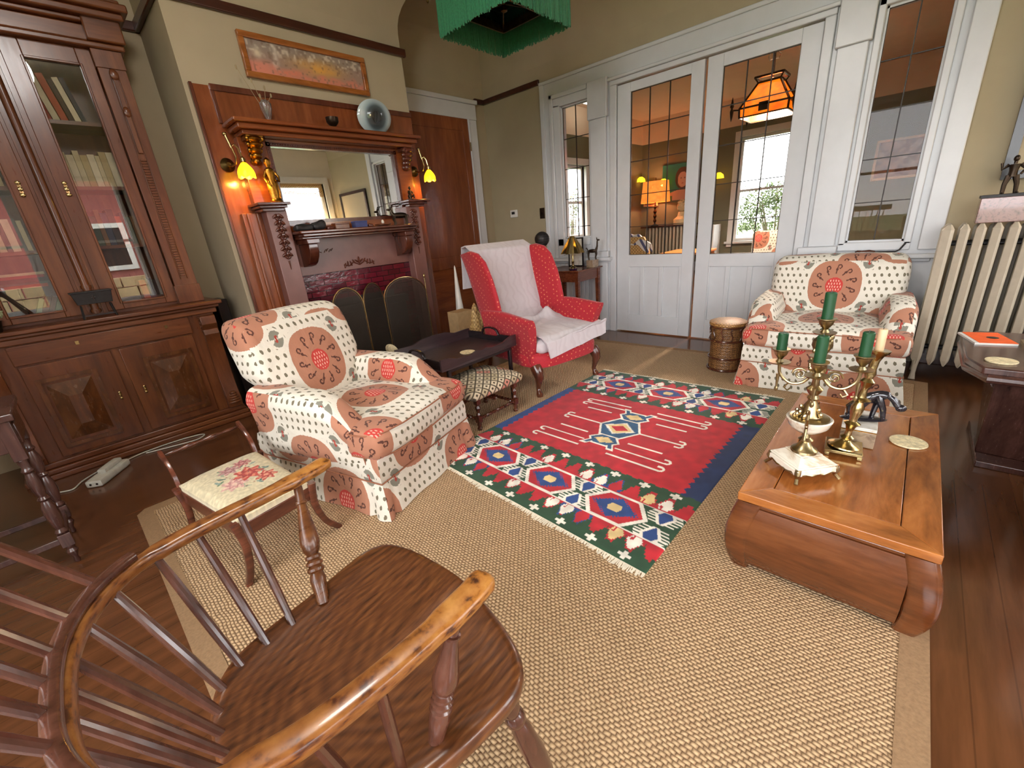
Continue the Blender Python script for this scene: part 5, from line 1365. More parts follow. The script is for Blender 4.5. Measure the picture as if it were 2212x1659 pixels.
    def bk(x, y, z):
        v = (z - 0.32 * hsc) / (HB - 0.32 * hsc)
        q = x / 0.5
        top = max(0, v)
        f_ = min(1.0, max(0.0, (v - 0.28) / 0.25)); wloc = BW / 2 * (0.80 + 0.21 * f_ * f_ * (3 - 2 * f_) - 0.05 * max(0, v - 0.75) * 4 * 0.6)
        x2 = q * wloc
        y2 = y + tilt * (z - 0.32 * hsc) * 1.15
        if y < yb + 0.10: y2 -= 0.035 * (1 - q * q) * math.sin(PI * min(1, max(0.0, v)) ** 0.8)
        y2 += 0.05 * max(0, v - 0.75) * 4 * max(0, v - 0.75)
        z2 = z - 0.012 * q * q * top
        return (x2, y2, z0 + z2)
    bg_ = G().rbox((0, yb + 0.095, (0.30 * hsc + HB) / 2), (1.0, 0.19, HB - 0.30 * hsc), 0.075, 40, bk)
    obj('back_cushion', bg_, m, t, uv={'x': (0.1, 0.3), 'y': (0.0, 0.60 * hsc + 0.01), 'z': (0.14, 0.60)}, local=True, angle=70)
    return t
# world frames: u is the chair's x axis
armchair('armchair in terracotta and cream ikat slipcover in front of the bookcase', (0.734 + 0.34 * 0.96, 1.54 + 0.34 * 0.28, 0), math.atan2(0.28, 0.96), W=0.70, D=0.95, HB=0.87, tilt=0.24)
armchair('armchair in terracotta and cream ikat slipcover by the radiator, facing the coffee table', (3.128, 0.35, 0), math.atan2(-0.998, 0.06), W=0.84, D=0.90, HB=0.80, tilt=0.12, hsc=1.0)

# ------------------------------------------------------------------ red wing chair
rc = thing('wing_chair', 'red dotted wing chair with carved cabriole legs by the side table', 'armchair', (2.147 + 0.345 * 0.986, 1.858 - 0.345 * 0.166, 0.0085), math.atan2(-0.166, 0.986))
h = 0.335; g = G()
rings = []
for z, o_ in ((0.205, -0.02), (0.215, 0.0), (0.29, 0.004), (0.31, -0.01)):
    ring = []
    for j in range(48):
        a = 2 * PI * j / 48; c, s = math.cos(a), math.sin(a)
        x = math.copysign(abs(c) ** 0.35, c) * (h + o_) ; y = 0.33 + math.copysign(abs(s) ** 0.4, s) * (0.37 + o_)
        if s < 0: y -= 0.02 * (1 - (x / h) ** 2)
        ring.append((x * (1.0 if s < 0 else 0.92), y, z))
    rings.append(ring)
obj('seat_frame', G().loft(rings), MT['red'], rc, local=True, angle=60)
def seatc(x, y, z):
    if z > 0.37: z += 0.012 * (1 - (x / 0.28) ** 2)
    return (x, y, z)
obj('seat_cushion', G().rbox((0, 0.27, 0.355), (0.55, 0.60, 0.10), 0.04, 16, seatc), MT['quilt'], rc, local=True, angle=70)
def rback(x, y, z):
    v = (z - 0.3) / 0.72; q = x / 0.26
    x2 = x * (1 + 0.08 * v); z2 = z + 0.018 * (1 - q * q) * (1 if v > 0.8 else 0)
    return (x2, y + 0.20 * v, z2)
obj('backrest', G().rbox((0, 0.60, 0.655), (0.54, 0.12, 0.71), 0.05, 20, rback), MT['red'], rc, local=True, angle=70)
for s in (-1, 1):
    # wing: curved sheet of padded cloth
    prof = [(0.36, 0.44, 0.60), (0.39, 0.42, 0.60), (0.50, 0.36, 0.62), (0.58, 0.34, 0.66), (0.70, 0.37, 0.70), (0.82, 0.41, 0.74), (0.93, 0.48, 0.78), (0.99, 0.56, 0.81), (1.01, 0.66, 0.82)]
    rings = []
    for z, ya, yb_ in [(p[0], p[1], p[2] + 0.03) for p in prof]:
        ring = []; v = (z - 0.36) / 0.65
        for j in range(20):
            a = 2 * PI * j / 20; c, q = math.cos(a), math.sin(a)
            yy = (ya + yb_) / 2 + math.copysign(abs(c) ** 0.6, c) * (yb_ - ya) / 2
            f = (yy - ya) / max(1e-3, (yb_ - ya))
            xx = s * (0.285 + 0.035 * (1 - f) + 0.012 * v) + math.copysign(abs(q) ** 0.7, q) * 0.026
            ring.append((xx, yy, z + 0.018 * c * (-1 if z > 0.9 else 0)))
        rings.append(ring)
    obj('wing', G().loft(rings), MT['red'], rc, local=True, angle=60)
    # arm: upright panel whose top flares outwards and scrolls at the front
    rings = []
    for k in range(14):
        u = k / 13; y = 0.03 + 0.53 * u
        top = 0.585 + 0.02 * math.sin(u * PI) - 0.01 * (1 - u)
        flare = 0.035 + 0.030 * (1 - u)
        ring = []
        for j in range(24):
            a = 2 * PI * j / 24; c, q = math.cos(a), math.sin(a)
            zz = 0.40 + q * 0.19 if q < 0.4 else 0.40 + q * 0.19
            zz = 0.22 + (top - 0.22) * (0.5 + 0.5 * math.copysign(abs(q) ** 0.6, q))
            f = (zz - 0.22) / (top - 0.22)
            xx = s * (0.300 + flare * max(0, f - 0.3) ** 1.5 * 1.6) + math.copysign(abs(c) ** 0.6, c) * (0.030 + 0.026 * max(0, f - 0.5))
            yy = y - (0.05 * max(0, f - 0.25) - 0.02 if k == 0 else 0) - (0.045 * f if k <= 2 else 0) * (1 - k / 3)
            ring.append((xx, yy, zz))
        rings.append(ring)
    obj('arm', G().loft(rings), MT['red'], rc, local=True, angle=60)
for s in (-1, 1):
    x = s * 0.30
    pts = [(x, 0.02, 0.225), (x + s * 0.004, -0.005, 0.19), (x + s * 0.004, -0.018, 0.15), (x, -0.005, 0.10), (x - s * 0.002, 0.006, 0.06), (x, 0.0, 0.035), (x + s * 0.002, -0.010, 0.018), (x + s * 0.002, -0.012, 0.0)]
    lg = G().tube(pts, [0.042, 0.042, 0.033, 0.021, 0.016, 0.018, 0.026, 0.022], 14)
    r = random.Random(4)
    for k in range(9): lg.ell((x + s * 0.004 + r.uniform(-0.022, 0.022), -0.035 + 0.004 * k % 0.02, 0.20 - k * 0.010), (0.009, 0.008, 0.011), 8, 6)
    obj('leg', lg, MT['walnut'], rc, local=True)
    obj('leg', G().tube([(x * 0.9, 0.62, 0.22), (x * 0.9, 0.64, 0.12), (x * 0.9, 0.70, 0.0)], [0.022, 0.018, 0.017], 8), MT['walnut'], rc, local=True)

# pale quilt thrown over back and seat
def qpt(u, v):
    """u along the length: behind the back, over the top, down the back, over the seat, front drop; v across"""
    w = (v - 0.5)
    P = [(0.0, 0.925, 0.72), (0.08, 0.915, 0.97), (0.13, 0.885, 1.055), (0.18, 0.80, 1.068), (0.23, 0.705, 1.02), (0.36, 0.655, 0.80), (0.50, 0.572, 0.52), (0.56, 0.52, 0.445), (0.62, 0.44, 0.445), (0.80, 0.13, 0.440), (0.88, -0.02, 0.43), (0.91, -0.065, 0.39), (1.0, -0.082, 0.285)]
    for i in range(len(P) - 1):
        if P[i][0] <= u <= P[i + 1][0]:
            f = (u - P[i][0]) / (P[i + 1][0] - P[i][0]); f = f * f * (3 - 2 * f) * 0.4 + f * 0.6
            y = P[i][1] + (P[i + 1][1] - P[i][1]) * f; z = P[i][2] + (P[i + 1][2] - P[i][2]) * f; break
    wd = 0.585 if u < 0.40 else 0.585 - 0.09 * min(1, (u - 0.4) / 0.1) if u < 0.55 else 0.495 + 0.11 * min(1, (u - 0.55) / 0.2)
    sh = 0.012 if u < 0.5 else 0.012 + 0.043 * min(1, (u - 0.5) / 0.3)
    x = sh + w * wd * (1 - 0.04 * math.sin(u * 20))
    fold = 0.004 * math.sin(7 * x * (1 + u) + 6 * u) + (0.003 * math.sin(17 * x - 9 * u) if u > 0.5 else 0.001)
    if u > 0.52: fold += 0.012 * math.exp(-((u - 0.60 - 0.25 * x) / 0.02) ** 2) + 0.010 * math.exp(-((u - 0.70 + 0.3 * x) / 0.018) ** 2)
    if u < 0.5: y -= abs(fold) * 1.0
    else: z += abs(fold) * 1.3
    if 0.54 < u < 0.75: z += 0.075 * math.exp(-((u - 0.635) / 0.045) ** 2 - ((v - 0.80) / 0.12) ** 2) + 0.03 * math.exp(-((u - 0.60) / 0.03) ** 2 - ((v - 0.45) / 0.25) ** 2)
    if u > 0.9: z += 0.06 * v
    if u < 0.12: y += 0.0
    # rounded sides hang in front at the seat edge
    return Vector((x, y, z))
qg = G().surf(qpt, 110, 44, (0, 0, -0.0))
qo = G(); A = [[qpt(i / 110, j / 44) for j in range(45)] for i in range(111)]
vs = []; fs = []
for i in range(111):
    for j in range(45):
        a = A[min(i + 1, 110)][j] - A[max(i - 1, 0)][j]; b = A[i][min(j + 1, 44)] - A[i][max(j - 1, 0)]
        n_ = a.cross(b).normalized(); vs.append(tuple(A[i][j])); 
N_ = len(vs)
for i in range(111):
    for j in range(45):
        a = A[min(i + 1, 110)][j] - A[max(i - 1, 0)][j]; b = A[i][min(j + 1, 44)] - A[i][max(j - 1, 0)]
        n_ = a.cross(b).normalized(); vs.append(tuple(A[i][j] - n_ * 0.010))
for i in range(110):
    for j in range(44):
        k = i * 45 + j; fs.append((k, k + 45, k + 46, k + 1)); fs.append((N_ + k, N_ + k + 1, N_ + k + 46, N_ + k + 45))
per = [i * 45 for i in range(111)] + [110 * 45 + j for j in range(1, 45)] + [i * 45 + 44 for i in range(109, -1, -1)] + [j for j in range(43, 0, -1)]
for k in range(len(per)):
    a, b = per[k], per[(k + 1) % len(per)]; fs.append((b, a, N_ + a, N_ + b))
qo.add(vs, fs)
q = thing('quilt', 'pale grey quilt draped over the back and seat of the red wing chair', 'blanket', tuple(rc.location), rc.rotation_euler[2])
obj('cloth', qo, MT['quilt'], q, local=True, angle=80)

# ------------------------------------------------------------------ Windsor chair in the foreground
wc = thing('windsor_chair', 'worn wooden Windsor armchair with spindle back in the near left foreground', 'chair', (0.17, 0.64, 0.0085))
BX, BY = 0.17, 0.64
L3 = lambda x, y, z: (x - BX, y - BY, z - 0.0085)
# seat outline (world), front edge on the +x side
so = [(0.405, 0.885), (0.430, 0.80), (0.440, 0.69), (0.432, 0.57), (0.405, 0.455), (0.375, 0.392), (0.33, 0.368), (0.25, 0.372), (0.16, 0.388), (0.08, 0.41), (0.01, 0.45), (-0.035, 0.52), (-0.05, 0.62), (-0.048, 0.70), (-0.03, 0.79), (0.01, 0.845), (0.08, 0.868), (0.19, 0.880), (0.30, 0.905), (0.36, 0.912)]
def smooth_loop(P, it=2):
    for _ in range(it):
        Q = []
        for i in range(len(P)):
            a = P[i]; b = P[(i + 1) % len(P)]
            Q.append((a[0] * 0.75 + b[0] * 0.25, a[1] * 0.75 + b[1] * 0.25)); Q.append((a[0] * 0.25 + b[0] * 0.75, a[1] * 0.25 + b[1] * 0.75))
        P = Q
    return P
S = smooth_loop(so, 2); scx, scy = 0.19, 0.64
rings = []
for f, z in ((0.0, 0.424), (0.3, 0.424), (0.6, 0.428), (0.8, 0.434), (0.93, 0.440), (0.975, 0.439), (1.0, 0.430), (1.0, 0.412), (0.975, 0.400), (0.90, 0.396), (0.0, 0.396)):
    f = max(f, 0.001)
    ring = []
    for x, y in S:
        X_ = scx + (x - scx) * f; Y_ = scy + (y - scy) * f
        dz = 0.0
        if z > 0.42: dz = 0.007 * math.exp(-((Y_ - scy) / 0.05) ** 2) * max(0, min(1, (X_ - 0.25) / 0.15))
        ring.append(L3(X_, Y_, z + dz))
    rings.append(ring)
obj('seat', G().loft(list(reversed(rings))), MT['seat'], wc, local=True, angle=50)
# bent arm bow
AZ = 0.66
ap = [(0.352, 1.020), (0.30, 1.005), (0.20, 0.990), (0.10, 0.982), (0.02, 0.972), (-0.05, 0.945), (-0.105, 0.885), (-0.137, 0.80), (-0.147, 0.70), (-0.143, 0.60), (-0.115, 0.515), (-0.06, 0.455), (0.02, 0.420), (0.10, 0.408), (0.20, 0.405), (0.29, 0.410), (0.335, 0.418)]
def spline(P, m=5):
    out = []
    for i in range(len(P) - 1):
        p0 = Vector(P[max(i - 1, 0)]); p1 = Vector(P[i]); p2 = Vector(P[i + 1]); p3 = Vector(P[min(i + 2, len(P) - 1)])
        for k in range(m):
            t = k / m
            out.append(0.5 * ((2 * p1) + (p2 - p0) * t + (2 * p0 - 5 * p1 + 4 * p2 - p3) * t * t + (3 * p1 - p0 - 3 * p2 + p3) * t ** 3))
    out.append(Vector(P[-1])); return out
AP = spline([(x, y, AZ) for x, y in ap], 5)
nA = len(AP); Wd = []; Hd = []
for i in range(nA):
    e = min(i, nA - 1 - i) / nA
    w = 0.046 if e < 0.10 else 0.039 if e < 0.28 else 0.026
    if i in (0, nA - 1): w *= 0.55
    elif i in (1, nA - 2): w *= 0.85
    Wd.append(w); Hd.append(0.026 if i not in (0, nA - 1) else 0.016)
obj('arm_bow', G().sweep([L3(*p) for p in AP], Wd, Hd, seg=16, e=3.2), MT['arm'], wc, local=True, angle=60)
obj('arm_crest', G().sweep([L3(p[0] - 0.004, p[1], AZ + 0.020) for p in AP[int(nA * 0.30):int(nA * 0.70)]], 0.022, 0.018, seg=12, e=3), MT['windsor_dark'], wc, local=True, angle=60)
# turned arm posts
pp = [(0.009, 0), (0.010, 0.05), (0.0095, 0.15), (0.013, 0.155), (0.013, 0.175), (0.010, 0.18), (0.012, 0.24), (0.019, 0.42), (0.0215, 0.50), (0.018, 0.57), (0.013, 0.605), (0.017, 0.62), (0.017, 0.64), (0.013, 0.65), (0.018, 0.67), (0.018, 0.69), (0.0135, 0.70), (0.018, 0.72), (0.018, 0.74), (0.014, 0.755), (0.017, 0.80), (0.014, 0.92), (0.012, 1.0)]
for top, bot, mt in (((0.262, 0.993, AZ - 0.01), (0.202, 0.838, 0.432), 'windsor'), ((0.262, 0.412, AZ - 0.01), (0.195, 0.425, 0.432), 'windsor_dark')):
    obj('arm_post', G().lathe_ax(pp, L3(*top), L3(*bot), 18), MT[mt], wc, local=True)
# spindles: seat foot -> arm (-> on up into the high back for the middle ones)
sb = [(0.135, 0.836), (0.082, 0.830), (0.032, 0.818), (-0.004, 0.790), (-0.020, 0.748), (-0.028, 0.708), (-0.032, 0.668), (-0.034, 0.628), (-0.030, 0.588), (-0.020, 0.548), (-0.002, 0.512), (0.035, 0.470), (0.085, 0.440), (0.135, 0.425)]
sa = [(0.135, 0.985), (0.055, 0.978), (-0.015, 0.960), (-0.082, 0.915), (-0.118, 0.850), (-0.138, 0.785), (-0.146, 0.730), (-0.147, 0.675), (-0.143, 0.615), (-0.130, 0.556), (-0.098, 0.495), (-0.035, 0.440), (0.045, 0.415), (0.13, 0.408)]
sprof = [(0.0070, 0), (0.0085, 0.3), (0.0085, 0.6), (0.0070, 1.0)]
TP = []
for k, (b, a) in enumerate(zip(sb, sa)):
    hi = 2 < k < 11
    A_ = Vector((b[0], b[1], 0.432)); B_ = Vector((a[0], a[1], AZ))
    top = B_ + (B_ - A_) * ((1.02 - AZ) / (AZ - 0.432)) * 1.0 if hi else B_
    if hi:
        j = k - 3; ys = (0.998, 0.885, 0.818, 0.742, 0.651, 0.586, 0.52, 0.45)[j]
        top = Vector((-0.30, ys, 1.0)); TP.append(top)
    obj('spindle', G().lathe_ax(sprof, L3(*A_), L3(*B_), 10), MT['windsor_dark'], wc, local=True)
    if hi: obj('back_spindle', G().lathe_ax([(0.0075, 0), (0.008, 0.3), (0.006, 1)], L3(*B_), L3(*top), 10), MT['windsor_dark'], wc, local=True)
# comb rail across the tops of the back spindles
CP = spline([tuple(TP[0] + Vector((0.02, 0.07, 0)))] + [tuple(p) for p in TP] + [tuple(TP[-1] + Vector((0.02, -0.07, 0)))], 3)
obj('comb_rail', G().sweep([L3(*p) for p in CP], 0.018, 0.07, seg=12, e=4), MT['windsor_dark'], wc, local=True, angle=60)
# legs and H stretcher
lp = [(0.014, 0), (0.018, 0.08), (0.020, 0.16), (0.015, 0.20), (0.020, 0.22), (0.020, 0.25), (0.015, 0.27), (0.019, 0.31), (0.023, 0.50), (0.019, 0.66), (0.014, 0.72), (0.018, 0.74), (0.014, 0.77), (0.016, 0.85), (0.012, 1.0)]
feet = [((0.33, 0.425, 0.405), (0.405, 0.345, 0.0085)), ((0.335, 0.855, 0.405), (0.41, 0.935, 0.0085)), ((0.03, 0.49, 0.405), (-0.05, 0.42, 0.0085)), ((0.03, 0.79, 0.405), (-0.05, 0.87, 0.0085))]
for a, b in feet: obj('leg', G().lathe_ax(lp, L3(*a), L3(*b), 16), MT['windsor_dark'], wc, local=True)
def mid(a, b, t): return tuple(a[i] + (b[i] - a[i]) * t for i in range(3))
s1 = (mid(*feet[0], 0.6), mid(*feet[2], 0.6)); s2 = (mid(*feet[1], 0.6), mid(*feet[3], 0.6))
for a, b in (s1, s2, (mid(*s1, 0.5), mid(*s2, 0.5))): obj('stretcher', G().lathe_ax([(0.008, 0), (0.012, 0.3), (0.015, 0.5), (0.012, 0.7), (0.008, 1)], L3(*a), L3(*b), 12), MT['windsor_dark'], wc, local=True)
# ------------------------------------------------------------------ low stool with needlepoint seat
ls = thing('needlepoint_stool', 'low sabre-leg stool with rose needlepoint seat and turned back rail', 'stool', (0.31, 1.87, 0.0085))
QA, QB, QC, QD = (0.125, 2.09), (0.436, 2.135), (0.470, 1.640), (0.205, 1.600)
SZ = 0.305
def bil(u, v): return tuple((1 - u) * ((1 - v) * QD[i] + v * QA[i]) + u * ((1 - v) * QC[i] + v * QB[i]) for i in (0, 1))
NXs, NYs = 90, 120; U, V = np.meshgrid(np.linspace(0, 1, NXs + 1), np.linspace(0, 1, NYs + 1), indexing='ij')
g = G()
g.surf(lambda u, v: (*bil(u, v), SZ + 0.022 * (1 - (2 * u - 1) ** 4) * (1 - (2 * v - 1) ** 4) - 0.012 * (1 - min(1, 14 * min(u, 1 - u, v, 1 - v)))), NXs, NYs, (0, 0, -0.035))
so_ = obj('seat', g, MT['attr'], ls)
def floral(x, y):
    c = np.tile(np.array([200., 186, 152]), (len(x), 1)); rr = random.Random(12)
    def blob(cx_, cy_, rx, ry, col, ang=0, petals=0, ph=0.0):
        dx = x - cx_; dy = (y - cy_) * 1.55; ca, sa = math.cos(ang), math.sin(ang)
        a_ = dx * ca + dy * sa; b_ = -dx * sa + dy * ca; r_ = np.sqrt((a_ / rx) ** 2 + (b_ / ry) ** 2)
        if petals: r_ = r_ * (1 + 0.22 * np.cos(petals * np.arctan2(b_, a_) + ph))
        c[r_ < 1] = col; return r_
    for k in range(30):
        a = rr.uniform(0, 2 * PI); d = rr.uniform(0.18, 0.30); blob(0.50 + d * math.cos(a), 0.50 + d * math.sin(a) * 1.0, 0.055, 0.018, rr.choice([(70, 96, 84), (120, 138, 128), (96, 118, 90), (156, 158, 132)]), rr.uniform(0, PI))
    for cx_, cy_, r_, cols in ((0.34, 0.42, 0.14, [(196, 150, 140), (216, 178, 160), (180, 122, 118)]), (0.58, 0.50, 0.16, [(176, 62, 48), (206, 118, 90), (150, 44, 40)]), (0.46, 0.70, 0.11, [(170, 120, 116), (190, 148, 140), (140, 80, 80)]), (0.70, 0.33, 0.12, [(178, 70, 56), (220, 150, 120), (160, 52, 44)]), (0.66, 0.74, 0.10, [(170, 92, 88), (200, 140, 130), (140, 66, 66)])):
        for k in range(5): blob(cx_, cy_, r_ * (1 - 0.19 * k), r_ * (1 - 0.19 * k), cols[k % 3], 0, 7, k * 1.3)
    for k in range(26):
        a = rr.uniform(0, 2 * PI); d = rr.uniform(0.1, 0.32); blob(0.5 + d * math.cos(a), 0.5 + d * math.sin(a), 0.012, 0.010, rr.choice([(70, 96, 84), (206, 190, 150), (150, 60, 60)]))
    n_ = vnoise(x * 40, y * 60, 1.0, 2)[:, None]
    return c * (0.9 + 0.18 * n_)
col = floral(U.ravel(), V.ravel()); paint(so_, np.concatenate([col, np.tile([226., 216, 190], (len(col), 1))]))
def L4(p, q, a, z0, z1, w=0.018):
    return
fr_ = G()
cr = [(*QD, 0), (*QC, 0), (*QB, 0), (*QA, 0)]
for i in range(4):
    a = Vector(cr[i]); b = Vector(cr[(i + 1) % 4]); c_ = Vector((0.309, 1.866, 0)); a = a.lerp(c_, 0.02); b = b.lerp(c_, 0.02)
    fr_.beam((a.x, a.y, SZ - 0.062), (b.x, b.y, SZ - 0.062), 0.018, 0.056)
obj('apron', fr_, MT['stool_wood'], ls, bevel=0.003)
for (px_, py_), dx, dy in ((QC, 0.085, 0.03), (QD, -0.03, 0.03), (QB, 0.06, 0.05), (QA, -0.02, 0.05)):
    P = [(px_ + 0.012 * (1 if dx > 0 else -1), py_, SZ - 0.02), (px_ + dx * 0.05, py_ + dy * 0.1, SZ * 0.62), (px_ + dx * 0.38, py_ + dy * 0.5, SZ * 0.27), (px_ + dx, py_ + dy, 0.0085)]
    P = spline(P, 5); n_ = len(P)
    obj('leg', G().sweep(P, [0.030 - 0.008 * i / n_ for i in range(n_)], [0.034 - 0.010 * i / n_ for i in range(n_)], up=(0, 1, 0.01), seg=12, e=5), MT['stool_wood'], ls, angle=50)
for (px_, py_) in (QA, QB):
    P = spline([(px_, py_ + 0.01, SZ - 0.04), (px_, py_ + 0.035, SZ + 0.03), (px_ - 0.004, py_ + 0.075, SZ + 0.075), (px_ - 0.008, py_ + 0.13, SZ + 0.105)], 5)
    obj('back_upright', G().sweep(P, 0.030, 0.018, up=(1, 0, 0), seg=12, e=5), MT['stool_wood'], ls, angle=50)
pr = [(0.004, 0)] + [(0.0045 + 0.004 * abs(math.sin(k * 2.3)) + (0.005 if k in (4, 5, 9, 10) else 0), k / 15) for k in range(1, 15)] + [(0.004, 1)]
obj('turned_rail', G().lathe_ax(pr, (QA[0] + 0.003, QA[1] + 0.115, SZ + 0.094), (QB[0] - 0.018, QB[1] + 0.115, SZ + 0.094), 12), MT['walnut'], ls)

# ------------------------------------------------------------------ tray on its folding stand
ts = thing('tray_stand', 'dark folding wooden stand under the butler tray', 'stand', (1.78, 2.20, 0.0085))
for y in (1.985, 2.42):
    for sx in (-1, 1):
        obj('leg', G().beam((1.78 + sx * 0.285, y + 0.006 * sx, 0.0085), (1.78 + sx * 0.285 + (0.0 if sx > 0 else 0.01), y + 0.006 * sx, 0.395), 0.022, 0.022, up=(1, 0, 0)), MT['black'], ts, bevel=0.002)
for y in (1.985, 2.42): obj('rail', G().beam((1.50, y, 0.388), (2.06, y, 0.388), 0.020, 0.02), MT['black'], ts, bevel=0.002)
for x in (1.50, 2.06): obj('rail', G().beam((x, 1.985, 0.12), (x, 2.42, 0.12), 0.014, 0.02), MT['black'], ts)
bt = thing('butler_tray', 'dark wooden butler tray with scalloped gallery and cut-out handles', 'tray', (1.78, 2.21, 0.40))
tx0, tx1, ty0, ty1 = 1.445, 2.115, 1.965, 2.46
obj('base', G().box((tx0, ty0, 0.400), (tx1, ty1, 0.412)), MT['tray'], bt, bevel=0.002)
def gal(prof, p, q, inward):
    """upright gallery board whose top follows prof (t, height)"""
    P = [(p[0] + (q[0] - p[0]) * t, p[1] + (q[1] - p[1]) * t, 0.412 + hh) for t, hh in prof]
    bot = [(q[0], q[1], 0.412), (p[0], p[1], 0.412)]
    return G().slab(P + bot, inward)
sc_ = [(0, 0.052), (0.10, 0.052), (0.18, 0.036), (0.35, 0.034), (0.42, 0.050), (0.5, 0.034), (0.58, 0.050), (0.65, 0.034), (0.82, 0.036), (0.9, 0.052), (1, 0.052)]
lo_ = [(0, 0.066), (0.07, 0.066), (0.12, 0.058), (0.2, 0.040), (0.36, 0.036), (0.44, 0.050), (0.5, 0.040), (0.56, 0.050), (0.64, 0.036), (0.8, 0.040), (0.88, 0.058), (0.93, 0.066), (1, 0.066)]
hi_ = [(0, 0.066), (0.1, 0.066), (0.22, 0.064), (0.34, 0.086), (0.5, 0.092), (0.66, 0.086), (0.78, 0.064), (0.9, 0.066), (1, 0.066)]
obj('gallery', gal(lo_, (tx0, ty0), (tx1, ty0), (0, 0.012, 0)), MT['tray'], bt); obj('gallery', gal(hi_, (tx0, ty1), (tx1, ty1), (0, -0.012, 0)), MT['tray'], bt)
for x, w in ((tx0, 0.012), (tx1, -0.012)):
    g = G(); y0, y1 = ty0 + 0.012, ty1 - 0.012
    g.add([], [])
    ym = (y0 + y1) / 2
    # end board with hand hole: built round the hole
    g.slab([(x, y0, 0.412), (x, y1, 0.412), (x, y1, 0.464), (x, ym + 0.10, 0.466), (x, ym + 0.06, 0.45), (x, ym - 0.06, 0.45), (x, ym - 0.10, 0.466), (x, y0, 0.464)], (w, 0, 0))
    hp = [(x + w / 2, ym - 0.085, 0.460), (x + w / 2, ym - 0.07, 0.488), (x + w / 2, ym - 0.04, 0.503), (x + w / 2, ym, 0.508), (x + w / 2, ym + 0.04, 0.503), (x + w / 2, ym + 0.07, 0.488), (x + w / 2, ym + 0.085, 0.460)]
    g.sweep(spline(hp, 4), 0.012, 0.020, up=(1, 0, 0.01), seg=10, e=4)
    obj('handle_end', g, MT['black'], bt)
MT['lace'] = plain('cream_filigree', (212, 196, 156), 0.6, var=0.35, scale=90, bump=0.5)
tag(obj('openwork_coaster', G().lathe([(0.001, 0), (0.050, 0), (0.052, 0.004), (0.001, 0.005)], 28), MT['lace'], None, local=True, loc=(1.80, 2.13, 0.412)), 'small cream openwork coaster lying in the dark tray', 'coaster')
o = obj('round_fan', G().at((0, 0, 0.05), (0, PI / 2 - 0.3, 0.4)).lathe([(0.001, -0.002), (0.046, -0.002), (0.050, 0.0), (0.046, 0.002), (0.001, 0.002)], 28), MT['lace'], None, local=True, loc=(1.455, 2.50, 0.42)); tag(o, 'small round cream filigree coaster propped behind the tray near the fire screen', 'coaster')
# embroidered footstool
fo = thing('footstool', 'footstool with domed diamond-patterned seat and barley-twist legs below the tray', 'footstool', (1.735, 1.97, 0.0085))
def diamond_mat():
    t = NT('diamond_needlepoint'); co = t.coord('Object'); sp_ = t.n.new('ShaderNodeSeparateXYZ'); t.l.new(co, sp_.inputs[0])
    x = EX(t, sp_.outputs[0]); y = EX(t, sp_.outputs[1]) ; z = EX(t, sp_.outputs[2])
    y = y + z * 0.9; p = 0.066
    a = (x / p + y / (p * 1.15)); b = (x / p - y / (p * 1.15))
    fa = (a - a.floor() - 0.5).abs(); fb = (b - b.floor() - 0.5).abs(); m = fa.mx(fb)
    ch = t.n.new('ShaderNodeTexWhiteNoise'); cmb = t.n.new('ShaderNodeCombineXYZ'); t.l.new(a.floor().o, cmb.inputs[0]); t.l.new(b.floor().o, cmb.inputs[1]); t.l.new(cmb.outputs[0], ch.inputs['Vector'])
    fill = t.ramp(ch.outputs['Value'], [(0.0, lin((200, 184, 156))), (0.45, lin((200, 184, 156))), (0.5, lin((196, 132, 112))), (0.62, lin((176, 160, 128)))], 'CONSTANT')
    c = t.mix((m > 0.40).o, fill, lin((96, 84, 66))); c = t.mix((m > 0.455).o, c, lin((74, 66, 54))); c = t.mix((m < 0.15).o, c, lin((70, 58, 44)))
    n_ = t.noise(co, 220, 2); t.set(col=c, rough=0.9); t.bump(n_, 0.4, 0.003); return t.m
def dome(x, y, z):
    k = max(0.0, 1 - (x / 0.24) ** 2) * max(0.0, 1 - (y / 0.20) ** 2)
    return (x, y, z + (0.042 * k if z > 0.24 else 0))
obj('cushion', G().rbox((0, 0, 0.238), (0.46, 0.38, 0.060), 0.028, 24, dome), diamond_mat(), fo, local=True, angle=70)
for sx in (-1, 1):
    for sy in (-1, 1):
        x, y = sx * 0.168, sy * 0.145
        g = G().lathe([(0.014, 0), (0.017, 0.012), (0.012, 0.02), (0.015, 0.04), (0.012, 0.055)], 14, (x, y, 0)).box((x - 0.016, y - 0.016, 0.052), (x + 0.016, y + 0.016, 0.092))
        g.lathe([(0.012, 0.092), (0.016, 0.105), (0.010, 0.118), (0.015, 0.14), (0.018, 0.15), (0.011, 0.165), (0.014, 0.175)], 14, (x, y, 0)).box((x - 0.015, y - 0.015, 0.175), (x + 0.015, y + 0.015, 0.215))
        obj('leg', g, MT['walnut'], fo, local=True)
def twist(p, q, r=0.010, turns=5):
    p = Vector(p); q = Vector(q); d = q - p; dn = d.normalized(); a = dn.orthogonal().normalized(); b = dn.cross(a); g = G()
    for ph in (0, PI):
        g.tube([tuple(p + d * t + (a * math.cos(turns * 2 * PI * t + ph) + b * math.sin(turns * 2 * PI * t + ph)) * r * 0.5) for t in [k / 60 for k in range(61)]], r * 0.7, 7)
    return g
for y in (-0.145, 0.145): obj('twist_stretcher', twist((-0.155, y, 0.072), (0.155, y, 0.072)), MT['walnut'], fo, local=True)
obj('twist_stretcher', twist((0, -0.14, 0.15), (0, 0.14, 0.15)), MT['walnut'], fo, local=True)
for x in (-0.168, 0.168): obj('twist_stretcher', twist((x, -0.13, 0.072), (x, 0.13, 0.072)), MT['walnut'], fo, local=True)
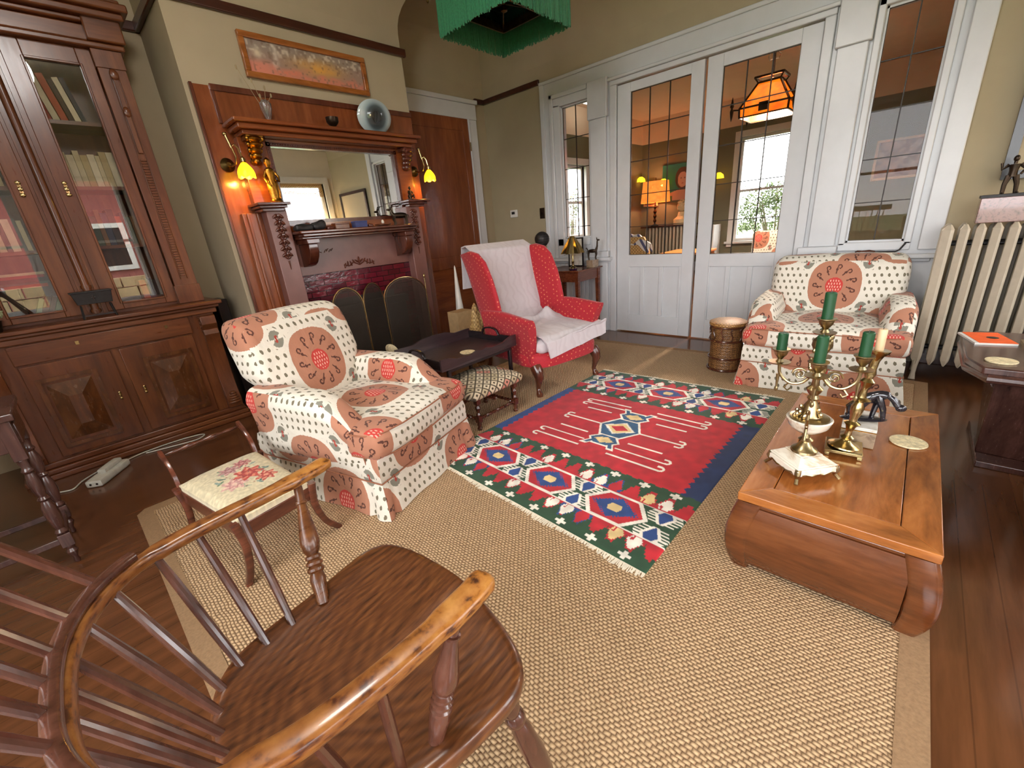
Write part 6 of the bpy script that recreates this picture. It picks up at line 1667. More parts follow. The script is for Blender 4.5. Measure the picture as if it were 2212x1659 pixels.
# things stacked on the floor by the door, just showing above the tray
MT['card'] = plain('tan_cardboard', (170, 138, 96), 0.8)
cb = obj('paper_box', G().box((-0.09, -0.07, 0), (0.09, 0.07, 0.50)), MT['card'], None, local=True, loc=(2.52, 3.02, 0.0)); tag(cb, 'pale cardboard box standing behind the tray by the door', 'box')
lump('driftwood', 'knobbly brown piece of wood behind the tray', 'wood', (2.62, 2.92, 0.0), (0.13, 0.10, 0.46), MT['cane'], 9)
cn = thing('white_cone', 'tall narrow white cone standing between the red wing chair and the door', 'ornament', (2.76, 3.30, 0.0)); 
obj('cone', G().lathe([(0.075, 0), (0.070, 0.02), (0.008, 0.86), (0.001, 0.88)], 24), MT['white2'], cn, local=True)

# ------------------------------------------------------------------ side table behind the wing chair
SX0, SX1, SY0, SY1, SH = 3.60, 4.06, 2.43, 2.95, 0.72
sd = thing('side_table', 'small square mahogany table between the wing chair and the white pilaster', 'table', ((SX0 + SX1) / 2, (SY0 + SY1) / 2, 0))
obj('tabletop', G().box((SX0, SY0, SH - 0.014), (SX1, SY1, SH)), MT['side_table'], sd, bevel=0.004)
obj('apron', G().box((SX0 + 0.03, SY0 + 0.03, SH - 0.115), (SX1 - 0.03, SY0 + 0.045, SH - 0.014)).box((SX0 + 0.03, SY1 - 0.045, SH - 0.115), (SX1 - 0.03, SY1 - 0.03, SH - 0.014)).box((SX0 + 0.03, SY0 + 0.03, SH - 0.115), (SX0 + 0.045, SY1 - 0.03, SH - 0.014)).box((SX1 - 0.045, SY0 + 0.03, SH - 0.115), (SX1 - 0.03, SY1 - 0.03, SH - 0.014)), MT['side_table'], sd)
for x in (SX0 + 0.04, SX1 - 0.04):
    for y in (SY0 + 0.04, SY1 - 0.04): obj('leg', G().hexa([(x - 0.013, y - 0.013, 0), (x + 0.013, y - 0.013, 0), (x + 0.013, y + 0.013, 0), (x - 0.013, y + 0.013, 0), (x - 0.02, y - 0.02, SH - 0.014), (x + 0.02, y - 0.02, SH - 0.014), (x + 0.02, y + 0.02, SH - 0.014), (x - 0.02, y + 0.02, SH - 0.014)]), MT['side_table'], sd)
tl = thing('brass_table_lamp', 'small brass lamp with folded petal shade on the side table', 'lamp', (3.80, 2.63, SH))
obj('stem', G().lathe([(0.045, 0), (0.047, 0.008), (0.03, 0.018), (0.012, 0.03), (0.010, 0.06), (0.015, 0.07), (0.009, 0.08), (0.008, 0.19), (0.014, 0.20), (0.006, 0.21), (0.005, 0.33)], 20), MT['brass'], tl, local=True)
g = G(); ring0 = []; ring1 = []; ring2 = []
for j in range(24):
    a = 2 * PI * j / 24; k = (j % 4) / 4; fold = 1.0 if j % 4 in (0, 1) else 0.72
    ring0.append((0.022 * math.cos(a), 0.022 * math.sin(a), 0.325)); ring1.append((0.075 * fold * math.cos(a), 0.075 * fold * math.sin(a), 0.245)); ring2.append((0.125 * fold * math.cos(a), 0.125 * fold * math.sin(a), 0.165 - 0.01 * fold))
g.loft([ring0, ring1, ring2], cap=False)
obj('petal_shade', g, MT['brass'], tl, local=True, angle=20)
pfm = thing('photo_frame', 'black framed pale picture leaning on the side table behind the brass lamp', 'picture frame', (4.0, 2.72, SH), PI / 2)
g = G()
for a, b in (((-0.095, 0, 0), (0.095, 0.014, 0.014)), ((-0.095, 0, 0.286), (0.095, 0.014, 0.30)), ((-0.095, 0, 0.014), (-0.081, 0.014, 0.286)), ((0.081, 0, 0.014), (0.095, 0.014, 0.286))): g.box(a, b)
obj('frame', g, MT['black'], pfm, local=True); obj('mount', G().box((-0.081, 0.004, 0.014), (0.081, 0.010, 0.286)), MT['marble_white'], pfm, local=True)
bk_ = thing('plinth_block', 'grey stone block on the right front of the side table', 'block', (3.93, 2.475, SH)); obj('block', G().box((-0.055, -0.04, 0), (0.055, 0.04, 0.075)), MT['marble_grey'], bk_, local=True, bevel=0.003)
lm = thing('llama_statuette', 'dark bronze long-necked llama standing on the grey stone block', 'statue', (3.93, 2.475, SH + 0.075), PI * 1.5 + 0.15)
g = quadruped(G(), 0.115, 0.12, 0.0, 0.014, 0.0001)
g.tube([(0.040, 0, 0.095), (0.054, 0, 0.13), (0.056, 0, 0.185)], [0.013, 0.009, 0.007], 10).ell((0.066, 0, 0.192), (0.018, 0.008, 0.009), 10, 6)
for s in (-1, 1): g.cyl((0.052, s * 0.005, 0.196), (0.048, s * 0.008, 0.222), 0.004, 0.001, 6)
g.tube([(-0.05, 0, 0.095), (-0.064, 0, 0.12), (-0.074, 0, 0.112)], [0.006, 0.005, 0.003], 6)
obj('animal', g, MT['bronze'], lm, local=True)
MT['amethyst'] = plain('dark_violet_glass', (44, 22, 58), 0.15)
tag(obj('violet_dish', G().lathe([(0.001, 0), (0.035, 0), (0.045, 0.014), (0.041, 0.014), (0.001, 0.006)], 20), MT['amethyst'], None, local=True, loc=(3.70, 2.56, SH)), 'small dark violet dish before the brass lamp', 'dish')
tag(obj('white_card', G().box((-0.035, -0.02, 0), (0.035, 0.02, 0.006)), MT['white2'], None, local=True, loc=(3.66, 2.80, SH)), 'little white card at the left of the side table', 'card')
# dark ball finial on a stand behind the chair
bs = thing('sphere_on_stand', 'dark ribbed metal sphere on a slim pole behind the red wing chair', 'ornament', (3.45, 2.745, 0))
obj('base', G().lathe([(0.11, 0), (0.11, 0.015), (0.02, 0.03), (0.012, 0.05), (0.012, 0.98)], 20), MT['iron'], bs, local=True)
g = G().ell((0, 0, 1.045), (0.072, 0.072, 0.072), 24, 16)
for z in (-0.04, -0.02, 0, 0.02, 0.04):
    rr_ = math.sqrt(0.0725 ** 2 - z * z); g.tube([(rr_ * math.cos(2 * PI * k / 24), rr_ * math.sin(2 * PI * k / 24), 1.045 + z) for k in range(24)], 0.002, 5, closed=True)
obj('ball', g, MT['iron'], bs, local=True)
# thermostat and switch
th = thing('thermostat', 'small white square wall thermostat on the olive wall', 'thermostat', (XP - 0.001, 3.715, 1.29))
obj('case', G().box((-0.022, -0.055, 0), (0, 0.055, 0.085)), MT['white2'], th, local=True, bevel=0.006); obj('screen', G().box((-0.0235, -0.02, 0.035), (-0.021, 0.03, 0.065)), MT['iron'], th, local=True)
sw = thing('light_switch', 'dark bronze light switch plate beside the white partition', 'switch', (XP - 0.001, 3.285, 1.245))
obj('plate', G().box((-0.006, -0.035, 0), (0, 0.035, 0.115)), MT['bronze'], sw, local=True, bevel=0.002); obj('toggle', G().box((-0.016, -0.005, 0.05), (-0.005, 0.005, 0.065)), MT['black'], sw, local=True)
# window crank on the right sill
wk = thing('wooden_handled_tool', 'wooden handled metal tool lying on the white sill beneath the right light', 'tool', (XP - 0.05, 0.20, 0.775))
obj('handle', G().lathe_ax([(0.006, 0), (0.015, 0.1), (0.012, 0.35), (0.017, 0.7), (0.008, 1)], (0, 0.135, 0.018), (0, 0.02, 0.018), 12), MT['walnut'], wk, local=True)
obj('shank', G().tube([(0, 0.02, 0.018), (0, -0.09, 0.018), (0, -0.11, 0.03), (0.0, -0.135, 0.075)], 0.0055, 8), MT['iron'], wk, local=True)

# ------------------------------------------------------------------ wicker basket
wb = thing('wicker_basket', 'round brown wicker basket stool beside the armchair and glazed doors', 'basket', (3.40, 0.955, 0.0085))
g = G(); R0 = 0.118; rings = []
for i in range(41):
    z = 0.355 * i / 40; r_ = R0 * (1.0 - 0.06 * math.sin(PI * i / 40)) + 0.0022 * math.sin(i * 2.4)
    rings.append([((r_ + 0.0035 * math.sin(24 * 2 * PI * j / 72 + PI * (i % 2))) * math.cos(2 * PI * j / 72), (r_ + 0.0035 * math.sin(24 * 2 * PI * j / 72 + PI * (i % 2))) * math.sin(2 * PI * j / 72), z) for j in range(72)])
obj('body', G().loft(rings), MT['rattan'], wb, local=True)
g = G()
for z, q in ((0.01, 0.010), (0.10, 0.007), (0.235, 0.008), (0.34, 0.008)): g.tube([((R0 + 0.004) * math.cos(2 * PI * k / 36), (R0 + 0.004) * math.sin(2 * PI * k / 36), z) for k in range(36)], q, 8, closed=True)
for k in range(12):
    a = 2 * PI * k / 12
    if True: g.tube([((R0 + 0.006) * math.cos(a + 0.06 * math.sin(t * PI * 2)), (R0 + 0.006) * math.sin(a + 0.06 * math.sin(t * PI * 2)), 0.245 + 0.09 * t) for t in [q / 8 for q in range(9)]], 0.004, 6)
obj('bands', g, MT['walnut'], wb, local=True)
obj('lid', G().lathe([(R0 + 0.006, 0.345), (R0 + 0.014, 0.355), (R0 + 0.012, 0.372), (R0 - 0.01, 0.380), (0.001, 0.386)], 48), MT['rattan_top'], wb, local=True)

# ------------------------------------------------------------------ coffee table with rounded bulging legs
CX0, CX1, CY0, CY1, CH = 1.330, 2.345, -0.190, 0.295, 0.302
ct = thing('coffee_table', 'low polished elm coffee table with bulging rounded corners on the sisal rug', 'table', ((CX0 + CX1) / 2, (CY0 + CY1) / 2, 0.0085))
fw = 0.085
obj('tabletop', G().box((CX0 + fw + 0.002, CY0 + fw + 0.002, CH - 0.022), (CX1 - fw - 0.002, CY1 - fw - 0.002, CH - 0.0015)), MT['table'], ct, bevel=0.002)
g = G().hexa([(CX0, CY0, CH - 0.03), (CX1, CY0, CH - 0.03), (CX1 - fw, CY0 + fw, CH - 0.03), (CX0 + fw, CY0 + fw, CH - 0.03), (CX0, CY0, CH), (CX1, CY0, CH), (CX1 - fw, CY0 + fw, CH), (CX0 + fw, CY0 + fw, CH)])
g.hexa([(CX0, CY1, CH - 0.03), (CX1, CY1, CH - 0.03), (CX1 - fw, CY1 - fw, CH - 0.03), (CX0 + fw, CY1 - fw, CH - 0.03), (CX0, CY1, CH), (CX1, CY1, CH), (CX1 - fw, CY1 - fw, CH), (CX0 + fw, CY1 - fw, CH)])
obj('side_frame', g, MT['table'], ct, bevel=0.003)
g = G().hexa([(CX0, CY0, CH - 0.03), (CX0, CY1, CH - 0.03), (CX0 + fw, CY1 - fw, CH - 0.03), (CX0 + fw, CY0 + fw, CH - 0.03), (CX0, CY0, CH), (CX0, CY1, CH), (CX0 + fw, CY1 - fw, CH), (CX0 + fw, CY0 + fw, CH)])
obj('end_frame', g, MT['table_y'], ct, bevel=0.003)
g = G().hexa([(CX1, CY0, CH - 0.03), (CX1, CY1, CH - 0.03), (CX1 - fw, CY1 - fw, CH - 0.03), (CX1 - fw, CY0 + fw, CH - 0.03), (CX1, CY0, CH), (CX1, CY1, CH), (CX1 - fw, CY1 - fw, CH), (CX1 - fw, CY0 + fw, CH)])
obj('end_frame', g, MT['table_y'], ct, bevel=0.003)
obj('moulding', G().box((CX0 + 0.006, CY0 + 0.006, CH - 0.046), (CX1 - 0.006, CY1 - 0.006, CH - 0.031)), MT['table_side'], ct, bevel=0.004)
def bulge_panel(p, q, out, z0, z1, dep, inset):
    """swelling apron between two points"""
    p = Vector(p); q = Vector(q); o_ = Vector(out); rings = []
    for k in range(11):
        v = k / 10; z = z1 + (z0 - z1) * v; b = dep * math.sin(PI * min(1, v * 0.86)) - inset - 0.012 * v * v
        rings.append([(p.x + o_.x * b, p.y + o_.y * b, z), (q.x + o_.x * b, q.y + o_.y * b, z), (q.x + o_.x * (b - 0.02), q.y + o_.y * (b - 0.02), z), (p.x + o_.x * (b - 0.02), p.y + o_.y * (b - 0.02), z)])
    return G().loft(rings)
for p, q, o_, lab in (((CX0, CY0 + 0.05), (CX0, CY1 - 0.03), (-1, 0), 0), ((CX1, CY0 + 0.03), (CX1, CY1 - 0.03), (1, 0), 0), ((CX0 + 0.05, CY0), (CX1 - 0.05, CY0), (0, -1), 1), ((CX0 + 0.05, CY1), (CX1 - 0.05, CY1), (0, 1), 1)):
    obj('apron', bulge_panel(p, q, o_, 0.030, CH - 0.046, 0.028, 0.004), MT['table_side'], ct)
for sx, X in ((-1, CX0), (1, CX1)):
    for sy, Y in ((-1, CY0), (1, CY1)):
        rings = []
        for k in range(15):
            v = k / 14; z = (CH - 0.031) * (1 - v) + 0.0085 * v
            b = 0.030 * math.sin(PI * min(1, v * 0.86)) - 0.014 * v * v
            wd = 0.075 if v < 0.6 else 0.075 - 0.022 * (v - 0.6) / 0.4
            ring = []
            cx_, cy_ = X + sx * (b - wd / 2), Y + sy * (b - wd / 2)
            for j in range(16):
                a = 2 * PI * j / 16; c, s = math.cos(a), math.sin(a)
                ring.append((cx_ + math.copysign(abs(c) ** 0.45, c) * wd / 2, cy_ + math.copysign(abs(s) ** 0.45, s) * wd / 2, z))
            rings.append(ring)
        obj('leg', G().loft(rings), MT['table_side'], ct, angle=50)

# onyx candelabrum
TZ = CH
KX, KY = 1.575, 0.165
cd = thing('candelabrum', 'ornate brass and onyx five-light candelabrum on the near end of the coffee table', 'candelabrum', (KX, KY, TZ), 0.84 - PI / 4)
g = G()
bz = lambda w, z: [(-w, -w, z), (w, -w, z), (w, w, z), (-w, w, z)]
g.hexa(bz(0.074, 0.028) + bz(0.074, 0.050)).hexa(bz(0.070, 0.050) + bz(0.068, 0.056)).hexa(bz(0.066, 0.056) + bz(0.040, 0.076)).hexa(bz(0.040, 0.076) + bz(0.038, 0.081))
g2 = G().at((0, 0, 0), (0, 0, PI / 4 + 0.0)); g2.add([tuple(p) for p in g.v], g.f)
obj('onyx_base', g2, MT['onyx'], cd, local=True, bevel=0.003)
for k in range(4):
    a = PI / 2 * k + PI / 2; cxk, cyk = math.cos(a), math.sin(a); r_ = 0.100
    g = G().tube([(cxk * 0.092, cyk * 0.092, 0.050), (cxk * 0.098, cyk * 0.098, 0.034), (cxk * 0.094, cyk * 0.094, 0.018), (cxk * 0.108, cyk * 0.108, 0.004)], [0.010, 0.009, 0.006, 0.006], 8)
    for s in (-1, 1):
        tx_, ty_ = -cyk * s, cxk * s
        g.tube([(cxk * 0.094, cyk * 0.094, 0.030), (cxk * 0.082 + tx_ * 0.018 , cyk * 0.082 + ty_ * 0.018, 0.034), (cxk * 0.066 + tx_ * 0.036, cyk * 0.066 + ty_ * 0.036, 0.026), (cxk * 0.058 + tx_ * 0.048, cyk * 0.058 + ty_ * 0.048, 0.030)], [0.007, 0.005, 0.004, 0.002], 7)
    obj('foot', g, MT['silver_brass'], cd, local=True)
obj('lower_stem', G().lathe([(0.040, 0.080), (0.038, 0.088), (0.026, 0.096), (0.018, 0.108), (0.012, 0.116), (0.022, 0.124), (0.012, 0.132), (0.009, 0.146), (0.014, 0.152), (0.018, 0.158)], 20), MT['silver_brass'], cd, local=True)
obj('onyx_bowl', G().lathe([(0.014, 0.154), (0.038, 0.160), (0.057, 0.178), (0.066, 0.203), (0.062, 0.206), (0.030, 0.190), (0.001, 0.185)], 28), MT['onyx'], cd, local=True)
g = G().lathe([(0.056, 0.203), (0.056, 0.208), (0.034, 0.214), (0.026, 0.228), (0.024, 0.244), (0.016, 0.258), (0.012, 0.268), (0.017, 0.276), (0.012, 0.286), (0.020, 0.298), (0.024, 0.308), (0.012, 0.320), (0.010, 0.336), (0.016, 0.350), (0.024, 0.375), (0.020, 0.40), (0.012, 0.415), (0.018, 0.43), (0.028, 0.452), (0.026, 0.470), (0.014, 0.482), (0.010, 0.496)], 20)
r = random.Random(5)
for k in range(40):
    a = r.uniform(0, 2 * PI); z = r.choice([r.uniform(0.205, 0.245), r.uniform(0.35, 0.40), r.uniform(0.43, 0.48)]); rr_ = 0.048 - (z - 0.205) * 0.55 if z < 0.25 else 0.022
    g.ell((rr_ * math.cos(a), rr_ * math.sin(a), z), (0.007, 0.007, 0.009), 7, 5)
obj('upper_stem', g, MT['silver_brass'], cd, local=True)
for s in (-1, 1):
    g = G().tube([(s * 0.056, 0, 0.200), (s * 0.072, 0, 0.190), (s * 0.080, 0, 0.205), (s * 0.074, 0, 0.222), (s * 0.064, 0, 0.216)], 0.0045, 8).tube([(s * 0.078, 0, 0.205), (s * 0.086, 0, 0.232), (s * 0.078, 0, 0.246), (s * 0.084, 0, 0.262)], [0.005, 0.005, 0.004, 0.002], 8).tube([(s * 0.076, 0, 0.195), (s * 0.084, 0, 0.172), (s * 0.090, 0, 0.160)], [0.005, 0.004, 0.006], 8)
    obj('scroll_handle', g, MT['silver_brass'], cd, local=True)
crot = cd.rotation_euler[2]
candles = []
def cup(g, x, y, z):
    g.lathe([(0.030, 0.0), (0.032, 0.003), (0.012, 0.003), (0.007, 0.012), (0.010, 0.018), (0.018, 0.028), (0.021, 0.040), (0.026, 0.044), (0.026, 0.047), (0.016, 0.046), (0.014, 0.040)], 20, (x, y, z))
armdirs = [(-PI / 2, 'right'), (0, 'far'), (PI / 2, 'left'), (PI, 'near')]
for a0, nm in armdirs:
    a = a0 - crot + 0.10; ca, sa = math.cos(a), math.sin(a)
    P = lambda r_, z: (ca * r_, sa * r_, z)
    g = G().tube(spline([P(0.010, 0.36), P(0.035, 0.325), P(0.070, 0.318), P(0.100, 0.345), P(0.106, 0.385)], 5), [0.0050] * 21, 8)
    g.tube([P(0.045 + 0.022 * math.cos(q * 0.55) * (1 - q / 22), 0.352 + 0.022 * math.sin(q * 0.55) * (1 - q / 22)) for q in range(20)], 0.0035, 7)
    g.tube([P(0.072, 0.318), P(0.085, 0.300), P(0.074, 0.290), P(0.066, 0.300)], 0.003, 6).tube([P(0.106, 0.345), P(0.106, 0.300)], [0.006, 0.003], 8).ell(P(0.106, 0.292), (0.006, 0.006, 0.010), 8, 6)
    cup(g, ca * 0.106, sa * 0.106, 0.385)
    obj('arm', g, MT['silver_brass'], cd, local=True)
    wa = a + crot; candles.append((KX + math.cos(wa) * 0.106, KY + math.sin(wa) * 0.106, TZ + 0.425, nm))
g = G(); cup(g, 0, 0, 0.492); obj('top_cup', g, MT['silver_brass'], cd, local=True)
def candle(x, y, z, h, r_, mat, label, grp):
    t = thing('candle', label, 'candle', (x, y, z), 0, grp)
    obj('wax', G().lathe([(r_ * 0.9, 0), (r_, 0.002), (r_ * 1.0, h - 0.003), (r_ * 0.85, h), (0.003, h - 0.001)], 20), MT[mat], t, local=True)
    obj('wick', G().cyl((0, 0, h - 0.002), (0.001, 0, h + 0.007), 0.001, seg=6), MT['black'], t, local=True)
    return t
gr = 'green candles in the candelabrum'
for x, y, z, nm in candles:
    candle(x, y, z, {'near': 0.085, 'left': 0.060, 'right': 0.078, 'far': 0.055}[nm], 0.0150, 'candle_green', {'near': 'green candle in the candelabrum arm nearest the front, below the tall middle one', 'left': 'green candle on the left arm of the candelabrum', 'right': 'green candle on the right arm of the candelabrum, beside the cream candle', 'far': 'green candle on the back arm of the candelabrum, mostly hidden by the top cup'}[nm], gr)
candle(KX, KY, TZ + 0.532, 0.085, 0.0150, 'candle_green', 'highest green candle, in the centre of the candelabrum', gr)

# brass candlestick, a little out of true
BXc, BYc = 1.80, 0.072
bs_ = thing('brass_candlestick', 'square-based polished brass candlestick between the candelabrum and the marble block', 'candlestick', (BXc, BYc, TZ), 0.1)
g = G().hexa([(-0.055, -0.055, 0.012), (0.055, -0.055, 0.012), (0.055, 0.055, 0.012), (-0.055, 0.055, 0.012), (-0.055, -0.055, 0.024), (0.055, -0.055, 0.024), (0.055, 0.055, 0.024), (-0.055, 0.055, 0.024)])
for sx in (-1, 1):
    for sy in (-1, 1): g.box((sx * 0.055 - (0.016 if sx > 0 else 0), sy * 0.055 - (0.016 if sy > 0 else 0), 0), (sx * 0.055 + (0.016 if sx < 0 else 0), sy * 0.055 + (0.016 if sy < 0 else 0), 0.012))
obj('base', g, MT['brass'], bs_, local=True, bevel=0.002)
tp = Vector((0.02, -0.040, 0.395)); prof = [(0.050, 0), (0.048, 0.012), (0.036, 0.03), (0.020, 0.05), (0.014, 0.07), (0.022, 0.10), (0.012, 0.12), (0.010, 0.16), (0.016, 0.22), (0.026, 0.25), (0.012, 0.27), (0.012, 0.30), (0.018, 0.36), (0.020, 0.42), (0.012, 0.47), (0.030, 0.50), (0.014, 0.52), (0.010, 0.60), (0.016, 0.64), (0.022, 0.68), (0.012, 0.71), (0.017, 0.76), (0.013, 0.80), (0.014, 0.88), (0.020, 0.93), (0.032, 0.965), (0.034, 0.985), (0.014, 0.985), (0.012, 0.94)]
obj('column', G().lathe_ax(prof, (0, 0, 0.024), tuple(tp), 24), MT['brass'], bs_, local=True)
c_ = candle(BXc + 0.024, BYc - 0.0375, TZ + 0.378, 0.082, 0.0125, 'candle_cream', 'cream candle in the leaning brass candlestick', None)
# sculpture on its marble block
mb = thing('marble_block', 'brown and white marble plinth block on the coffee table', 'plinth', (1.955, 0.045, TZ), 0.04)
obj('block', G().box((-0.09, -0.052, 0), (0.09, 0.052, 0.062)), MT['marble_grey'], mb, local=True, bevel=0.002)
obj('gilt_line', G().box((-0.091, -0.053, 0.062), (0.091, 0.053, 0.065)), MT['gold'], mb, local=True); obj('top_slab', G().box((-0.09, -0.052, 0.065), (0.09, 0.052, 0.078)), MT['marble_white'], mb, local=True, bevel=0.002)
sc2 = thing('abstract_sculpture', 'black glossy bending figure sculpture on the marble block', 'statue', (1.955, 0.030, TZ + 0.078), -PI / 2 + 0.35)
MT['jet'] = plain('jet_black_stone', (34, 32, 38), 0.12, var=0.15, coat=0.5)
g = G().ell((-0.01, 0, 0.004), (0.075, 0.030, 0.008), 20, 6)
g.tube(spline([(-0.055, 0.012, 0.006), (-0.030, 0.010, 0.045), (-0.005, 0.004, 0.085), (0.025, -0.004, 0.105), (0.055, -0.016, 0.100), (0.075, -0.026, 0.072)], 5), [0.012] * 5 + [0.018] * 8 + [0.016] * 6 + [0.011] * 7, 12)
g.tube([(-0.004, 0.006, 0.09), (0.030, 0.022, 0.06), (0.022, 0.020, 0.008)], [0.014, 0.011, 0.008], 10).tube([(0.02, -0.006, 0.10), (0.036, -0.022, 0.055), (0.045, -0.016, 0.008)], [0.014, 0.010, 0.007], 10)
g.ell((0.084, -0.030, 0.066), (0.017, 0.012, 0.014), 12, 8).tube([(-0.05, 0.012, 0.01), (-0.06, 0.0, 0.05), (-0.03, -0.01, 0.09), (0.0, 0.0, 0.10)], [0.009, 0.011, 0.012, 0.012], 10)
obj('figure', g, MT['jet'], sc2, local=True)
cz = obj('cream_coaster', G().lathe([(0.001, 0), (0.052, 0), (0.055, 0.003), (0.054, 0.007), (0.001, 0.007)], 40), MT['lace'], None, local=True, loc=(1.99, -0.103, TZ)); tag(cz, 'round cream patterned coaster on the coffee table', 'coaster')

# ------------------------------------------------------------------ radiator and what stands on it
rd = thing('radiator', 'tall bone-painted cast iron radiator against the right wall', 'radiator', (3.88, -0.55, 0))
NS = 13; x0r, x1r = 3.74, 3.99
for k in range(NS):
    y = -0.125 - 0.0655 * k; z0 = 0.10 if k not in (0, NS - 1) else 0.0
    prof = []
    g = G()
    # one section: two pointed lobes at top, flat fluted body, seen edge on
    P = [(x0r, 0.13), (x0r - 0.004, 0.5), (x0r, 0.90), (x0r + 0.03, 0.955), (x0r + 0.06, 0.972), (x0r + 0.10, 0.955), (x0r + 0.125, 0.945), (x0r + 0.15, 0.955), (x0r + 0.19, 0.972), (x0r + 0.22, 0.955), (x1r, 0.90), (x1r + 0.004, 0.5), (x1r, 0.13), (x1r - 0.05, 0.10), (x0r + 0.05, 0.10)]
    g.slab([(px_ + 0.02, y - 0.006, pz_) for px_, pz_ in P], (0, 0.012, 0))
    for xf, sg in ((x0r, 1), (x1r, -1)):  # faceted front and back columns with pointed shoulders
        cs = [(0.034, 0.023), (0.012, 0.021), (-0.006, -0.010), (0.002, -0.021), (0.034, -0.023)]
        if k == 0: cs = [(0.034, 0.034), (0.010, 0.032), (-0.006, -0.006), (0.002, -0.021), (0.034, -0.023)]
        rings = [[(xf + sg * a, y + b * q, z) for a, b in cs] for z, q in ((0.105, 0.2), (0.14, 0.9), (0.16, 1), (0.90, 1), (0.945, 1))]
        rings.append([(xf + sg * (a * 0.5 + 0.025), y + b * 0.35, 0.972) for a, b in cs])
        g.loft(rings)
    sct = obj('section', g, MT['radiator'], rd, bevel=0.002, smooth=False)
    if k in (0, NS - 1):
        for xx in (x0r + 0.02, x1r - 0.02): obj('foot', G().tube([(xx, y, 0.14), (xx - 0.008, y, 0.09), (xx - 0.014, y, 0.04), (xx - 0.022, y, 0.0)], [0.020, 0.014, 0.012, 0.018], 10), MT['radiator'], rd)
obj('connecting_rod', G().cyl((3.865, -0.11, 0.86), (3.865, -0.93, 0.86), 0.016).cyl((3.865, -0.11, 0.20), (3.865, -0.93, 0.20), 0.016).cyl((3.80, -0.11, 0.86), (3.80, -0.93, 0.86), 0.006), MT['iron'], rd)
mr = thing('marble_plinth', 'pink-grey marble block standing on the radiator', 'plinth', (3.88, -0.355, 0.972))
obj('block', G().box((-0.07, -0.13, 0), (0.07, 0.13, 0.135)), MT['marble_pink'], mr, local=True, bevel=0.003); obj('base_plate', G().box((-0.072, -0.132, 0.135), (0.072, 0.132, 0.150)), MT['iron'], mr, local=True)
bf = thing('bronze_warrior', 'dark bronze standing figure on the marble block over the radiator', 'statue', (3.88, -0.325, 1.122), PI)
g = G().tube([(0, 0.030, 0.0), (0.004, 0.026, 0.05), (0.0, 0.014, 0.095)], [0.009, 0.011, 0.015], 9).tube([(0.014, -0.022, 0.0), (0.010, -0.022, 0.05), (0.0, -0.012, 0.095)], [0.009, 0.011, 0.015], 9)
g.tube([(0, 0, 0.09), (0.002, 0, 0.12), (0.0, 0, 0.152)], [0.020, 0.018, 0.024], 12).ell((0.002, 0, 0.182), (0.013, 0.013, 0.017)).cyl((0, 0, 0.155), (0, 0, 0.17), 0.008)
g.tube([(0, 0.022, 0.152), (0.002, 0.046, 0.125), (0.012, 0.030, 0.10)], [0.010, 0.008, 0.006], 8).tube([(0, -0.022, 0.152), (0.002, -0.046, 0.132), (0.0, -0.052, 0.165)], [0.010, 0.008, 0.006], 8)
g.ell((0.014, 0.035, -0.0 + 0.004), (0.018, 0.008, 0.006)).ell((0.024, -0.022, 0.004), (0.018, 0.008, 0.006))
obj('figure', g, MT['bronze'], bf, local=True)
wp = thing('wall_painting', 'dark framed picture on the right wall behind the bronze figure', 'picture', (XP - 0.02, -0.75, 1.20))
g = G()
for a, b in (((-0.015, -0.45, 0), (0.018, 0.45, 0.045)), ((-0.015, -0.45, 0.755), (0.018, 0.45, 0.80)), ((-0.015, -0.45, 0.045), (0.018, -0.405, 0.755)), ((-0.015, 0.405, 0.045), (0.018, 0.45, 0.755))): g.box(a, b)
obj('frame', g, MT['black'], wp, local=True); obj('canvas', G().box((0.0, -0.405, 0.045), (0.01, 0.405, 0.755)), MT['wall_up'], wp, local=True)

# ------------------------------------------------------------------ sofa-side table at the right edge
et = thing('end_table', 'dark wooden end table with splayed panel base by the radiator at the right edge', 'table', (2.85, -0.62, 0))
EZ = 0.50
P = [(2.42, -0.28), (2.56, -0.235), (2.98, -0.235), (3.08, -0.30), (3.08, -0.95), (2.42, -0.95)]
obj('tabletop', G().prism(P, EZ - 0.03, EZ), MT['dark_oak'], et, bevel=0.006)
obj('edge_roll', G().tube([(2.425, -0.95, EZ - 0.045), (2.425, -0.30, EZ - 0.045), (2.56, -0.25, EZ - 0.045), (2.98, -0.25, EZ - 0.045)], 0.020, 10), MT['dark_oak'], et)
obj('base_panel', G().hexa([(2.62, -0.90, 0.03), (2.66, -0.36, 0.03), (2.99, -0.40, 0.03), (3.0, -0.90, 0.03), (2.55, -0.92, EZ - 0.05), (2.55, -0.34, EZ - 0.05), (3.0, -0.34, EZ - 0.05), (3.0, -0.92, EZ - 0.05)]), MT['dark_oak'], et, bevel=0.004)
obj('plinth', G().box((2.56, -0.95, 0), (3.05, -0.36, 0.03)), MT['dark_oak'], et, bevel=0.004)
for x in (2.60, 2.96): obj('bracket', G().slab([(x, -0.26, EZ - 0.03), (x, -0.36, EZ - 0.03), (x, -0.36, EZ - 0.16), (x, -0.32, EZ - 0.10), (x, -0.275, EZ - 0.07)], (0.03, 0, 0)), MT['dark_oak'], et)
MT['orange'] = plain('orange_cover', (232, 92, 30), 0.5)
mg = thing('magazine', 'orange and white magazine on the far corner of the end table', 'magazine', (2.90, -0.315, EZ), 0.25)
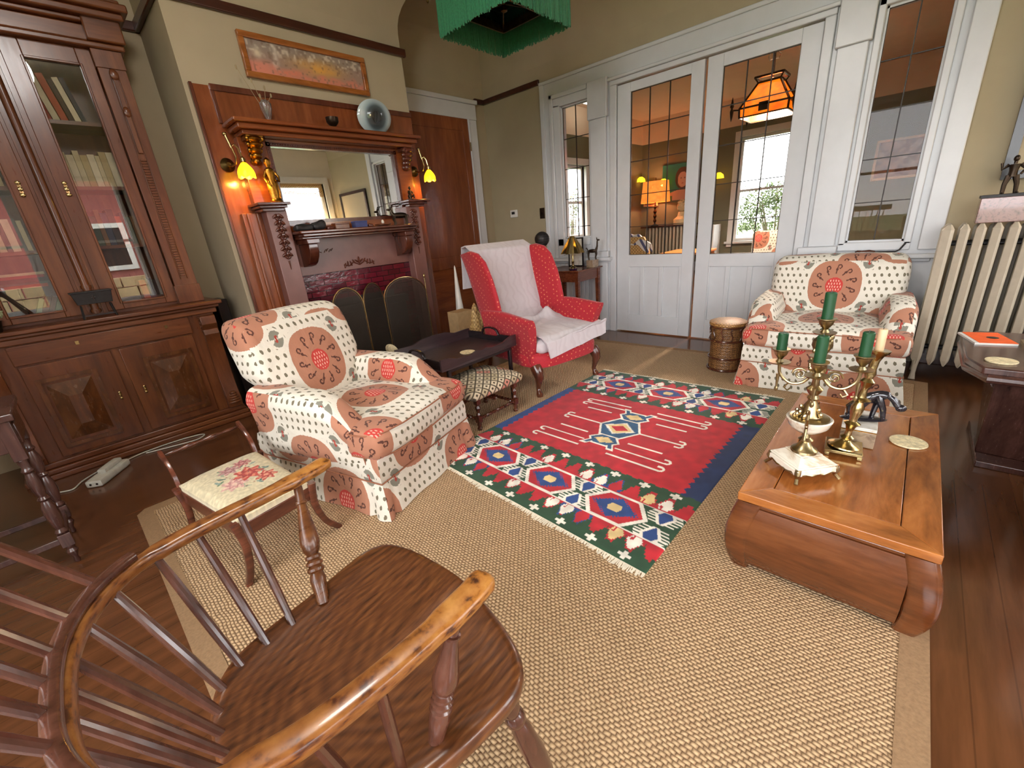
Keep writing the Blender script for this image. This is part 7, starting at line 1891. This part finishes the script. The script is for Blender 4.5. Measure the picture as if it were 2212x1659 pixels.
obj('pages', G().box((-0.10, -0.07, 0), (0.10, 0.07, 0.008)), MT['white2'], mg, local=True); obj('cover', G().box((-0.10, -0.07, 0.008), (0.10, 0.055, 0.0095)), MT['orange'], mg, local=True); obj('cover_blot', G().lathe([(0.001, 0.0095), (0.022, 0.0095), (0.020, 0.0103), (0.001, 0.0103)], 10, (0.0, -0.02, 0)), MT['black'], mg, local=True)
tag(obj('white_coaster', G().lathe([(0.001, 0), (0.046, 0), (0.048, 0.003), (0.047, 0.006), (0.001, 0.006)], 32), MT['lace'], None, local=True, loc=(2.53, -0.335, EZ)), 'round white coaster on the near corner of the end table', 'coaster')
fm = thing('flat_frame', 'thin metal picture frame lying on the end table', 'frame', (2.74, -0.56, EZ), 0.0)
obj('rim', G().box((-0.16, -0.14, 0), (0.16, -0.125, 0.012)).box((-0.16, 0.125, 0), (0.16, 0.14, 0.012)).box((-0.16, -0.125, 0), (-0.145, 0.125, 0.012)).box((0.145, -0.125, 0), (0.16, 0.125, 0.012)), MT['silver_brass'], fm, local=True); obj('sheet', G().box((-0.145, -0.125, 0), (0.145, 0.125, 0.006)), MT['sheen_board'], fm, local=True)
sf = thing('sofa', 'corner of a cream and terracotta patterned sofa at the right edge of the photo', 'sofa', (2.10, -0.95, 0.0))
uvs = {'x': (0, 0), 'y': (0, 0), 'z': (0, 0)}
obj('arm', G().rbox((0.0, 0.43, 0.26), (0.62, 0.18, 0.50), 0.07, 14), MT['ikat'], sf, uv=uvs, local=True)
obj('base', G().rbox((0, -0.10, 0.15), (0.60, 0.90, 0.28), 0.03, 12), MT['ikat'], sf, uv=uvs, local=True)
obj('seat_cushion', G().rbox((0.04, -0.10, 0.345), (0.54, 0.86, 0.13), 0.045, 12), MT['ikat'], sf, uv=uvs, local=True)
obj('backrest', G().rbox((-0.26, -0.10, 0.47), (0.16, 0.90, 0.50), 0.06, 12), MT['ikat'], sf, uv=uvs, local=True)
sf.location = (2.02, -0.98, 0.0)

# ------------------------------------------------------------------ dark carved cabinet stand at the far left
lc = thing('carved_stand', 'dark carved open stand with turned corner leg and low stretcher at the left edge', 'stand', (-0.52, 2.56, 0))
x0, x1, y0, y1 = -0.80, -0.240, 2.395, 2.74
TH = 0.66
obj('top', G().box((x0 - 0.02, y0 - 0.02, TH), (x1 + 0.02, y1 + 0.02, TH + 0.03)), MT['dark_oak'], lc, bevel=0.006)
obj('apron', G().box((x0, y1 - 0.02, TH - 0.12), (x1, y1, TH)).box((x0, y0, TH - 0.12), (x1, y0 + 0.02, TH)).box((x1 - 0.02, y0, TH - 0.12), (x1, y1, TH)).box((x0, y0, TH - 0.12), (x0 + 0.02, y1, TH)), MT['dark_oak'], lc, bevel=0.003)
for x, y in ((x1, y1), (x1, y0), (x0, y1), (x0, y0)):
    sx = -0.018 if x == x1 else 0.018; sy = -0.018 if y == y1 else 0.018
    g = G().box((x + sx - 0.02, y + sy - 0.02, TH - 0.16), (x + sx + 0.02, y + sy + 0.02, TH)).box((x + sx - 0.02, y + sy - 0.02, 0.09), (x + sx + 0.02, y + sy + 0.02, 0.15))
    g.lathe([(0.016, 0.15), (0.022, 0.16), (0.013, 0.175), (0.019, 0.20), (0.024, 0.24), (0.022, 0.28), (0.013, 0.31), (0.021, 0.32), (0.013, 0.33), (0.019, 0.36), (0.022, 0.40), (0.014, 0.44), (0.021, 0.45), (0.014, 0.465), (0.019, 0.50)], 18, (x + sx, y + sy, 0)).lathe([(0.006, 0), (0.011, 0.01), (0.008, 0.03), (0.020, 0.06), (0.014, 0.075), (0.018, 0.09)], 16, (x + sx, y + sy, 0))
    obj('leg', g, MT['dark_oak'], lc, bevel=0.002)
obj('stretcher', G().beam((x0 + 0.02, y1 - 0.018, 0.12), (x1 - 0.02, y1 - 0.018, 0.12), 0.022, 0.026).beam((x0 + 0.02, y0 + 0.018, 0.12), (x1 - 0.02, y0 + 0.018, 0.12), 0.022, 0.026).beam((x1 - 0.018, y0 + 0.02, 0.12), (x1 - 0.018, y1 - 0.02, 0.12), 0.022, 0.026), MT['dark_oak'], lc, bevel=0.003)
obj('drawer_front', G().box((x1 - 0.002, y0 + 0.04, TH - 0.105), (x1 + 0.008, y1 - 0.04, TH - 0.02)), MT['dark_oak'], lc, bevel=0.004)
mp_ = thing('marble_tray', 'pale marble-topped dark dish on the carved stand at the left edge', 'dish', (-0.31, 2.48, TH + 0.03))
obj('body', G().lathe([(0.04, 0), (0.03, 0.02), (0.06, 0.06), (0.075, 0.10), (0.070, 0.10), (0.05, 0.06), (0.001, 0.03)], 24), MT['dark_oak'], mp_, local=True)
# small leafy sprig on the bookcase ledge at the left edge
sg_ = thing('hydrangea_pot', 'pale green hydrangea head in a small pot on the bookcase ledge at the left edge', 'plant', (-0.245, 3.59, 0.880))
obj('pot', G().lathe([(0.03, 0), (0.042, 0.05), (0.045, 0.06), (0.04, 0.06), (0.001, 0.05)], 20), MT['bronze'], sg_, local=True)
r = random.Random(8); g = G()
for k in range(160):
    a = r.uniform(0, 2 * PI); e = r.uniform(-0.6, PI / 2); c = Vector((0.055 * math.cos(a) * math.cos(e), 0.05 * math.sin(a) * math.cos(e), 0.105 + 0.05 * math.sin(e))); u = Vector((r.uniform(-1, 1), r.uniform(-1, 1), r.uniform(-1, 1))).normalized() * 0.011; w = u.orthogonal().normalized() * 0.009
    g.add([c - u, c - w, c + u, c + w], [(0, 1, 2, 3)])
MT['hyd'] = plain('pale_green_petals', (150, 158, 120), 0.8, var=0.3, scale=80); fl = obj('petals', g, MT['hyd'], sg_, local=True, smooth=False); fl['kind'] = 'stuff'

# power strip and cords under the bookcase edge
MT['plastic'] = plain('white_plastic', (196, 196, 186), 0.4)
ps = thing('power_strip', 'white power strip with plug lying on the floor by the bookcase', 'power strip', (-0.075, 3.30, 0), 0.95)
obj('body', G().rbox((0, 0, 0.022), (0.26, 0.085, 0.044), 0.012, 6), MT['plastic'], ps, local=True)
obj('plug', G().rbox((0.03, 0.0, 0.055), (0.15, 0.045, 0.028), 0.008, 4), MT['plastic'], ps, local=True)
obj('socket', G().cyl((-0.128, -0.018, 0.022), (-0.1315, -0.018, 0.022), 0.006).cyl((-0.128, 0.014, 0.022), (-0.1315, 0.014, 0.022), 0.006), MT['black'], ps, local=True)
tag(obj('power_cable', G().tube(spline([(0.02, 3.46, 0.006), (0.12, 3.50, 0.006), (0.30, 3.51, 0.006), (0.42, 3.48, 0.006), (0.44, 3.44, 0.006), (0.38, 3.40, 0.006), (0.25, 3.43, 0.006), (0.12, 3.47, 0.006)], 6), 0.004, 6), MT['plastic']), 'looped pale cord on the floor in front of the bookcase plinth', 'cable')
tag(obj('power_cable', G().tube(spline([(-0.32, 3.33, 0.006), (-0.24, 3.28, 0.005), (-0.19, 3.36, 0.006), (-0.10, 3.45, 0.005), (-0.02, 3.50, 0.006)], 6), 0.004, 6), MT['plastic']), 'white cord running behind the power strip to the left', 'cable')

# ------------------------------------------------------------------ fringed pendant lamp
LX, LY, LZ = 2.50, 2.19, 2.35
pd = thing('pendant_lamp', 'hanging square lamp with long green silk fringe and dark brass inner frame', 'lamp', (LX, LY, LZ))
a = 0.298
g = G(); rr = random.Random(2); nF = 120
for i in range(4):
    c0 = [(-a, -a), (a, -a), (a, a), (-a, a)][i]; c1 = [(-a, -a), (a, -a), (a, a), (-a, a)][(i + 1) % 4]
    for k in range(nF):
        t0, t1 = k / nF, (k + 1.15) / nF; dz = rr.uniform(-0.008, 0.012); off = rr.uniform(-0.004, 0.004)
        p = (c0[0] + (c1[0] - c0[0]) * t0, c0[1] + (c1[1] - c0[1]) * t0); q = (c0[0] + (c1[0] - c0[0]) * t1, c0[1] + (c1[1] - c0[1]) * t1)
        nx, ny = (c1[1] - c0[1]) / (2 * a), -(c1[0] - c0[0]) / (2 * a)
        top = [(p[0], p[1], 0.26), (q[0], q[1], 0.26)]
        o1 = (p[0] + nx * off, p[1] + ny * off, dz); o2 = (q[0] + nx * off, q[1] + ny * off, dz)
        g.hexa([o1, o2, (o2[0] - nx * 0.004, o2[1] - ny * 0.004, dz), (o1[0] - nx * 0.004, o1[1] - ny * 0.004, dz), top[0], top[1], (top[1][0] - nx * 0.004, top[1][1] - ny * 0.004, 0.26), (top[0][0] - nx * 0.004, top[0][1] - ny * 0.004, 0.26)])
fg = obj('silk_fringe', g, MT['fringe'], pd, local=True, smooth=False); fg['kind'] = 'stuff'
g = G()
for i in range(4):
    c0 = [(-a, -a), (a, -a), (a, a), (-a, a)][i]; c1 = [(-a, -a), (a, -a), (a, a), (-a, a)][(i + 1) % 4]; s = 0.55
    g.hexa([(c0[0] * 0.98, c0[1] * 0.98, 0.252), (c1[0] * 0.98, c1[1] * 0.98, 0.252), (c1[0] * s, c1[1] * s, 0.115), (c0[0] * s, c0[1] * s, 0.115), (c0[0] * 0.98, c0[1] * 0.98, 0.258), (c1[0] * 0.98, c1[1] * 0.98, 0.258), (c1[0] * s, c1[1] * s, 0.121), (c0[0] * s, c0[1] * s, 0.121)])
obj('shade_lining', g, MT['fringe_in'], pd, local=True)
g = G(); b_2 = 0.165; z_ = 0.10
for i in range(4):
    c0 = [(-b_2, -b_2), (b_2, -b_2), (b_2, b_2), (-b_2, b_2)][i]; c1 = [(-b_2, -b_2), (b_2, -b_2), (b_2, b_2), (-b_2, b_2)][(i + 1) % 4]
    g.beam((*c0, z_), (*c1, z_), 0.012, 0.045)
    for k in range(15):
        t = (k + 0.5) / 15; x = c0[0] + (c1[0] - c0[0]) * t; y = c0[1] + (c1[1] - c0[1]) * t; g.cyl((x, y, z_ + 0.02), (x, y, z_ + 0.045), 0.007, 0.001, 6)
g.cyl((0, 0, 0.12), (0, 0, ZC - LZ), 0.012).lathe([(0.001, 0.10), (0.02, 0.11), (0.012, 0.14), (0.03, 0.18), (0.015, 0.22)], 16)
for sx in (-1, 1):
    g.beam((0, 0, z_ + 0.05), (sx * b_2, sx * b_2, z_), 0.008, 0.008).beam((0, 0, z_ + 0.05), (sx * b_2, -sx * b_2, z_), 0.008, 0.008)
obj('brass_frame', g, MT['old_brass'], pd, local=True)
obj('roof_panel', G().hexa([(-a, -a, 0.262), (a, -a, 0.262), (a, a, 0.262), (-a, a, 0.262), (-0.1, -0.1, 0.33), (0.1, -0.1, 0.33), (0.1, 0.1, 0.33), (-0.1, 0.1, 0.33)]), MT['fringe_in'], pd, local=True)
g = G().beam((-a, 0.23, 0.26), (-a - 0.10, 0.26, 0.235), 0.022, 0.022).lathe([(0.012, 0.0), (0.018, 0.02), (0.012, 0.05)], 10, (-a - 0.10, 0.26, 0.20)); 
obj('side_bracket', g, MT['old_brass'], pd, local=True)
obj('tassel', G().lathe([(0.001, -0.06), (0.008, -0.052), (0.006, -0.02), (0.003, 0.0)], 10, (-a - 0.10, 0.26, 0.20)), MT['old_brass'], pd, local=True)
# two brass arms of a wall or table lamp glow seen only in the mirror
ml = thing('reed_shade_lamp', 'yellow reed-shaded lamp by the rear corner, seen in the mirror', 'lamp', (3.80, -1.25, 0.0))
MT['reed'] = glow('reed_shade_glow', (250, 200, 90), 1.4, (206, 140, 40))
obj('pole', G().lathe([(0.12, 0), (0.12, 0.02), (0.012, 0.03), (0.012, 1.25)], 16), MT['old_brass'], ml, local=True)
obj('shade', G().lathe([(0.09, 1.22), (0.08, 1.42)], 20), MT['reed'], ml, local=True)
point_light('reed_lamp_light', (3.80, -1.25, 1.50), 5, (1.0, 0.72, 0.38), 0.05)

# ------------------------------------------------------------------ what shows in the far room
MT['amber'] = glow('amber_art_glass', (236, 120, 12), 0.7, (220, 84, 6))
ln = thing('mica_lantern', 'hanging amber art-glass lantern in a dark frame beyond the right glazed door', 'lamp', (6.2, 1.53, 2.13))
def ringsq(w, z): return [(-w, -w, z), (w, -w, z), (w, w, z), (-w, w, z)]
g = G().loft([ringsq(0.235, 0.0), ringsq(0.24, 0.09), ringsq(0.105, 0.33)], cap=False); obj('glass_panels', g, MT['amber'], ln, local=True, smooth=False)
g = G()
for z, w, th_ in ((0.0, 0.240, 0.014), (0.09, 0.246, 0.018), (0.33, 0.11, 0.02), (0.38, 0.14, 0.022)):
    q = ringsq(w, z)
    for i in range(4): g.beam(q[i], q[(i + 1) % 4], 0.016, th_)
for i in range(4):
    a0, a1, a2 = ringsq(0.240, 0.0)[i], ringsq(0.245, 0.09)[i], ringsq(0.11, 0.33)[i]
    g.beam(a0, a1, 0.016, 0.016).beam(a1, a2, 0.016, 0.016).beam(a2, ringsq(0.14, 0.38)[i], 0.012, 0.012)
for i, (dx, dy) in enumerate(((0, -1), (1, 0), (0, 1), (-1, 0))):
    c = (dx * 0.248, dy * 0.248, 0.075)
    if dx: g.box((c[0] - 0.006, -0.045, 0.03), (c[0] + 0.006, 0.045, 0.115))
    else: g.box((-0.045, c[1] - 0.006, 0.03), (0.045, c[1] + 0.006, 0.115))
for dx, dy in ((-1, -1), (1, -1), (1, 1), (-1, 1)):
    g.beam((dx * 0.245, dy * 0.245, 0.08), (dx * 0.30, dy * 0.30, 0.08), 0.014, 0.014).lathe([(0.002, -0.10), (0.012, -0.06), (0.020, 0.0), (0.010, 0.03), (0.022, 0.05), (0.012, 0.09), (0.002, 0.14)], 10, (dx * 0.305, dy * 0.305, 0.07))
g.cyl((0, 0, 0.37), (0, 0, 0.87), 0.016)
for s in (-1, 1): g.tube([(0, 0, 0.55), (0, s * 0.045, 0.54), (0, s * 0.06, 0.58), (0, s * 0.04, 0.60)], 0.005, 6)
obj('iron_frame', g, MT['bronze'], ln, local=True)
point_light('lantern_light', (6.2, 1.53, 2.24), 200, (1.0, 0.83, 0.66), 0.08)
# lamp with orange shade on a cabinet
MT['sh_orange'] = glow('orange_lamp_shade', (250, 150, 60), 0.55, (240, 124, 44))
fl_ = thing('table_lamp', 'lamp with orange drum shade and beaded dark base seen through the left glazed door', 'lamp', (9.08, 4.18, 0.95))
obj('base', G().lathe([(0.08, 0), (0.08, 0.02), (0.02, 0.04)] + [(0.015 + 0.022 * (k % 2), 0.06 + 0.045 * k) for k in range(9)] + [(0.010, 0.5), (0.010, 0.93)], 16), MT['bronze'], fl_, local=True)
g = G().loft([[(0.29 * math.cos(2 * PI * j / 32), 0.29 * math.sin(2 * PI * j / 32), 0.46) for j in range(32)], [(0.25 * math.cos(2 * PI * j / 32), 0.25 * math.sin(2 * PI * j / 32), 0.86) for j in range(32)]], cap=False)
obj('lamp_shade', g, MT['sh_orange'], fl_, local=True)
point_light('far_lamp_light', (9.08, 4.18, 1.62), 9, (1.0, 0.62, 0.32), 0.05)
MT['sconce_y'] = glow('yellow_sconce_shade', (255, 206, 40), 1.4, (240, 176, 16))
for (x, y, z, lab) in ((9.36, 4.10, 1.75, 'small yellow glass wall light behind the orange lamp, far room'), (9.36, 3.02, 1.72, 'small yellow glass wall light left of the far window'), (9.36, 4.60, 1.85, 'small yellow glass wall light in the corner of the far room')):
    s_ = thing('wall_light', lab, 'wall light', (x, y, z), 0, 'wall lights in the far room')
    obj('shade', G().loft([[(r_ * math.cos(2 * PI * j / 16) - 0.1, r_ * math.sin(2 * PI * j / 16), zz) for j in range(16)] for r_, zz in ((0.095, 0.0), (0.08, 0.06), (0.03, 0.10))], cap=False), MT['sconce_y'], s_, local=True)
    obj('arm', G().cyl((-0.1, 0, 0.09), (0.045, 0, 0.04), 0.012), MT['bronze'], s_, local=True)
def portrait(u, v):
    c = np.tile(np.array([26., 112, 104]), (len(u), 1))
    c = blend(c, ((v < 0.32 - 0.3 * np.abs(u - 0.55))) * 1.0, (196, 150, 130)); c = blend(c, (((u - 0.56) / 0.20) ** 2 + ((v - 0.60) / 0.30) ** 2 < 1) * 1.0, (74, 44, 36)); c = blend(c, (((u - 0.56) / 0.13) ** 2 + ((v - 0.56) / 0.21) ** 2 < 1) * 1.0, (212, 162, 140))
    c = blend(c, (((u - 0.52) / 0.02) ** 2 + ((v - 0.60) / 0.015) ** 2 < 1) * 1.0, (70, 40, 34)); c = blend(c, (((u - 0.61) / 0.02) ** 2 + ((v - 0.60) / 0.015) ** 2 < 1) * 1.0, (70, 40, 34)); c = blend(c, (((u - 0.56) / 0.03) ** 2 + ((v - 0.46) / 0.012) ** 2 < 1) * 1.0, (170, 70, 66))
    c = blend(c, (v < 0.14) * (u < 0.3) * 0.9, (60, 110, 70)); return c
po = thing('portrait_painting', 'portrait painting of a person on a teal ground, far room wall', 'painting', (9.39, 3.80, 1.42))
colgrid('canvas', 3.42, 4.18, 1.42, 2.10, 9.382, 70, 70, lambda u, v: portrait(1 - u, v), MT['attr_gloss'], po, 'yz'); obj('stretcher', G().box((9.385, 3.42, 1.42), (9.405, 4.18, 2.10)), MT['bronze'], po)
frd = thing('radiator', 'low bone-painted radiator under the portrait in the far room', 'radiator', (9.2, 3.93, 0))
for k in range(13):
    y = 0.45 - 0.075 * k; obj('section', G().box((-0.09, y - 0.022, 0.12), (0.09, y + 0.022, 0.92)), MT['radiator'], frd, local=True, bevel=0.018)
obj('foot', G().box((-0.08, -0.46, 0), (0.08, -0.42, 0.13)).box((-0.08, 0.42, 0), (0.08, 0.46, 0.13)).box((-0.03, -0.45, 0.18), (0.03, 0.45, 0.24)), MT['radiator'], frd, local=True)
tag(obj('radiator_shelf', G().box((-0.13, -0.60, 0), (0.13, 0.56, 0.03)), MT['rail'], None, local=True, loc=(9.2, 3.93, 0.92)), 'dark shelf lying over the far room radiator', 'shelf')
bu = thing('bust', 'cream plaster bust of a curly head on the far room radiator shelf', 'bust', (9.18, 3.66, 0.95), PI * 0.9)
MT['plaster'] = plain('cream_plaster', (214, 186, 140), 0.7)
g = G().tube([(0, 0, 0), (0, 0, 0.10), (0.0, 0, 0.16), (0.01, 0, 0.24)], [0.15, 0.15, 0.08, 0.055], 16).ell((0.02, 0, 0.34), (0.085, 0.075, 0.105), 18, 12)
g.ell((0.105, 0, 0.33), (0.018, 0.012, 0.022), 8, 6).ell((0.09, 0, 0.285), (0.02, 0.022, 0.012), 8, 6)
for s in (-1, 1): g.ell((0.01, s * 0.076, 0.335), (0.016, 0.010, 0.024), 8, 6).ell((0.092, s * 0.028, 0.352), (0.010, 0.013, 0.007), 8, 6)
r = random.Random(3)
for k in range(46):
    a_ = r.uniform(0, 2 * PI); e = r.uniform(0.15, 1.5); 
    if math.cos(a_) > 0.6 and e < 0.7: continue
    g.ell((0.01 + 0.085 * math.cos(a_) * math.cos(e), 0.078 * math.sin(a_) * math.cos(e), 0.345 + 0.105 * math.sin(e)), (0.022, 0.022, 0.022), 8, 6)
obj('head_and_shoulders', g, MT['plaster'], bu, local=True)
fp2 = thing('framed_drawing', 'large framed brown drawing on the far wall beyond the right light', 'picture', (9.39, 0.45, 1.39))
def sepia(u, v):
    n_ = vnoise(u * 9, v * 7, 1.0, 21); n2 = vnoise(u * 26, v * 20, 1.0, 22); c = np.tile(np.array([150., 112, 84]), (len(u), 1)); c = blend(c, (n_ > 0.55) * 0.6, (108, 70, 50)); c = blend(c, (n2 > 0.66) * 0.5, (186, 150, 120)); return c
colgrid('drawing', 0.20, 0.71, 1.42, 1.92, 9.380, 60, 60, sepia, MT['attr_gloss'], fp2, 'yz')
obj('frame', G().box((9.383, 0.165, 1.385), (9.405, 0.745, 1.955)), MT['plaster'], fp2)
# wicker chair with a striped throw, orange-topped table, curtain-side box
wk2 = thing('wicker_armchair', 'honey basketwork chair seen through the left glazed door', 'chair', (5.55, 2.74, 0), PI)
g = G(); rings = []
for i in range(13):
    v = i / 12; z = 0.40 + 0.53 * v; w = 0.21 * (1 + 0.15 * math.sin(v * PI)) * (1 if v < 0.85 else 1 - (v - 0.85) * 1.3)
    rings.append([(0.20 + 0.05 * v + 0.03 * (abs(yy) ** 2) * -3 + dx, yy * w / 0.21 * 1.0, z) for yy, dx in [(-0.21 + 0.42 * q / 10, 0.0) for q in range(11)] + [(0.21 - 0.42 * q / 10, 0.03) for q in range(11)]])
g.loft(rings)
for k in range(7):
    for i in range(8):
        y = -0.17 + 0.057 * k; z = 0.44 + 0.06 * i; g.at((0.175 + 0.04 * i / 8, y, z), (0.5 * (1 if k % 2 else -1), 0, 0)).ell((0, 0, 0), (0.014, 0.012, 0.034), 8, 6)
g.at(); obj('backrest', g, MT['cane'], wk2, local=True)
obj('seat', G().rbox((-0.02, 0, 0.38), (0.46, 0.48, 0.10), 0.04, 8), MT['cane'], wk2, local=True)
for sx in (-1, 1):
    for sy in (-1, 1): obj('leg', G().cyl((sx * 0.19, sy * 0.20, 0), (sx * 0.18, sy * 0.19, 0.36), 0.018), MT['walnut'], wk2, local=True)
thr = thing('striped_throw', 'white and navy patterned throw over the top of the basketwork chair', 'blanket', (5.55, 2.74, 0.0), PI)
def thr_mat():
    t = NT('navy_white_stripe'); sp_ = t.n.new('ShaderNodeSeparateXYZ'); t.l.new(t.coord('Object'), sp_.inputs[0]); f = t.math('FRACT', t.math('MULTIPLY', t.math('ADD', sp_.outputs[1], t.math('MULTIPLY', sp_.outputs[2], 0.7)), 9.0)); f2 = t.math('GREATER_THAN', f, 0.66); t.set(col=t.mix(f2, lin((214, 210, 206)), lin((84, 86, 120))), rough=0.9); return t.m
g = G().surf(lambda u, v: (0.17 + 0.115 * u + 0.012 * math.sin(9 * v), (v - 0.5) * 0.50, 0.955 + 0.02 * math.sin(PI * u) - 0.5 * (v - 0.5) ** 2 - (0.10 * (1 - u) ** 3 + 0.25 * max(0, u - 0.8) * 2) + 0.012 * math.sin(20 * v)), 14, 24, (0, 0, -0.012))
obj('cloth', g, thr_mat(), thr, local=True)
MT['orange_wood'] = plain('honey_orange_wood', (206, 130, 70), 0.4)
ot = thing('low_table', 'honey coloured low table next to the basketwork chair', 'table', (6.2, 2.35, 0)); obj('tabletop', G().box((-0.3, -0.28, 0.64), (0.3, 0.28, 0.67)), MT['orange_wood'], ot, local=True, bevel=0.005)
for sx in (-1, 1):
    for sy in (-1, 1): obj('leg', G().box((sx * 0.26 - 0.02, sy * 0.24 - 0.02, 0), (sx * 0.26 + 0.02, sy * 0.24 + 0.02, 0.64)), MT['orange_wood'], ot, local=True)
pb_ = thing('patterned_armchair', 'cream and orange patterned armchair in front of the far window', 'armchair', (8.1, 1.72, 0)); obj('seat', G().rbox((0, 0, 0.24), (0.6, 0.62, 0.46), 0.06, 10), MT['ikat'], pb_, local=True, uv={'x': (0.1, 0), 'y': (0, 0), 'z': (0, 0)}); obj('backrest', G().rbox((-0.22, 0, 0.55), (0.16, 0.50, 0.50), 0.06, 10), MT['ikat'], pb_, local=True, uv={'x': (0.15, 0.1), 'y': (0, 0), 'z': (0, 0)})
wc2 = thing('white_side_cabinet', 'white painted cabinet left of the far window', 'cabinet', (9.15, 3.06, 0)); obj('carcass', G().box((-0.2, -0.13, 0), (0.2, 0.15, 0.90)), MT['white2'], wc2, local=True, bevel=0.008); obj('door', G().box((-0.212, -0.10, 0.08), (-0.2, 0.12, 0.82)), MT['white2'], wc2, local=True, bevel=0.003)
MT['tube_w'] = glow('fluorescent_tube', (236, 246, 230), 2.0)
fx = thing('strip_light', 'white fluorescent strip light on the ceiling beyond the left light', 'ceiling light', (6.9, 4.3, 2.93)); obj('tube', G().box((-0.35, -0.04, 0), (0.35, 0.04, 0.06)), MT['tube_w'], fx, local=True)
fcp = thing('framed_picture', 'pale framed picture beside the orange lamp, left part of the far wall', 'picture', (9.39, 4.42, 1.35)); obj('frame', G().box((-0.02, -0.16, 0), (0.015, 0.16, 0.48)), MT['plaster'], fcp, local=True); obj('image', G().box((-0.024, -0.12, 0.04), (-0.02, 0.12, 0.44)), MT['marble_grey'], fcp, local=True)
